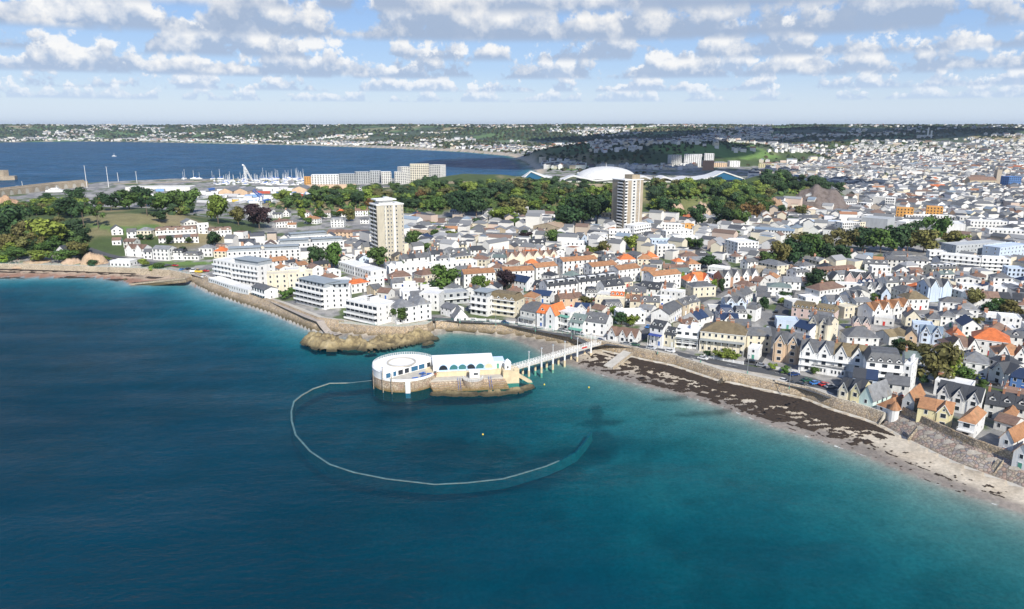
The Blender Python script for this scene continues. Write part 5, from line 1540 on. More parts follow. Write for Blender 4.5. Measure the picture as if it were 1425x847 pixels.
# straight wing with arches
OA = Vector((*unproj(603, 517, 4.5), 0)); OB = Vector((*unproj(702, 512.5, 4.5), 0)); U = (OB - OA); LW = U.length; angw = math.atan2(U.y, U.x)
wing = empty('arcade_pavilion', OA, angw); tag(wing, 'long white pavilion with a row of arched windows beside the round sea pool terrace', 'pavilion')
m_ = MB(); m_.box(0, 0, 4.4, LW - 4.6, 7.5, 7.6, 'white_paint'); m_.box(LW - 4.6, .8, 4.4, LW, 6.5, 7.4, 'white_paint'); m_.obj('wall', wing)
m_ = MB(); m_.slab([(-.2, -.25, 7.75), (LW - 4.4, -.25, 7.75), (LW - 4.4, 7.7, 8.9), (-.2, 7.7, 8.9)], .2, 'white_paint'); m_.box(LW - 4.7, .6, 7.4, LW + .1, 6.6, 7.65, 'painted_wood'); m_.obj('roof', wing, (.55, .66, .80))
archx = [(x - 603) / 99 * LW for x in (616.8, 631.4, 643.3, 655, 668, 679.7)]
for k, x in enumerate(archx):
    m_ = MB(); r_, n = 1.75, 14
    pts = [(x + r_ * math.cos(math.pi * i / n), 5.0 + r_ * 1.15 * math.sin(math.pi * i / n)) for i in range(n + 1)]
    pto = [(x + (r_ + .28) * math.cos(math.pi * i / n), 5.0 + (r_ + .28) * 1.15 * math.sin(math.pi * i / n)) for i in range(n + 1)]
    m_.face([(a, -.03, b) for a, b in reversed(pts)], ['glass_pane', 'teal_glass', 'teal_glass', 'glass_pane', 'teal_glass', 'yellow_render'][k])
    for i in range(n): m_.face([(pto[i][0], -.06, pto[i][1]), (pts[i][0], -.06, pts[i][1]), (pts[i + 1][0], -.06, pts[i + 1][1]), (pto[i + 1][0], -.06, pto[i + 1][1])], 'painted_wood')
    m_.box(x - r_ - .1, -.05, 4.45, x + r_ + .1, -.01, 5.0, 'painted_wood')
    m_.obj('arched_window', wing, (.42, .58, .80))
link('door', door_mesh('green_paint'), wing, loc=(LW - 2.6, .77, 4.45))
# podium, yellow wall, steps to the water
pod = empty('bathing_steps', OA, angw); tag(pod, 'yellow terrace wall and weedy stone steps going down into the sea before the arched pavilion', 'steps')
m_ = MB(); m_.box(-3, -1.2, -3, LW + .5, 8.5, 4.4, 'yellow_render'); m_.obj('terrace_wall', pod)
m_ = MB(); m_.box(-1.5, -5.4, -3, LW - .5, -1.21, 2.7, 'pale_concrete'); m_.obj('lower_deck', pod)
for k in range(5):
    m_ = MB(); z = 2.2 - .5 * k; y = -5.4 - 1.25 * k
    xs = -1.5 + .3 * k
    m_.box(xs, y - 1.25, -3, LW - .5 + .25 * k, y - .01, z, 'lido_stone'); m_.obj('step', pod)
m_ = MB(); cxp = (656 - 603) / 99 * LW
m_.prism([(cxp + 4.2 * math.cos(t), -6.0 + 5.4 * math.sin(t)) for t in [math.pi + math.pi * i / 16 for i in range(17)]], -3, 3.4, 'lido_stone', 'pale_concrete'); m_.obj('bastion', pod)
m_ = MB(); m_.box(LW - 1.2, -5.5, -3, LW + 5.2, 1.0, 5.2, 'yellow_render'); m_.box(LW + 3.2, -5.6, 5.2, LW + 5.2, -5.2, 6.2, 'yellow_render'); m_.box(LW - 1.2, -5.6, 5.2, LW + .8, -5.2, 5.7, 'yellow_render'); m_.obj('yellow_block', pod)
m_ = MB(); m_.slab([(LW + 5.2, -4.5, 3.2), (LW + 10.5, -5.8, .1), (LW + 10.5, -3.4, .1), (LW + 5.2, -2.0, 3.2)], 1.2, 'yellow_render'); m_.obj('slip', pod)
for x in (cxp - 6.0, cxp + 6.2):
    m_ = MB()
    for s_ in (0, .9): m_.tube((x + s_, -5.6, 3.6), (x + s_, -11.4, .7), .06, .06, 'blue_paint', 6)
    for q in range(4): 
        for s_ in (0, .9): m_.tube((x + s_, -5.6 - 1.9 * q, 2.4 - .8 * q), (x + s_, -5.6 - 1.9 * q, 3.6 - .95 * q), .05, .05, 'blue_paint', 5)
    m_.obj('handrail', pod)
# kiosk and ticket turret
kz = empty('kiosk', OA + Vector((math.cos(angw) * (cxp + .6) + math.sin(angw) * 5.2, math.sin(angw) * (cxp + .6) - math.cos(angw) * 5.2, 3.4)), angw); tag(kz, 'small white kiosk on the rounded bastion before the arched pavilion', 'kiosk')
m_ = MB(); m_.box(-1.9, -1.3, 0, 1.9, 1.3, 2.5, 'white_paint'); m_.obj('wall', kz)
m_ = MB(); m_.box(-2.15, -1.55, 2.5, 2.15, 1.5, 2.75, 'white_paint'); m_.obj('roof', kz)
link('window', win_mesh(1.9, 1.0), kz, loc=(.5, -1.31, 1.1))
m_ = MB()
for i in range(17):
    t = math.pi + math.pi * i / 16; x, y = 3.9 * math.cos(t) - .6, 5.0 * math.sin(t) - .8; m_.box(x - .05, y - .05, 0, x + .05, y + .05, 1.0, 'white_paint')
    if i: m_.tube((*pv, .95), (x, y, .95), .05, .05, 'white_paint', 5)
    pv = (x, y)
m_.obj('railing', kz)
tt_ = empty('ticket_turret', OA + U * ((705 - 603) / 99) + Vector((math.sin(angw) * 2.5, -math.cos(angw) * 2.5, 2.0)), angw); tag(tt_, 'white ticket turret with a small pyramid roof at the end of the footbridge', 'ticket office')
m_ = MB(); m_.box(-1.2, -1.2, 0, 1.2, 1.2, 6.0, 'white_paint'); m_.obj('wall', tt_)
m_ = MB(); 
for i in range(4):
    q = [(-1.4, -1.4), (1.4, -1.4), (1.4, 1.4), (-1.4, 1.4)]; m_.face([(*q[i], 6.0), (*q[(i + 1) % 4], 6.0), (0, 0, 7.5)], 'white_paint')
m_.box(-1.4, -1.4, 5.85, 1.4, 1.4, 5.99, 'white_paint'); m_.obj('roof', tt_); link('window', win_mesh(.8, 1.2), tt_, loc=(0, -1.21, 3.6))
# blue tables, poles in the water
for px, py, w_ in ((578, 527.5, 'nearest the parapet'), (589.5, 525, 'second from the white parapet'), (598, 521.5, 'at the right by the small bush'), (588, 520.5, 'closest to the pavilion windows')):
    x, y = unproj(px, py, 4.4); t_ = empty('picnic_table', (x, y, 4.3), random.uniform(0, 1)); tag(t_, 'blue picnic table on the round terrace, ' + w_, 'table', 'blue tables on the round terrace')
    m_ = MB(); m_.box(-1.1, -.5, .70, 1.1, .5, .80, 'blue_paint'); m_.obj('tabletop', t_)
    for s_ in (-1, 1):
        m_ = MB(); m_.box(-1.1, s_ * .95 - .17, .42, 1.1, s_ * .95 + .17, .5, 'blue_paint'); m_.obj('bench', t_)
        m_ = MB(); m_.box(s_ * .8 - .06, -.9, 0, s_ * .8 + .06, -.78, .7, 'blue_paint'); m_.box(s_ * .8 - .06, .78, 0, s_ * .8 + .06, .9, .7, 'blue_paint'); m_.box(s_ * .8 - .06, -.78, .3, s_ * .8 + .06, .78, .42, 'blue_paint'); m_.obj('leg', t_)
x, y = unproj(606, 521, 4.4); o_ = empty('potted_plant', (x, y, 4.3)); tag(o_, 'dark potted bush at the right end of the round terrace', 'plant')
m_ = MB(); m_.tube((0, 0, 0), (0, 0, .7), .35, .5, 'terracotta_pot', 10); m_.obj('pot', o_)
m_ = MB()
for i in range(60):
    v = Vector((random.gauss(0, .4), random.gauss(0, .4), 1.2 + random.gauss(0, .35))); s_ = .3
    m_.face([v + Vector((random.uniform(-s_, s_), random.uniform(-s_, s_), random.uniform(-s_, s_))) for _ in range(3)], 'foliage')
m_.obj('leaves', o_, (.03, .06, .025))
for px, y0, y1, w_ in ((520.2, 541, 515, 'leftmost of three'), (533.4, 546, 511, 'tallest, the middle of three'), (545.6, 548, 521, 'rightmost of three')):
    x, y = unproj(px, y0, 0); h = (y0 - y1) / 1017 * (y * CP + 100 * SP) * 1.04
    m_ = MB(); m_.tube((0, 0, -3), (0, 0, h), .16, .13, 'pale_stone', 8); m_.box(-.25, -.25, h, .25, .25, h + .12, 'grey_metal'); o_ = m_.obj('mooring_pole', None); o_.location = (x, y, 0)
    tag(o_, 'thin pole standing in the sea before the stone drum, ' + w_, 'pole', 'poles before the stone drum')
# pool wall ring, mostly just awash
ring = [(519, 529), (500, 531), (481, 533), (458.6, 533.5), (436, 541), (420, 550), (409, 559), (405.5, 572), (405.8, 585), (411.4, 605), (431.6, 627.8), (458.6, 645.8), (492, 657), (537, 666), (604.6, 673.8), (649.5, 671.6), (700, 666), (720, 660.5), (760, 648.5), (780, 640), (800, 628), (814, 612), (822.5, 599)]
P = densify([unproj(x, y, 0) for x, y in ring], 1.5)
pxs = np.array([proj(x, y, 0) for x, y in P])
zt_ = np.where((pxs[:, 1] < 560) & (pxs[:, 0] < 485), .30, .06)
zt_ = np.where((pxs[:, 1] < 560) & (pxs[:, 0] >= 485), .05, zt_)
zt_ += .08 * (fbm(P[:, 0] / 4, P[:, 1] / 4, 91, 3) - .5)
zt_ -= .55 * sstep(770, 815, pxs[:, 0])
m_ = MB(); c0 = P.mean(0)
rows = []
for d, dz in ((-.6, -3), (-.3, 0), (.3, 0), (.6, -3)):
    q = offset_line(P, d) - c0; rows.append([(x, y, z + dz) for (x, y), z in zip(q, zt_)])
for k in range(3): m_.poly(rows[k] + rows[k + 1], [(i, i + 1, i + 1 + len(P), i + len(P)) for i in range(len(P) - 1)], 'wet_concrete' if k == 1 else 'weedy_concrete')
o_ = m_.obj('pool_wall'); o_.location = (*c0, 0); tag(o_, 'long curved tidal pool wall just under the water, enclosing the bathing pool', 'pool wall')
# footbridge
BA = Vector((*unproj(707, 514.5, 4.4), 4.4)); BB = Vector((*unproj(833, 477.5, 5.25), 5.25)); D_ = BB - BA; LB = D_.xy.length; angb = math.atan2(D_.y, D_.x)
br = empty('footbridge', BA, angb); tag(br, 'white footbridge on yellow-footed posts from the seafront road to the sea pool terrace', 'footbridge'); mark(770, 495, 'the footbridge')
sl_ = D_.z / LB
m_ = MB(); m_.slab([(0, -1.5, 0), (LB, -1.5, D_.z), (LB, 1.5, D_.z), (0, 1.5, 0)], .45, 'pale_concrete'); m_.obj('deck', br)
for s_ in (-1, 1):
    m_ = MB(); n = int(LB / 1.5)
    for i in range(n + 1):
        x = LB * i / n; z = sl_ * x; m_.box(x - .06, s_ * 1.45 - .05, z, x + .06, s_ * 1.45 + .05, z + 1.25, 'white_paint')
        if i < n:
            x2 = LB * (i + 1) / n; m_.tube((x, s_ * 1.45, z + .1), (x2, s_ * 1.45, sl_ * x2 + 1.1), .045, .045, 'white_paint', 4); m_.tube((x, s_ * 1.45, z + 1.1), (x2, s_ * 1.45, sl_ * x2 + .1), .045, .045, 'white_paint', 4)
    for hh in (.1, .65, 1.25): m_.tube((0, s_ * 1.45, hh), (LB, s_ * 1.45, D_.z + hh), .06, .06, 'white_paint', 5)
    m_.obj('railing', br)
for px, py in ((728.4, 519), (745.6, 514), (761.6, 509.6), (778, 505), (793.8, 499.5), (809, 493)):
    k = 0
    w = Vector((*unproj(px, py, .5), 0)); t_ = (w - BA).xy.dot(D_.xy) / LB
    m_ = MB(); z = sl_ * t_
    m_.tube((t_, -1.9, -8), (t_, -1.9, z + .1), .42, .36, 'white_paint', 10); m_.tube((t_, 1.9, -8), (t_, 1.9, z), .42, .36, 'white_paint', 10)
    m_.tube((t_, -1.9, -7), (t_, -1.9, -1.8), .5, .47, 'yellow_render', 10); m_.tube((t_, 1.9, -7), (t_, 1.9, -1.8), .5, .47, 'yellow_render', 10)
    m_.box(t_ - .25, -2.2, z - .9, t_ + .25, 2.2, z - .46, 'white_paint'); m_.obj('pier', br)
    m_ = MB(); m_.tube((t_, -1.9, z + .1), (t_, -1.9, z + 5.6), .14, .09, 'white_paint', 8); lp = m_.obj('lamp_post', br)
    m_ = MB(); m_.tube((t_, -1.9, z + 5.6), (t_, -1.9, z + 6.1), .22, .5, 'white_paint', 10); m_.tube((t_, -1.9, z + 6.1), (t_, -1.9, z + 6.4), .5, .12, 'grey_metal', 10); m_.obj('lamp_head', lp)
m_ = MB(); t_ = LB * .80; m_.box(t_ - 1.6, -1.62, sl_ * t_ + .35, t_ + 1.6, -1.56, sl_ * t_ + 1.0, 'red_paint'); m_.obj('banner', br)
# buoys
for px, py, w_ in ((672, 604, 'inside the curved pool wall'), (757.5, 534.5, 'near the end of the bathing steps'), (819.5, 538.5, 'off the sandy beach')):
    x, y = unproj(px, py, .2); m_ = MB(); m_.tube((0, 0, -.3), (0, 0, .2), .28, .3, 'yellow_paint', 10); m_.tube((0, 0, .2), (0, 0, .5), .3, .08, 'yellow_paint', 10)
    o_ = m_.obj('buoy'); o_.location = (x, y, 0); tag(o_, 'small yellow buoy floating ' + w_, 'buoy', 'buoys')

# ------------------------------------------------------------------ lamps and low walls along the front
for px, py, w_ in ((640, 449, 'behind the cove, the first beyond the grey-roofed hotel'), (690, 452.5, 'behind the cove, below the grey verandah hotel'), (745, 461, 'behind the cove, below the orange gabled house'), (795, 471, 'just before the shore end of the footbridge'),
                   (915, 492, 'on the sea wall below the flat white hotel'), (975, 504, 'on the sea wall below the cream verandah hotel'), (1040, 519.5, 'on the sea wall before the brick gabled pair'), (1098, 541, 'at the left end of the seafront car park')):
    x, y = unproj(px, py, 5.3); o_ = empty('street_lamp', (x, y, 5.25)); tag(o_, 'slim grey street lamp ' + w_, 'street lamp', 'street lamps along the front')
    m_ = MB(); m_.tube((0, 0, 0), (0, 0, 7.5), .12, .07, 'grey_metal', 8); m_.tube((0, 0, 0), (0, 0, 1), .2, .18, 'green_paint', 8); m_.obj('pole', o_)
    m_ = MB(); m_.box(-.2, -.7, 7.45, .2, .3, 7.65, 'grey_metal'); m_.obj('lamp_head', o_)
for (x0, y0, x1, y1), w_ in (((648, 444.6, 676, 446.4), 'the white balcony hotel'), ((682, 447, 716, 450), 'the grey verandah hotel'), ((722, 451, 744, 454.5), 'the grey-roofed shop behind the cove'), ((748, 455.6, 770, 460), 'the orange gabled house'),
                            ((814, 467.6, 842, 473), 'the white house with the stone end wall'), ((904, 482.4, 938, 487), 'the tall house with dark dormers'), ((980, 496.6, 1034, 507), 'the cream verandah hotel'), ((1078, 513, 1112, 519), 'the brick gabled pair')):
    a = Vector((*unproj(x0, y0, 5.3), 0)); b_ = Vector((*unproj(x1, y1, 5.3), 0)); d = b_ - a
    m_ = MB(); m_.box(0, -.12, -.5, d.length, .12, .95, 'wall_render'); m_.box(0, -.17, .95, d.length, .17, 1.05, 'white_paint')
    n = max(2, int(d.length / 4))
    for i in range(n + 1): m_.box(d.length * i / n - .22, -.22, -.5, d.length * i / n + .22, .22, 1.25, 'white_paint')
    o_ = m_.obj('garden_wall', None, (.74, .73, .70)); o_.location = (a.x, a.y, 5.25); o_.rotation_euler = (0, 0, math.atan2(d.y, d.x)); tag(o_, 'low white garden wall along the pavement before ' + w_, 'wall', 'garden walls along the front')
# ------------------------------------------------------------------ harbour, waterfront and far landmarks
LATE = '''
flats|423.4,246.4,432.5,246.2|15,14|f|Og|w=3
flats|432.7,243.6,471,243.2|16,18|f|Wg|w=10
flats|471.4,242.2,495,242|16,18|f|Gg|w=8
flats|495.4,239.6,514.4,239.2|19,18|f|Gd|w=6
flats|514.8,238.2,530,238|19,18|f|Gd|w=5
flats|530.4,239.4,544.4,239.2|19,18|f|wd|w=5
flats|549,239.6,565,239.4|19,18|f|wd|w=6
flats|559,232.4,570,232|27,16|f|wg|w=4
flats|570.4,228.6,597,228.4|31,18|f|Cg|w=9 b=1
flats|597.4,229.4,612.6,229.8|30,18|f|wg|w=6
store|425,258.6,495,257.6|5.4,22|f|Hg|w=0
store|406,263,426.5,262.8|6,40|G4|Hg|w=0
store|304,266,323,266|6,40|G4|Hg|w=0
store|325.5,266,344,266|6,40|G4|Hg|w=0
store|174,260.6,264,260|5.4,26|f|wa|w=0
terrace|500,259.4,560,260|6,9|g2|Ws|n=7 mix=WOWWCWL
terrace|562,260,600,259.4|6,9|g2|Ws|n=4 mix=LWNW
store|630,251,668,251|7,30|f|Wg|w=0
flats|934.6,215,949,215|26,18|f|wg|w=6
flats|952.4,214,976,214|28,20|f|Wu|w=8
flats|978,223.6,994,223.8|20,16|f|Kd|w=0
flats|981,213.6,994,213.6|30,16|f|Wu|w=5
flats|804,241,820,241|14,20|f|Wg|w=5
office|1284,192.6,1344,191.8|12,24|f|Wg|w=22
office|1278,211,1301,211|14,20|f|Wg|w=10
office|1298,218,1314,218|12,20|f|Wg|w=6
office|1256,214,1276,214|10,18|h3|wg|w=6
office|1405,246,1422,246|18,20|f|Nd|w=6
store|1297,261,1319,260.6|5,18|g5|Wo|w=0
terrace|1118,232.4,1142,232.6|8,10|g2.4|Wg|n=3
terrace|1146,232.2,1200,230|8,10|g2.4|Cg|n=6
terrace|1060,221,1080,221|7,12|h2.6|Cb|n=1
flats|1056,228,1077,228.4|8,12|f|Yg|w=8
flats|994,226,1012,226|10,14|h2.4|Hg|w=6
flats|1016,224,1030,224|13,14|f|Wg|w=4
store|1090,244,1104,244|8,16|g2|Lu|w=0
store|1104.6,244.6,1117,245|8,16|g2|Lu|w=0
flats|1101,231.4,1112,231.6|13,12|f|Pd|w=4
'''
NT = len(BLD)
for ln_ in LATE.strip().splitlines(): spec(ln_)
# church
cz_ = eave_xy(1350, 250.5, 10); ce_ = eave_xy(1387, 250.5, 10)
ch = build('house', cz_[:2], ce_[:2], 14, 10, cz_[2], 'g', 6, 'B', 'b', {'w': 7, 'fl': 1}); rec = BLD.pop(); ch.name = 'church'
tag(ch, 'long stone church with a brown roof and a slender pinnacled tower in the far town', 'church'); mark(1368, 252, 'the stone church')
L2 = rec['L'] / 2
m_ = MB(); m_.box(L2 + .5, 2, -4, L2 + 8, 9.5, 26, 'wall_render'); ct = m_.obj('tower', ch, (.42, .36, .28))
m_ = MB()
for x in (L2 + 1, L2 + 7.5):
    for y in (2.5, 9): m_.tube((x, y, 26), (x, y, 33), .7, .1, 'pale_stone', 6)
m_.obj('pinnacle', ct)
for k in range(7): link('arched_window', win_mesh(1.8, 4.0), ch, loc=(-L2 + 2 * L2 * (k + .5) / 7, -.02, 3.4))
# hospital chimneys
for px, w_ in ((1290.6, 'taller, left'), (1295.4, 'shorter, right')):
    y0 = 192; x, y = hit(px, y0); zz = T(x, y); h = 42 if px < 1293 else 30
    m_ = MB(); m_.tube((0, 0, -3), (0, 0, h), 3.4, 2.8, 'white_paint', 10); m_.tube((0, 0, h), (0, 0, h + 1.5), 3.2, 3.2, 'pale_concrete', 10); o_ = m_.obj('boiler_chimney'); o_.location = (x, y, zz)
    tag(o_, 'white boiler chimney above the far town, the %s one of two' % w_, 'chimney', 'white boiler chimneys')
mark(1291, 188, 'the boiler chimneys')
# steel mast on the right ridge
x, y = hit(1088.6, 200); m_ = MB(); 
for a in range(3): m_.tube((2 * math.cos(a * 2.1), 2 * math.sin(a * 2.1), 0), (.2 * math.cos(a * 2.1), .2 * math.sin(a * 2.1), 40), .5, .3, 'grey_metal', 4)
o_ = m_.obj('radio_mast'); o_.location = (x, y, T(x, y)); tag(o_, 'thin grey radio mast on the green ridge beyond the white towers', 'mast')
# arched breakwater
def long_wall(name, label, cat, pts, h, w, mat, arches=False, z=0.5):
    P = densify([unproj(x, y, z + h) for x, y in pts], 8); c0 = P[len(P) // 2]
    o_ = empty(name, (*c0, 0)); tag(o_, label, cat)
    m_ = MB(); wall_ribbon(m_, P - c0, [(0, -3), (0, z + h), (w, z + h), (w, z + h + 1.6 if arches else z + h + .01), (w + 3, z + h + 1.6 if arches else z + h), (w + 3, -3)], mat); m_.obj('wall_face', o_)
    if arches:
        n = 0
        m2 = MB(); Q = densify(P - c0, 3.0)
        i = 2
        while i < len(Q) - 4:
            a, b_ = Q[i], Q[i + 3]; d = (b_ - a) / np.linalg.norm(b_ - a); n_ = np.array([d[1], -d[0]]) * .25; cen = (a + b_) / 2; r_ = np.linalg.norm(b_ - a) * .42
            pts_ = [(cen[0] + d[0] * r_ * math.cos(t) + n_[0], cen[1] + d[1] * r_ * math.cos(t) + n_[1], z + .4 + (h - 2.4) * math.sin(t)) for t in [math.pi * k / 10 for k in range(11)]]
            m3 = MB(); m3.face(pts_[::-1], 'pale_concrete'); m3.obj('arch', o_)
            i += 5
    return o_
long_wall('breakwater', 'tan breakwater with a row of pale arches at the left edge of the harbour', 'breakwater', [(-60, 273), (0, 264), (40, 259.5), (80, 255), (122, 251.5)], 10, 7, 'pale_stone', True, 4.0)
long_wall('breakwater', 'long low tan harbour wall in front of the blue bay', 'breakwater', [(158, 256), (236, 253.4), (300, 251.4), (430, 249.6)], 5, 10, 'pale_stone')
# islet fort at the left edge
x, y = unproj(2, 250, 0)
o_ = empty('island_fort', (x, y, 0)); tag(o_, 'old stone fort on a rocky islet at the left edge of the bay', 'fort')
m_ = MB(); m_.prism([(-60, -10), (10, -14), (28, -4), (24, 10), (-60, 16)], -4, 7, 'pale_stone'); m_.obj('rock_base', o_)
m_ = MB(); m_.prism([(-50, -4), (-16, -6), (-16, 10), (-50, 12)], 7, 20, 'pale_stone'); m_.prism([(-15.9, -5), (10, -6), (13, 4), (-15.9, 9)], 7, 18, 'pale_stone'); m_.obj('wall', o_)
# cranes
def lattice(mb, a, b_, w, mat, n=8):
    a, b_ = Vector(a), Vector(b_); d = (b_ - a).normalized(); u = d.orthogonal().normalized() * w / 2; v = d.cross(u)
    cs = [u + v, u - v, -u - v, -u + v]
    for c in cs: mb.tube(a + c, b_ + c, .28, .28, mat, 4)
    for k in range(n):
        p, q = a + (b_ - a) * k / n, a + (b_ - a) * (k + 1) / n
        for i in range(4): mb.tube(p + cs[i], q + cs[(i + 1) % 4], .16, .16, mat, 4)
x, y = hit(343, 252); o_ = empty('dock_crane', (x, y, T(x, y))); tag(o_, 'tall white dock crane rising above the harbour wall', 'crane')
sc_m = (y * CP) / FPX
m_ = MB(); lattice(m_, (0, 0, 0), (-1.5, 0, 24), 2.4, 'white_paint'); m_.obj('mast', o_)
m_ = MB(); lattice(m_, (9, 2, 2), (-2.5, 0, 27), 1.8, 'white_paint'); m_.tube((-2.5, 0, 27), (-5, 0, 28), 1.6, 1.2, 'white_paint', 6); m_.obj('jib', o_)
x, y = hit(363, 294); o_ = empty('tower_crane', (x, y, T(x, y))); tag(o_, 'blue and white tower crane behind the white houses at the harbour edge', 'crane')
m_ = MB(); lattice(m_, (0, 0, 0), (0, 0, 12), 2.4, 'white_paint', 5); m_.obj('mast', o_)
m_ = MB(); lattice(m_, (0, 0, 12), (1, 1, 20), 4.6, 'blue_paint', 4); m_.box(-2.5, -2, 12, 3, 2, 16, 'white_paint'); m_.obj('cab', o_)
m_ = MB(); lattice(m_, (1, 0, 17), (-6, -2, 24), 2.4, 'blue_paint', 5); m_.obj('jib', o_)
# vessels
def yacht(px, py, Lm, label, mast=0, name='motor_yacht', cat='boat', group=None):
    x, y = unproj(px, py, .6); o_ = empty(name, (x, y, max(0, T(x, y))), random.uniform(-.2, .2)); tag(o_, label, cat, group)
    m_ = MB(); w = Lm * .12
    m_.prism([(-Lm / 2, -w), (Lm * .3, -w), (Lm / 2, 0), (Lm * .3, w), (-Lm / 2, w)], 0, Lm * .09, 'white_paint'); m_.obj('hull', o_)
    m_ = MB(); m_.box(-Lm * .35, -w * .8, Lm * .09, Lm * .2, w * .8, Lm * .15, 'white_paint'); m_.box(-Lm * .25, -w * .7, Lm * .15, Lm * .08, w * .7, Lm * .2, 'white_paint'); m_.box(-Lm * .3, -w * .82, Lm * .115, Lm * .18, w * .82, Lm * .135, 'glass_pane'); m_.obj('cabin', o_)
    if mast: m_ = MB(); m_.tube((0, 0, Lm * .1), (0, 0, mast), .35, .2, 'white_paint', 6); m_.obj('mast', o_)
    return o_
yacht(33, 269.6, 36, 'large white motor yacht moored below the arched breakwater, the left of two', 14)
yacht(80, 271, 28, 'white motor yacht below the arched breakwater, the right of two', 9)
yacht(159, 217, 14, 'tiny white boat alone out on the blue bay', 10, 'sailing_boat', 'boat')
for px, py, h_, w_ in ((121.5, 263, 34, 'first from the left'), (151.6, 262.5, 32, 'second from the left'), (165, 254, 15, 'third, shorter and farther out'), (191, 257, 20, 'fourth, beside the low canopy roof')):
    x, y = unproj(px, py, 3); m_ = MB(); m_.tube((0, 0, -3), (0, 0, h_), .45, .25, 'white_paint', 6); m_.box(-1.2, -.3, h_ - 1, 1.2, .3, h_, 'grey_metal'); o_ = m_.obj('floodlight_mast'); o_.location = (x, y, max(0, T(x, y)))
    tag(o_, 'tall white mast at the left end of the harbour, ' + w_, 'mast', 'harbour masts')
# sailing boats in the marina: hull and mast, too small for parts
hm = []
for k in range(3):
    m_ = MB(); m_.prism([(-5, -1.5), (3, -1.5), (5.5, 0), (3, 1.5), (-5, 1.5)], 0, 1.6, 'white_paint'); m_.box(-2, -1, 1.6, 2, 1, 2.5, ['white_paint', 'blue_paint', 'grey_metal'][k]); m_.tube((.5, 0, 1.6), (.5, 0, 12 + 2 * k), .22, .14, 'white_paint', 5); m_.tube((.4, 0, 3), (-4, 0, 3.2), .3, .25, 'blue_paint', 5)
    hm.append(m_.mesh('sailing_boat'))
for i in range(110):
    px = random.uniform(296, 424); py = random.uniform(252.2, 259.5) if i > 34 else random.uniform(250.6, 251.6)
    if i <= 34: px = random.choice([random.uniform(245, 350), random.uniform(355, 426), random.uniform(380, 426)])
    x, y = unproj(px, py, 3); k = i % 3
    o_ = link('sailing_boat', hm[k], None, loc=(x, y, max(T(x, y), 0) + .2), rz=random.uniform(0, 6.28))
    s_ = random.uniform(.8, 1.25); o_.scale = (s_, s_, s_ * (.85 if i > 34 else 1.05))
    tag(o_, 'small white sailing boat with a bare mast ' + ('among the crowded pontoons of the marina' if i > 34 else 'beyond the long low harbour wall'), 'sailing boat', 'boats in the marina' if i > 34 else 'boats beyond the harbour wall')
# yard clutter: containers, lorries, sheds
cm = []
m_ = MB(); m_.box(-6, -1.25, 0, 6, 1.25, 2.6, 'painted_wood'); m_.box(-6.05, -1.3, 0, -5.8, 1.3, 2.65, 'grey_metal'); m_.box(5.8, -1.3, 0, 6.05, 1.3, 2.65, 'grey_metal'); cm.append(m_.mesh('shipping_container'))
CCOL = [((.75, .75, .74), 'white'), ((.75, .75, .74), 'white'), ((.06, .16, .45), 'blue'), ((.45, .08, .05), 'red'), ((.55, .55, .56), 'grey'), ((.70, .48, .1), 'yellow'), ((.2, .35, .6), 'pale blue')]
for i in range(120):
    px = random.uniform(200, 470); py = random.uniform(262, 284) if px < 400 else random.uniform(264, 276)
    x, y = hit(px, py); z = T(x, y)
    if z > 12: continue
    c_, cn = random.choices(CCOL, [6, 6, 1, .7, 3, .5, 1])[0]; o_ = link('shipping_container', cm[0], None, col=c_, loc=(x, y, z), rz=random.choice([0, .1, 1.5, -.2]))
    o_.scale = (random.uniform(.8, 1.9), random.uniform(1, 2.2), random.uniform(.9, 1.4))
    tag(o_, '%s container standing in the harbour yard behind the trees' % cn, 'container', '%s containers in the harbour yard' % cn)

# ------------------------------------------------------------------ cars
CARM = {}
def car_parts():
    b = MB(); prof = [(-2.1, .35), (2.1, .35), (2.12, .75), (1.95, .92), (.95, 1.0), (-1.9, 1.0), (-2.12, .85)]
    w = .86
    n = len(prof); v = [(x, -w, z) for x, z in prof] + [(x, w, z) for x, z in prof]
    b.poly(v, [tuple(range(n)), tuple(reversed(range(n, 2 * n)))] + [(i, i + n, (i + 1) % n + n, (i + 1) % n) for i in range(n)], 'car_paint')
    b.box(-1.25, -.62, 1.42, .25, .62, 1.47, 'car_paint')
    g = MB(); q0 = [(-1.75, -.8, 1.0), (.95, -.8, 1.0), (.95, .8, 1.0), (-1.75, .8, 1.0)]; q1 = [(-1.3, -.64, 1.43), (.3, -.64, 1.43), (.3, .64, 1.43), (-1.3, .64, 1.43)]
    for i in range(4): g.face([q0[i], q0[(i + 1) % 4], q1[(i + 1) % 4], q1[i]], 'glass_pane')
    wh = MB(); wh.tube((0, -.1, 0), (0, .1, 0), .33, .33, 'rubber', 12); wh.tube((0, -.115, 0), (0, .115, 0), .18, .18, 'grey_metal', 8)
    lt = MB(); lt.box(2.08, -.8, .68, 2.14, -.45, .82, 'white_paint'); lt.box(2.08, .45, .68, 2.14, .8, .82, 'white_paint')
    return b.mesh('body'), g.mesh('window'), wh.mesh('wheel'), lt.mesh('headlight')
CP4 = car_parts()
CC = {'w': ((.72, .72, .71), 'white'), 'k': ((.015, .015, .018), 'black'), 'n': ((.02, .05, .16), 'dark blue'), 'b': ((.06, .2, .5), 'blue'), 'r': ((.5, .03, .025), 'red'), 'g': ((.3, .31, .32), 'grey'),
      's': ((.5, .52, .54), 'silver'), 'e': ((.03, .1, .06), 'dark green'), 'y': ((.7, .5, .05), 'yellow')}
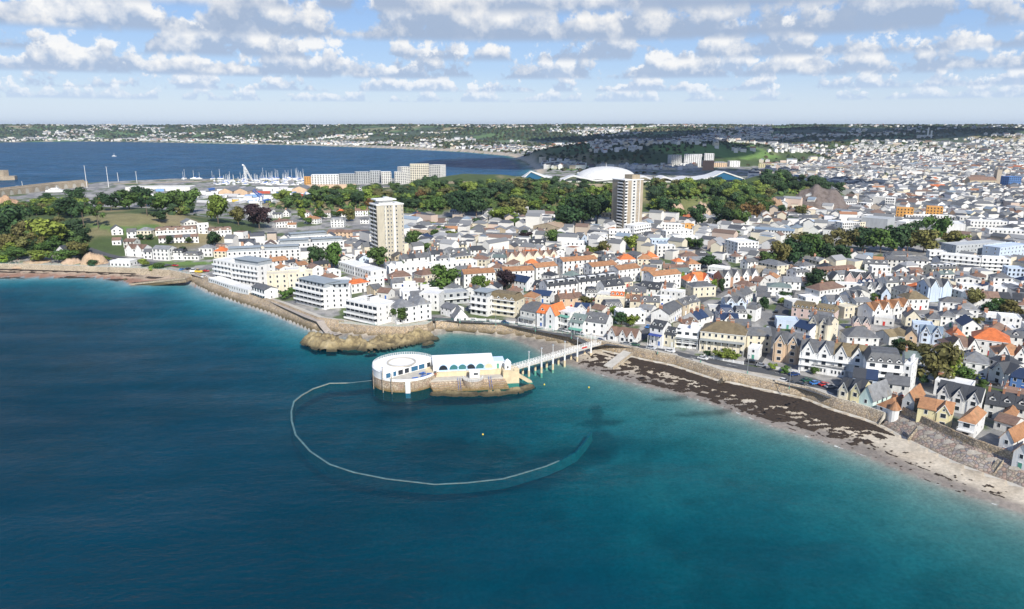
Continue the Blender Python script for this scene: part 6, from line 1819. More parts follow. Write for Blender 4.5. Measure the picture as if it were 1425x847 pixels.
def car(px, py, c, rz, where, van=False, scale=1.0):
    x, y = hit(px, py); z = T(x, y) + .12
    o_ = empty('parked_car' if not van else 'parked_van', (x, y, z), rz); o_.scale = (scale,) * 3
    tag(o_, '%s %s %s' % (CC[c][1], 'van' if van else 'car', where), 'van' if van else 'car', 'cars on the streets')
    b = link('body', CP4[0], o_, col=CC[c][0]); g = link('window', CP4[1], o_)
    if van: b.scale = (1.15, 1.1, 1.9); g.scale = (1.15, 1.1, 1.5); g.location.z = .2
    for sx_ in (-1.3, 1.3):
        for sy_ in (-.84, .84): link('wheel', CP4[2], o_, loc=(sx_, sy_, .33))
    link('headlight', CP4[3], o_)
def rdir(P, x, y):
    P = np.asarray(P); k = np.argmin(np.hypot(P[:, 0] - x, P[:, 1] - y)); k = min(k, len(P) - 2); d = P[k + 1] - P[k]; return math.atan2(d[1], d[0])
SEA = ROADS['sea']
for px, py, c, w_ in ((660, 447.5, 'w', 'on the road behind the cove before the white balcony hotel'), (703.5, 450, 'n', 'driving behind the cove below the grey verandah hotel'), (789, 462.5, 'w', 'parked before the white hotel with green awnings'),
        (782.5, 461, 'g', 'parked just left of the white one by the green awnings'), (808.5, 467, 's', 'by the shore end of the footbridge'), (836.6, 475, 'n', 'turning at the head of the footbridge'), (872.6, 480.4, 'g', 'beside the brown-roofed cottages with dormers'),
        (884, 481.5, 'e', 'dark at the top of the slipway'), (906, 486, 's', 'below the tall white house with dark dormers'), (932.4, 490.4, 'w', 'before the flat-roofed white hotel'), (978, 500.4, 'w', 'in front of the cream verandah hotel'),
        (1047, 505, 'k', 'at the street corner left of the brick gabled houses'), (1060, 510.5, 'g', 'at the kerb below the brick gabled houses')):
    x, y = hit(px, py); car(px, py, c, rdir(SEA, x, y), w_)
pr = rdir(ROADS['park'], *ROADS['park'][1])
for px, py, c, w_, a in ((1091, 532.4, 'w', 'at the left end of the seafront car park', .1), (1101, 535, 'k', 'second from the left by the sea wall of the car park', .1), (1114.5, 538.4, 'k', 'third from the left by the sea wall of the car park', .1),
        (1105, 523, 'n', 'in the upper row of the car park', 1.2), (1123, 531, 'e', 'in the upper row of the car park', 1.2), (1134.5, 535, 'b', 'in the upper row of the car park', 1.2), (1147, 537, 'r', 'in the shade of the house beside the car park', 1.2), (1155, 540, 'g', 'next to the red one in the shade beside the car park', 1.2)):
    car(px, py, c, pr + a, w_)
for px, py, c, v, w_ in ((1365, 522.6, 'r', 0, 'in the courtyard before the large white house'), (1364.6, 526.6, 'w', 0, 'just below the red car in the courtyard'), (1354, 521, 'b', 0, 'left of the red car in the courtyard'), (1382, 536, 'k', 0, 'on the lane beside the slate roofed terrace'),
        (1404.5, 533.6, 'w', 1, 'on the lane beside the blue house'), (1386, 526.6, 'w', 0, 'outside the white house with the black roof'), (1417, 540, 's', 0, 'at the right edge of the lane'), (1383.4, 442, 'r', 1, 'in the yard behind the orange-roofed villa'),
        (1382.4, 446.4, 'b', 0, 'next to the red van in the yard'), (1389.4, 446.6, 'w', 0, 'right of the blue one in the yard behind the orange villa'), (1362, 437.6, 'w', 0, 'in the yard left of the red van'), (1400, 448, 'g', 0, 'at the right side of the tree-lined yard'),
        (244, 370.4, 'r', 0, 'by the green-roofed pavilion below the grey terrace'), (253.5, 376, 'b', 0, 'beside the green-roofed pavilion'), (270, 379.4, 'w', 1, 'on the promenade left of the white hotels'), (276.5, 380, 'y', 1, 'behind the white van left of the white hotels'),
        (262, 375, 'k', 0, 'near the white van below the grass bank'), (287, 378, 'r', 0, 'at the end of the promenade by the white hotels'), (284, 386, 'w', 0, 'at the low white annexe by the sea wall'),
        (500, 334.6, 'w', 0, 'parked left of the cream tower block'), (505.6, 334, 'b', 0, 'parked right beside the cream tower block'), (509, 331, 'r', 0, 'behind the cream tower block'), (497, 343, 's', 0, 'on the lane left of the cream tower block'),
        (986, 358, 'g', 0, 'on the wide town road beside the pale office block'), (1008, 375, 's', 0, 'on the wide town road below the pale office block'), (978, 352, 'w', 0, 'at the top of the wide town road'), (1031, 386, 'k', 0, 'at the lower end of the wide town road'),
        (744, 366, 's', 0, 'before the gabled cream terrace'), (752, 366.5, 'w', 0, 'in front of the gabled cream terrace'), (1058, 390, 'w', 0, 'in the yard below the pillared grey-roofed block'), (1066, 392, 's', 0, 'beside the white one below the pillared block')):
    car(px, py, c, random.choice([.2, -.3, .5, 1.4]), w_, v)

# ------------------------------------------------------------------ trees
CROWN, TRUNK = [], []
def crown_mesh(seed, kind):
    rg = np.random.default_rng(seed); V, F, Tn = [], [], []
    nl = 11 if kind == 'round' else 9
    lobes = []
    for i in range(nl):
        if kind == 'round':
            a = rg.uniform(0, 6.28); rr_ = rg.uniform(.1, .62) ** .8; z = rg.uniform(.28, .86)
            lobes.append((rr_ * math.cos(a) * .62, rr_ * math.sin(a) * .62, z, rg.uniform(.17, .30)))
        elif kind == 'tall':
            z = .15 + .8 * i / nl; lobes.append((rg.normal(0, .08), rg.normal(0, .08), z, .26 * (1 - abs(z - .45) * 1.1)))
        else:
            a = rg.uniform(0, 6.28); z = rg.uniform(.5, .9); rr_ = rg.uniform(.15, .55); lobes.append((rr_ * math.cos(a), rr_ * math.sin(a), z, rg.uniform(.14, .22)))
    if kind == 'round': lobes.append((0, 0, .52, .34))
    for (lx, ly, lz, lr) in lobes:
        n = int(62 * (lr / .25) ** 1.6)
        for _ in range(n):
            d = rg.normal(0, 1, 3); d /= np.linalg.norm(d); d[2] = d[2] if d[2] > -.5 else -d[2]
            c = np.array((lx, ly, lz)) + d * lr * rg.uniform(.72, 1.06) * np.array((1, 1, .85))
            u = rg.normal(0, 1, 3); u -= d * (u @ d) * .65; u /= np.linalg.norm(u); w = np.cross(d, u)
            s_ = rg.uniform(.035, .075)
            k = len(V); tint = rg.uniform(.6, 1.45)
            V += [c + u * s_, c + w * s_ * .8, c - u * s_, c - w * s_ * .8]; F.append((k, k + 1, k + 2, k + 3)); Tn += [tint] * 4
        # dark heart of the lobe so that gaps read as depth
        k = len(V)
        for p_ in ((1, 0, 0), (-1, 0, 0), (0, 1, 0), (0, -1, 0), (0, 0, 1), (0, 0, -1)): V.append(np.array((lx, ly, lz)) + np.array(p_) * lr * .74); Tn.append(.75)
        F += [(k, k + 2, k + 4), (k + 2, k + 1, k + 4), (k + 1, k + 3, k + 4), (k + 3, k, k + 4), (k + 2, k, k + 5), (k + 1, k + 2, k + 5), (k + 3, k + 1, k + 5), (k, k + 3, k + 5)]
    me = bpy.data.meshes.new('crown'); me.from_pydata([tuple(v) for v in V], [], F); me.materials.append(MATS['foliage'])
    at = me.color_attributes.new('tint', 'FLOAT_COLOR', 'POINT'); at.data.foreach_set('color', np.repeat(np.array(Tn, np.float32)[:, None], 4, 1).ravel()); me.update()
    return me
def trunk_mesh(seed, kind):
    rg = random.Random(seed); m_ = MB(); top = .5 if kind != 'pine' else .75
    m_.tube((0, 0, -.12), (rg.uniform(-.03, .03), 0, top), .035, .02, 'bark', 7)
    for k in range(5):
        a = rg.uniform(0, 6.28); z = rg.uniform(.18, top) if kind != 'pine' else rg.uniform(.5, .72)
        m_.tube((0, 0, z), (.26 * math.cos(a), .26 * math.sin(a), z + rg.uniform(.14, .3)), .014, .006, 'bark', 5)
    return m_.mesh('trunk')
KM = {}
for k, n in (('round', 6), ('tall', 3), ('pine', 3)): KM[k] = [(crown_mesh(100 + i + len(k) * 13, k), trunk_mesh(i, k)) for i in range(n)]
TC = {'g': ((.060, .105, .024), 'mid green'), 'd': ((.030, .060, .022), 'dark green'), 'y': ((.125, .165, .028), 'yellow-green'), 'b': ((.095, .092, .030), 'brownish green'), 'p': ((.030, .018, .020), 'dark purple'),
      'l': ((.14, .20, .03), 'bright lime-green'), 'o': ((.14, .085, .03), 'autumn brown')}
TC = {k: (tuple(v * 1.15 for v in a), b) for k, (a, b) in TC.items()}
TREES = []
def tree(x, y, z, w, h, c, kind='round', group=None, label=None):
    cm_, tm_ = random.choice(KM[kind])
    root = empty('tree', (x, y, z), random.uniform(0, 6.28))
    jt = random.uniform(.75, 1.3); col_ = tuple(v * jt * random.uniform(.94, 1.06) for v in TC[c][0])
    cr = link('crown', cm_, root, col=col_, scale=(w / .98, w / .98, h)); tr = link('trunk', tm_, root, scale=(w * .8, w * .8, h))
    root['category'] = 'tree'
    if label: root['label'] = label; root['group'] = group
    else:
        p_ = proj(x, y, z + h * .5); TREES.append(dict(o=root, c=TC[c][1], px=p_[0], py=p_[1], w=w, h=h, kind=kind))
    return root
def ptree(px, pyb, wpx, hpx, c, kind='round'):
    x, y = hit(px, pyb); z = T(x, y); zc = y * CP - (z - CAMZ) * SP; s_ = zc / FPX
    return tree(x, y, z, wpx * s_ * 1.05, hpx * s_ * 1.06, c, kind)
PT = '''304 311 30 38 y|332 313 24 24 b|361 318 32 30 p|351 295 15 11 p|297 345 19 22 d|442 373 24 30 d|464 374 28 36 g|527 372 27 29 g|555 374 15 11 d|619 404 35 35 g|588 403 13 10 l|602 405 17 13 d
665 405 20 22 g|678 404 9 13 l|705 403 26 26 p|559 450 24 22 g|398 417 15 12 g|408 413 13 13 g|732 336 15 12 p|729 331 11 10 d|773 342 26 20 g|768 331 11 11 y|838 354 20 18 b|822 355 13 13 y|879 348 22 18 y|969 315 25 28 d|1005 318 28 26 d
960 346 18 14 g|973 347 16 13 d|985 374 30 18 d|1020 336 26 15 g|1068 374 24 24 g|1085 371 30 32 b|1105 369 32 36 d|1128 365 28 36 g|1148 368 24 28 d|1172 365 28 24 d|1175 350 32 28 b|1200 350 36 30 d|1225 352 36 32 g|1245 350 38 38 d
1262 350 30 28 b|1285 351 32 32 b|1300 341 28 36 g|1276 329 22 20 d|1320 341 26 20 b|1338 342 20 14 y|1115 356 32 28 b|1150 352 24 24 b|1210 340 30 22 d|1133 403 28 26 d|1150 403 15 13 b|1160 400 13 10 d|1143 470 21 18 b|1300 535 50 54 b|1312 532 34 44 y
1284 536 15 15 d|1218 419 13 11 g|1087 425 11 11 l|1092 418 15 13 d|1064 432 15 19 d|1303 418 9 11 g|1354 428 21 26 b|1375 438 22 17 d|1390 436 22 19 g|1406 440 26 22 b|1355 452 19 11 b|1250 488 26 18 d|1265 494 24 20 b|1284 497 30 18 b|1318 528 18 15 d|1338 528 28 18 g|1366 540 15 13 g
865 452 25 17 d|880 454 15 15 y|852 442 9 17 l|817 427 23 15 b|896 409 17 7 l|994 408 9 19 l|1003 408 9 21 d|985 497 11 9 d|1008 501 25 15 y|1022 502 13 10 y|1092 520 12 10 g|1134 521 12 10 g|1075 516 10 10 y|75 346 54 40 y|40 338 32 30 b|14 333 48 42 d|100 303 32 28 d|70 292 36 16 y
105 282 28 20 d|67 280 17 11 d|155 293 24 22 d|180 291 30 26 g|200 288 30 26 d|222 295 28 26 g|240 295 26 28 g|264 297 26 30 g|222 309 20 16 d|113 338 24 20 d|25 362 32 18 g|60 364 32 16 y|95 364 26 16 g|110 360 26 22 b|5 366 18 12 l|47 350 24 18 d
128 372 14 9 d|201 371 14 11 y|222 376 16 9 g|212 377 14 7 l|145 364 16 8 l|420 306 14 16 l|446 305 18 12 g|486 308 16 18 b|468 302 14 8 g|600 318 14 10 y|585 335 10 12 d|606 333 14 14 g|640 303 30 38 d|663 301 34 34 d|575 345 20 22 g|590 352 22 14 g|568 350 14 20 d
700 312 34 24 y|720 305 34 28 b|790 322 44 34 d|812 318 40 40 d|831 312 30 38 d|808 298 26 30 g|930 300 24 22 d|945 308 26 18 g|1030 320 28 26 g|1045 312 26 26 o|880 300 14 10 g|1063 300 14 12 g|1113 305 17 18 b|1101 314 14 12 d|1086 297 12 12 d
1330 305 12 9 d|1344 308 12 9 d|1256 432 10 8 g|1198 460 12 9 d|1245 472 14 9 g|905 470 9 8 g|935 441 8 8 g|1040 447 10 9 g|1182 462 10 8 y|445 337 10 8 g|400 357 12 9 d|338 330 9 10 d|255 352 10 9 d|196 334 11 8 d|208 334 10 8 d|236 340 9 12 d|262 339 9 9 g|630 368 9 9 g|657 371 13 11 d|642 393 12 11 d
1390 560 14 9 g|1404 556 12 8 b|1352 545 12 8 y|1230 500 10 7 g|1100 470 9 7 d|1048 430 9 8 y|760 387 11 9 l|845 437 10 8 d|830 441 9 8 g|905 384 10 9 g|950 392 8 13 l|872 390 14 7 d|1135 432 10 7 g|1072 410 10 8 y|612 328 16 13 g|630 333 18 12 y|662 318 20 14 d|690 309 18 14 g|655 326 14 9 y|718 318 20 14 g|740 305 14 14 d|764 309 16 10 g|800 326 14 10 y|860 306 16 14 d|858 312 12 10 g|1046 345 18 14 d|1140 312 9 8 d|1165 300 10 7 b|430 312 13 9 g|505 300 10 12 y'''
for t_ in PT.replace('\n', '|').split('|'):
    f = t_.split(); ptree(*[float(v) for v in f[:4]], f[4], 'round')
for a in ((117, 316, 26, 34, 'd', 'pine'), (137, 318, 24, 32, 'g', 'pine'), (80, 366, 9, 14, 'g', 'pine'), (72, 368, 9, 16, 'g', 'pine'), (17, 371, 9, 14, 'd', 'pine'), (205, 300, 22, 26, 'd', 'pine'), (1357, 530, 9, 10, 'y', 'pine')): ptree(*a)
# woods on the slopes: the nearest trees one by one, the rest of each wood as one mass
WOODS = [('on the wooded slope below the white dome', 34, 110, (565, 262, 868, 306)), ('on the slope between the white hotel roofs and the waterfront blocks', 12, 55, (372, 268, 600, 292)),
         ('on the slope right of the brown tower block', 24, 80, (908, 262, 1072, 322)), ('on the hill above the left bay', 14, 60, (-10, 272, 290, 300)),
         ('on the shady mound left of the far town', 6, 34, (1060, 248, 1205, 268)), ('on the green bank above the pebble beach', 10, 16, (-5, 322, 120, 366))]
MASS = []
for wname, cnt, rest, (x0, y0, x1, y1) in WOODS:
    pts = []; tries = 0
    while len(pts) < cnt + rest and tries < 4000:
        tries += 1
        px, py = random.uniform(x0, x1), random.uniform(y0, y1)
        x, y = hit(px, py); z = T(x, y)
        if z < 7.5 or any(math.hypot(x - f[0], y - f[1]) < f[2] + 4 for f in FOOT): continue
        if (120 < px < 235 and py > 288) or (922 < px < 995 and 278 < py < 309): continue
        pts.append((y, x, z))
    pts.sort()
    for k, (y, x, z) in enumerate(pts):
        w = random.uniform(9, 15) * (.75 if 'left bay' in wname else 1); h = w * random.uniform(.75, 1.1)
        c = random.choices('gdybol', [6, 4.5, 2.6, 1.4, .4, 1.1] if 'shady' not in wname else [1, 8, 0, 0, 0, 0])[0]
        if k < cnt: tree(x, y, z, w, h, c, 'round', '%s trees %s' % (TC[c][1], wname), '%s broadleaf tree %s' % (TC[c][1], wname))
        else: MASS.append((x, y, z, w, h, c))
def mass_mesh(items, name):
    cv, fv, tv = [], [], []; off = 0; fs = []
    for (x, y, z, w, h, c) in items:
        me = KM['round'][random.randrange(6)][0]; n = len(me.vertices)
        co = np.empty(n * 3, np.float32); me.vertices.foreach_get('co', co); co = co.reshape(-1, 3)
        a = random.uniform(0, 6.28); ca, sa = math.cos(a), math.sin(a)
        co = np.stack([(co[:, 0] * ca - co[:, 1] * sa) * w + x, (co[:, 0] * sa + co[:, 1] * ca) * w + y, co[:, 2] * h + z], 1)
        tt = np.empty(n * 4, np.float32); me.color_attributes['tint'].data.foreach_get('color', tt); tt = tt.reshape(-1, 4)[:, :1]
        cv.append(co); tv.append(tt * np.array(TC[c][0])[None] * random.uniform(.8, 1.25)); fs += [tuple(i + off for i in p.vertices) for p in me.polygons]; off += n
    me = bpy.data.meshes.new(name); me.from_pydata(np.concatenate(cv).tolist(), [], fs); me.materials.append(MATS['vertex_painted'])
    t_ = np.concatenate(tv); at = me.color_attributes.new('Col', 'FLOAT_COLOR', 'POINT'); at.data.foreach_set('color', np.concatenate([t_, np.ones((len(t_), 1))], 1).astype(np.float32).ravel()); me.update()
    return me
o_ = link('woodland', mass_mesh(MASS, 'woodland')); tag(o_, 'dense woods of mixed green broadleaf trees higher up the hillsides', 'wood', kind='stuff')
# ground scrub under the woods: one mass nobody could count
def scrub():
    V, F, Tn, Cn = [], [], [], []
    rg = np.random.default_rng(4)
    for (x0, y0, x1, y1), cnt in (((560, 262, 870, 308), 900), ((372, 268, 600, 294), 420), ((908, 258, 1075, 324), 700), ((-10, 270, 290, 300), 420), ((-5, 318, 125, 368), 420), ((1060, 248, 1205, 270), 260), ((700, 250, 1040, 262), 260), ((560, 296, 700, 318), 180)):
        for _ in range(cnt):
            px, py = rg.uniform(x0, x1), rg.uniform(y0, y1); x, y = hit(px, py); z = T(x, y)
            if z < 7.2 or any(math.hypot(x - f[0], y - f[1]) < f[2] + 2 for f in FOOT): continue
            if (120 < px < 235 and py > 286) or (922 < px < 995 and 280 < py < 307): continue
            r_ = rg.uniform(1.6, 4.2)
            col_ = np.array(TC[rg.choice(list('ggddybl'), p=[.3, .2, .15, .15, .1, .07, .03])][0]) * rg.uniform(.7, 1.2)
            for q in range(9):
                d = rg.normal(0, 1, 3); d /= np.linalg.norm(d); d[2] = abs(d[2])
                c = np.array((x, y, z)) + d * r_ * np.array((1, 1, .8)); u = np.cross(d, rg.normal(0, 1, 3)); u /= np.linalg.norm(u); w = np.cross(d, u); s_ = r_ * rg.uniform(.3, .6)
                k = len(V); V += [c + u * s_, c + w * s_, c - u * s_, c - w * s_]; F.append((k, k + 1, k + 2, k + 3)); Cn += [col_ * rg.uniform(.7, 1.3)] * 4
    me = bpy.data.meshes.new('scrub'); me.from_pydata([tuple(v) for v in V], [], F); me.materials.append(MATS['vertex_painted'])
    at = me.color_attributes.new('Col', 'FLOAT_COLOR', 'POINT'); C_ = np.array(Cn, np.float32); at.data.foreach_set('color', np.concatenate([C_, np.ones((len(C_), 1), np.float32)], 1).ravel()); me.update()
    return me
o_ = link('undergrowth', scrub()); tag(o_, 'green undergrowth and bushes covering the hillsides between the trees', 'undergrowth', kind='stuff')
# ------------------------------------------------------------------ filling the town between the buildings read off the photograph
def free(x, y, pad):
    for fx, fy, fr, an, l_, d_ in FOOT:
        dx, dy = x - fx, y - fy
        if abs(dx) + abs(dy) > 60: continue
        c, s_ = math.cos(an), math.sin(an)
        if abs(dx * c + dy * s_) < l_ / 2 + pad and abs(-dx * s_ + dy * c) < d_ / 2 + pad: return False
    return True
TP = [(o.location.x, o.location.y, o.children[0].scale[0] * .45) for o in COL.objects if o.name.startswith('tree')]
RP = np.vstack([densify(P, 5) for P in ROADS.values()])
def near_angle(x, y):
    best = min(FOOT, key=lambda f: (f[0] - x) ** 2 + (f[1] - y) ** 2); return best[3]
cand = []
yy = 190.0
while yy < 1150:
    st = 11.5 if yy < 620 else 13
    xx = -380.0
    while xx < 1100:
        x, y = xx + random.uniform(-2.5, 2.5), yy + random.uniform(-2.5, 2.5); xx += st
        px, py = proj(x, y, 8)
        if not (300 < px < 1750): continue
        z = T(x, y)
        if z > 15 or z < 4.9: continue
        if px < 1030 and py < 304: continue
        if px < 560 and py < 330: continue
        cand.append((math.hypot(x, y), x, y, z, px, py))
    yy += st
cand.sort()
cx_ = np.array([c[1] for c in cand]); cy_ = np.array([c[2] for c in cand])
dw_ = pdist(cx_, cy_, WALL); il_ = inpoly(cx_, cy_, LANDP)
FAR_LEFT = []; nf = 0
for i, (r_, x, y, z, px, py) in enumerate(cand):
    if not il_[i] or dw_[i] < (17 if px > 610 else 48): continue
    if np.min((RP[:, 0] - x) ** 2 + (RP[:, 1] - y) ** 2) < 8.5 ** 2: continue
    if any(abs(x - a) + abs(y - b) < c + 5 for a, b, c in TP): continue
    if 1085 < px < 1330 and 322 < py < 362: continue
    L_, D_2 = random.choice([random.uniform(6.5, 10), random.uniform(9, 14)]), random.uniform(6.5, 8.5)
    if not free(x, y, L_ * .5): continue
    if nf < 165 and px < 1445:
        an = near_angle(x, y)
        if random.random() < .3: an += math.pi / 2
        an = math.atan2(math.sin(an), math.cos(an))
        if math.cos(an) < 0: an += math.pi
        c, s_ = math.cos(an), math.sin(an)
        A = (x - c * L_ / 2 + s_ * D_2 / 2, y - s_ * L_ / 2 - c * D_2 / 2); B = (x + c * L_ / 2 + s_ * D_2 / 2, y + s_ * L_ / 2 - c * D_2 / 2)
        o = {'c': random.choice([0, 1, 1])}
        if random.random() < .25: o['d'] = random.choice([1, 2])
        elif random.random() < .06: o['x'] = 1
        build('house', A, B, D_2, random.choice([3.4, 4.6, 5.2, 5.6]), z, random.choices('ghGf', [5, 2.2, .6, 2.4])[0], random.uniform(1.6, 2.7), random.choices('WwCBPL', [9, 2, 1.6, .5, .3, .5])[0], random.choices('sdgbteno', [6, 1.6, 2.6, 1.6, .9, .8, .4, .35])[0], o)
        nf += 1
    else:
        FAR_LEFT.append((x, y, z)); FOOT.append((x, y, 5, 0, 9, 8))

# ------------------------------------------------------------------ the far town and far shore: thousands of small houses as one mass
rg = np.random.default_rng(12)
WCOL = np.array([(.74, .73, .70), (.70, .68, .63), (.66, .60, .47), (.60, .60, .58), (.58, .46, .38), (.70, .70, .72), (.48, .40, .32)]); WP = [.46, .22, .11, .08, .04, .05, .04]
RCOL = np.array([(.14, .145, .15), (.07, .075, .085), (.26, .265, .27), (.17, .115, .09), (.30, .15, .085), (.45, .14, .06), (.20, .25, .30)]); RPb = [.38, .19, .22, .10, .05, .015, .045]
def small_houses(items, name):
    V, F, Cn = [], [], []
    for (x, y, z, L_, D_, H_, kind, an, wc, rc) in items:
        c, s_ = math.cos(an), math.sin(an)
        def W(u, v, h): return (x + u * c - v * s_, y + u * s_ + v * c, z + h)
        a, b = L_ / 2, D_ / 2; k = len(V)
        V += [W(-a, -b, -3), W(a, -b, -3), W(a, b, -3), W(-a, b, -3), W(-a, -b, H_), W(a, -b, H_), W(a, b, H_), W(-a, b, H_)]
        Cn += [wc] * 8; F += [(k, k + 1, k + 5, k + 4), (k + 1, k + 2, k + 6, k + 5), (k + 2, k + 3, k + 7, k + 6), (k + 3, k, k + 4, k + 7)]
        m = len(V); r_ = D_ * .30
        if kind == 0:
            V += [W(-a, 0, H_ + r_), W(a, 0, H_ + r_)]; Cn += [wc] * 2; F += [(k + 7, k + 4, m), (k + 5, k + 6, m + 1)]
            q = len(V); o_ = .3
            V += [W(-a - o_, -b - o_, H_ - .05), W(a + o_, -b - o_, H_ - .05), W(a + o_, 0, H_ + r_ + .12), W(-a - o_, 0, H_ + r_ + .12), W(a + o_, b + o_, H_ - .05), W(-a - o_, b + o_, H_ - .05)]; Cn += [rc] * 6
            F += [(q, q + 1, q + 2, q + 3), (q + 3, q + 2, q + 4, q + 5)]
        elif kind == 1:
            V += [W(-a - .3, -b - .3, H_), W(a + .3, -b - .3, H_), W(a + .3, b + .3, H_), W(-a - .3, b + .3, H_), W(-a + b * .9, 0, H_ + r_), W(a - b * .9, 0, H_ + r_)]; Cn += [rc] * 6
            F += [(m, m + 1, m + 5, m + 4), (m + 1, m + 2, m + 5), (m + 2, m + 3, m + 4, m + 5), (m + 3, m, m + 4)]
        else:
            V += [W(-a, -b, H_ + .01), W(a, -b, H_ + .01), W(a, b, H_ + .01), W(-a, b, H_ + .01)]; Cn += [rc] * 4; F += [(m, m + 1, m + 2, m + 3)]
        if r_ and H_ > 4:   # rows of openings on the two long walls and the ends
            for f_ in range(max(1, int(H_ / 2.9))):
                n = max(1, int(L_ / 3)); zz = f_ * 2.8 + .9
                for i in range(n):
                    u = -a + L_ * (i + .5) / n; q = len(V)
                    V += [W(u - .6, -b - .05, zz), W(u + .6, -b - .05, zz), W(u + .6, -b - .05, zz + 1.4), W(u - .6, -b - .05, zz + 1.4)]; Cn += [(.03, .035, .045)] * 4; F.append((q, q + 1, q + 2, q + 3))
    me = bpy.data.meshes.new(name); me.from_pydata(V, [], F); me.materials.append(MATS['vertex_painted'])
    at = me.color_attributes.new('Col', 'FLOAT_COLOR', 'POINT'); C_ = np.array(Cn, np.float32); at.data.foreach_set('color', np.concatenate([C_, np.ones((len(C_), 1), np.float32)], 1).ravel()); me.update()
    return me
items = []
def add_item(x, y, z, big=1.0):
    L_ = rg.uniform(6.5, 13) * big; D_ = rg.uniform(6.5, 9) * min(big, 1.6); H_ = rg.choice([4.6, 5.6, 6.5, 8.5])
    if rg.random() < .07: L_ *= 2.0; H_ += 3
    kind = rg.choice([0, 0, 0, 1, 2, 2]); an = .35 * round(float(fbm(x / 300, y / 300, 19, 2)) * 9) + (math.pi / 2 if rg.random() < .35 else 0) + rg.normal(0, .06)
    items.append((x, y, z, L_, D_, H_, kind, an, tuple(WCOL[rg.choice(7, p=WP)] * rg.uniform(.9, 1.05)), tuple(RCOL[rg.choice(7, p=RPb)] * rg.uniform(.8, 1.25))))
for x, y, z in FAR_LEFT: add_item(x, y, z)
# candidate grid over the country beyond
def country(step, r0, r1):
    xs, ys = np.meshgrid(np.arange(-6500, 6500, step), np.arange(600, 8200, step)); xs = xs.ravel() + rg.uniform(-.3, .3, xs.size) * step; ys = ys.ravel() + rg.uniform(-.3, .3, ys.size) * step
    r_ = np.hypot(xs, ys); zc = ys * CP + CAMZ * SP; px = CX + FPX * xs / zc
    k = (r_ > r0) & (r_ < r1) & (px > -60) & (px < 1500); xs, ys = xs[k], ys[k]
    z, inl, ins, inb, dW, dS, dB, tb = terrain(xs, ys, True)
    k = inl & ~inb & (dB > 22); xs, ys, z, dB = xs[k], ys[k], z[k], dB[k]
    zc = ys * CP - (z - CAMZ) * SP; px = CX + FPX * xs / zc; py = CY - FPX * (ys * SP + (z - CAMZ) * CP) / zc
    return xs, ys, z, dB, px, py
def dens_house(xs, ys, z, dB, px, py):
    n = fbm(xs / 260, ys / 260, 55, 3); l0 = landz(xs, ys); d = np.zeros(len(xs))
    town_ = (px > 1040 + (300 - py) * .1) & (py > 203) & (py < 332)
    d = np.where(town_, .93 * sstep(.22, .36, n), d)
    d = np.where((px > 1075) & (py <= 203) & (py > 187), .55 * sstep(.42, .56, n), d)
    d = np.where((px > 1180) & (py <= 187), .2 * sstep(.5, .6, n), d)
    d = np.where((px > 820) & (px <= 1075) & (py < 236), .75 * sstep(.50, .58, n), d)
    d = np.where((px > 735) & (px < 815) & (py > 212) & (py < 243), .7, d)
    d = np.where((px < 820) & (dB < 260) & (np.hypot(xs, ys) > 2600), .62 * sstep(.33, .5, n), d)
    d = np.where((px < 900) & (dB >= 260) & (np.hypot(xs, ys) > 2600), .42 * sstep(.55, .66, n), d)
    d = np.where((px > 60) & (px < 130) & (dB < 900) & (np.hypot(xs, ys) > 3000), .5, d)
    d = np.where((l0 > 12) & (py > 212), 0, d)
    d = np.where((px < 1040) & (np.hypot(xs, ys) < 1650), 0, d)
    return d
for step, r0, r1, big in ((14.5, 700, 1500, 1.0), (17, 1500, 2600, 1.15), (24, 2600, 4600, 1.5), (34, 4600, 8000, 2.0)):
    xs, ys, z, dB, px, py = country(step, r0, r1); d = dens_house(xs, ys, z, dB, px, py); k = rg.random(len(xs)) < d
    for x, y, zz in zip(xs[k], ys[k], z[k]):
        if r0 < 1600 and not free(x, y, 5): continue
        add_item(x, y, zz, big)
print('far houses', len(items))
o_ = link('distant_houses', small_houses(items, 'distant_houses')); tag(o_, 'crowded small white and grey houses of the far town and the far shore', 'houses', kind='stuff')
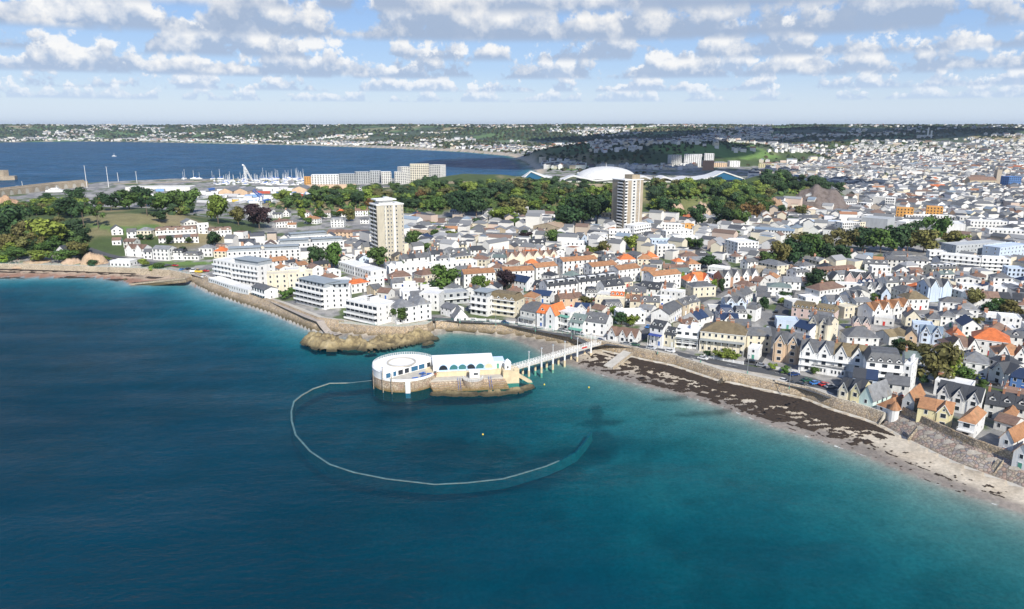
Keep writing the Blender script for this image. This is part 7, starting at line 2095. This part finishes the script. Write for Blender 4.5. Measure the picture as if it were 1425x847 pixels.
# distant trees and hedges
TCOL = np.array([(.035, .060, .020), (.022, .042, .018), (.060, .085, .022), (.070, .062, .026)])
def far_trees():
    P = []
    for step, r0, r1, big in ((17, 1050, 2600, 6.0), (23, 2600, 4600, 8.5), (34, 4600, 7600, 12.5)):
        xs, ys, z, dB, px, py = country(step, r0, r1)
        n = fbm(xs / 190, ys / 190, 66, 4); l0 = landz(xs, ys); r_ = np.hypot(xs, ys)
        d = .55 * sstep(.50, .62, n)
        d = np.where((px > 1040) & (py > 203), .42 * sstep(.52, .64, n) + .07, d)
        d = np.where((l0 > 11) & (r_ > 1400), .9 * sstep(.30, .45, n), d)
        d = np.where((r_ > 2600) & ((px < 1000) | (py < 187)), .95 * sstep(.34, .50, n), d)
        d = np.where((px < 560) & (r_ < 2500), 0, d); d = np.where((r_ < 1500) & (px < 1050), 0, d)
        k = rg.random(len(xs)) < d
        for x, y, zz in zip(xs[k], ys[k], z[k]): P.append((x, y, zz, big * rg.uniform(.6, 1.35)))
    P = np.array(P); n = len(P); print('far trees', n)
    nq = 9
    d = rg.normal(0, 1, (n, nq, 3)); d /= np.linalg.norm(d, axis=2, keepdims=True); d[..., 2] = np.abs(d[..., 2])
    c = P[:, None, :3] + d * P[:, None, 3:4] * np.array((1, 1, .95)) * .62
    u = np.cross(d, rg.normal(0, 1, (n, nq, 3))); u /= np.linalg.norm(u, axis=2, keepdims=True); w = np.cross(d, u); s_ = P[:, None, 3:4] * rg.uniform(.38, .62, (n, nq, 1))
    V = np.stack([c + u * s_, c + w * s_, c - u * s_, c - w * s_], 2).reshape(-1, 3)
    base = TCOL[rg.integers(0, 4, n)] * rg.uniform(.7, 1.3, (n, 1)); Cc = np.repeat(base[:, None] * rg.uniform(.75, 1.3, (n, nq, 1)), 4, 1).reshape(-1, 3)
    me = bpy.data.meshes.new('distant_trees'); m = n * nq
    me.vertices.add(m * 4); me.vertices.foreach_set('co', V.astype(np.float32).ravel()); me.loops.add(m * 4); me.loops.foreach_set('vertex_index', np.arange(m * 4, dtype=np.int32))
    me.polygons.add(m); me.polygons.foreach_set('loop_start', np.arange(0, m * 4, 4, dtype=np.int32)); me.materials.append(MATS['vertex_painted'])
    at = me.color_attributes.new('Col', 'FLOAT_COLOR', 'POINT'); at.data.foreach_set('color', np.concatenate([Cc, np.ones((len(Cc), 1))], 1).astype(np.float32).ravel()); me.update(calc_edges=True)
    return me
o_ = link('distant_trees', far_trees()); tag(o_, 'dark woods and hedgerow trees over the far hills and between the far houses', 'woods', kind='stuff')

# ------------------------------------------------------------------ clouds overhead that throw shade on the far land (above the top of the picture)
mat_plain('cloud_white', (.8, .8, .8), 1.0, 0, .02)
def cloud(px, py, rx, ry, seed, words):
    x, y = hit(px, py); h = 1150.0; k = h / math.tan(SUN_EL)
    cx, cy = x + math.sin(SUN_AZ) * k, y + math.cos(SUN_AZ) * k
    n, m = 60, 24; V, F = [], []
    for j in range(m + 1):
        t = math.pi * j / m
        for i in range(n):
            p_ = 2 * math.pi * i / n; r_ = 1 + .75 * (float(fbm(math.cos(p_) * 1.7 + 9, math.sin(p_) * 1.7 + j * .06, seed, 4)) - .5)
            z_ = math.cos(t) * (150 if t < math.pi / 2 else 35)
            V.append((rx * r_ * math.sin(t) ** .6 * math.cos(p_), ry * r_ * math.sin(t) ** .6 * math.sin(p_), z_))
    for j in range(m):
        for i in range(n): F.append((j * n + i, (j + 1) * n + i, (j + 1) * n + (i + 1) % n, j * n + (i + 1) % n))
    me = bpy.data.meshes.new('cloud'); me.from_pydata(V, [], F); me.materials.append(MATS['cloud_white']); me.polygons.foreach_set('use_smooth', [True] * len(F))
    o_ = link('cloud', me, loc=(cx, cy, h)); tag(o_, words, 'cloud', kind='stuff')
cloud(800, 203, 420, 330, 3, 'cloud overhead shading the wooded hill beyond the dome')
cloud(960, 240, 200, 90, 5, 'cloud overhead shading the ground behind the leisure centre')
cloud(1120, 184.5, 900, 500, 7, 'cloud overhead shading the ridge behind the far town')
cloud(960, 190, 700, 420, 9, 'cloud overhead shading the valley beyond the wooded hill')
cloud(1140, 258, 80, 34, 13, 'small cloud overhead shading the mound left of the far town')

# ------------------------------------------------------------------ air
hb = MB(); hb.box(-11600, -300, -16, 11600, 14200, 150, 'cloud_white')
hm_ = bpy.data.materials.new('haze_air'); hm_.use_nodes = True; nt = hm_.node_tree; nt.nodes.clear()
out = N(nt, 'ShaderNodeOutputMaterial'); pv_ = N(nt, 'ShaderNodeVolumePrincipled'); pv_.inputs['Color'].default_value = (.62, .76, .95, 1); pv_.inputs['Density'].default_value = 4.0e-5; pv_.inputs['Anisotropy'].default_value = .2
nt.links.new(pv_.outputs[0], out.inputs['Volume']); MATS['cloud_white_'] = hm_
me = hb.mesh('haze'); me.materials.clear(); me.materials.append(hm_)
o_ = link('haze', me); tag(o_, 'thin blue air over the bay and far hills', 'haze', kind='stuff')

# ------------------------------------------------------------------ labels
for a in ((430, 415, 'the curved white flats'), (335, 385, 'the long white hotel'), (502, 432, 'the stacked-balcony flats'), (575, 435, 'the grey-roofed hotel'), (762, 440, 'the orange gabled house'), (810, 400, 'the dormered dark terrace'),
          (1005, 478, 'the cream verandah hotel'), (1095, 490, 'the brick gabled pair'), (1160, 500, 'the white gabled hotel'), (1268, 522, 'the white stair-tower flats'), (1206, 556, 'the mint house'), (1300, 580, 'the yellow house'),
          (1380, 472, 'the orange-roofed villa'), (1310, 405, 'the blue gabled pair'), (1180, 345, 'the town park trees'), (1290, 297, 'the orange office'), (1150, 312, 'the teal glass office'), (1040, 345, 'the white-fronted school'),
          (1365, 355, 'the grey flats'), (1132, 430, 'the lichen-roofed flats'), (975, 389, 'the orange-roofed gabled house'), (945, 335, 'the stepped white flats'), (825, 372, 'the tan-roofed flats'), (740, 355, 'the cream gabled terrace'),
          (765, 312, 'the beige workshops'), (600, 372, 'the long flat-roofed terrace'), (245, 323, 'the hillside terrace'), (186, 348, 'the twin gabled house'), (440, 342, 'the long penthouse flats'), (395, 310, 'the brown-roofed villa'),
          (830, 458, 'the footbridge hotel'), (590, 240, 'the tall waterfront block'), (450, 250, 'the white waterfront block'), (1030, 383, 'the brick-and-white terrace'), (1265, 428, 'the brown gabled terrace'), (165, 367, 'the beach cafe'),
          (1300, 500, 'the big autumn tree'), (970, 215, 'the white ridge towers')): mark(*a)
def relate(px, py, far=False):
    c = sorted(LAND, key=lambda l: math.hypot(px - l[0], (py - l[1]) * 1.6))
    for l in c:
        dx, dy = px - l[0], py - l[1]
        if math.hypot(dx, dy) < 5: continue
        if abs(dx) > abs(dy) * 1.6: rel = 'right of' if dx > 0 else 'left of'
        else: rel = 'before' if dy > 0 else 'behind'
        if math.hypot(dx, dy) > 75: rel = 'well ' + rel
        return rel + ' ' + l[2]
ORD = ['leftmost', 'second from left', 'third from left', 'fourth from left', 'fifth from left', 'sixth from left', 'seventh from left', 'eighth from left', 'ninth from left', 'tenth from left']
def ordinal(i, n):
    if n == 2: return ('left', 'right')[i] + ' one of two'
    if i == n - 1: return 'rightmost'
    if i < 10: return ORD[i]
    return '%dth from left' % (i + 1)
def finish(recs, cat_fn):
    g = {}
    for r in recs: g.setdefault(r['base'], []).append(r)
    for b, rs in g.items():
        rs.sort(key=lambda r: r['px'])
        for i, r in enumerate(rs):
            r['o']['label'] = b if len(rs) == 1 else b + ', ' + ordinal(i, len(rs))
            r['o']['category'] = cat_fn(r)
def look(r):
    o = r['opt']; L_ = []
    L_.append(r['wall'])
    t = TITLES[r['kind']]
    if 'flat' in t: t = 'annexe'
    s_ = ' '.join(L_ + [t])
    rt = r['rt'] if not (o.get('x') and r['rt'] == 'gabled') else 'cross-gabled'
    s_ += ' with %s %s roof' % (r['rc'].replace(' tiled', ''), rt) if not o.get('d') else ' with dormers in %s roof' % r['rc'].replace(' tiled', '')
    return s_
used = {}
for r in BLD:
    a, b = look(r), relate(r['px'], r['py'])
    if len((a + ' ' + b).split()) > 12: a = a.replace(' roof', '-roof') if False else a.split(' with ')[0] + (' with dormers' if r['opt'].get('d') else ' with ' + r['rc'].replace(' tiled', '') + ' roof')
    r['base'] = a + ' ' + b
finish(BLD, lambda r: {'flats': 'apartment block', 'terrace': 'house', 'annexe': 'building', 'office': 'office', 'school': 'school', 'shed': 'workshop', 'store': 'warehouse'}.get(r['kind'], TITLES[r['kind']]))
for r in BLD: r['o']['group'] = {'terrace': 'terraced houses of the town', 'house': 'houses of the town', 'cottage': 'houses of the town', 'villa': 'houses of the town', 'flats': 'apartment blocks of the town', 'hotel': 'hotels along the front'}.get(r['kind'], 'larger buildings of the town')
for r in TREES:
    sz = 'large ' if r['w'] > 13 else ('small ' if r['w'] < 5 else '')
    kd = 'umbrella-shaped tree' if r['kind'] == 'pine' else 'round-crowned tree'
    r['base'] = '%s%s %s %s' % (sz, r['c'], kd, relate(r['px'], r['py'])); r['o']['group'] = 'trees in the town'
finish(TREES, lambda r: 'tree')

# a few more parked cars along the inner streets
PC = []
for key, P in list(ROADS.items()):
    if key == 'sea' or not key.startswith('s'): continue
    Q = densify(P, 7.0); off = offset_line(Q, 2.3)
    for i in range(1, len(Q) - 1):
        if random.random() < .5: continue
        x, y = off[i]; d = Q[i + 1] - Q[i]
        if not free(x, y, 1.2): continue
        c = random.choice('wwkgsnsrb'); px, py = proj(x, y, 6)
        o_ = empty('parked_car', (x, y, T(x, y) + .14), math.atan2(d[1], d[0])); o_['group'] = 'cars on the streets'
        PC.append(dict(o=o_, base='%s car parked in the street %s' % (CC[c][1], relate(px, py)), px=px))
        link('body', CP4[0], o_, col=CC[c][0]); link('window', CP4[1], o_)
        for sx_ in (-1.3, 1.3):
            for sy_ in (-.84, .84): link('wheel', CP4[2], o_, loc=(sx_, sy_, .33))
        link('headlight', CP4[3], o_)
finish(PC, lambda r: 'car')
print('street cars', len(PC))
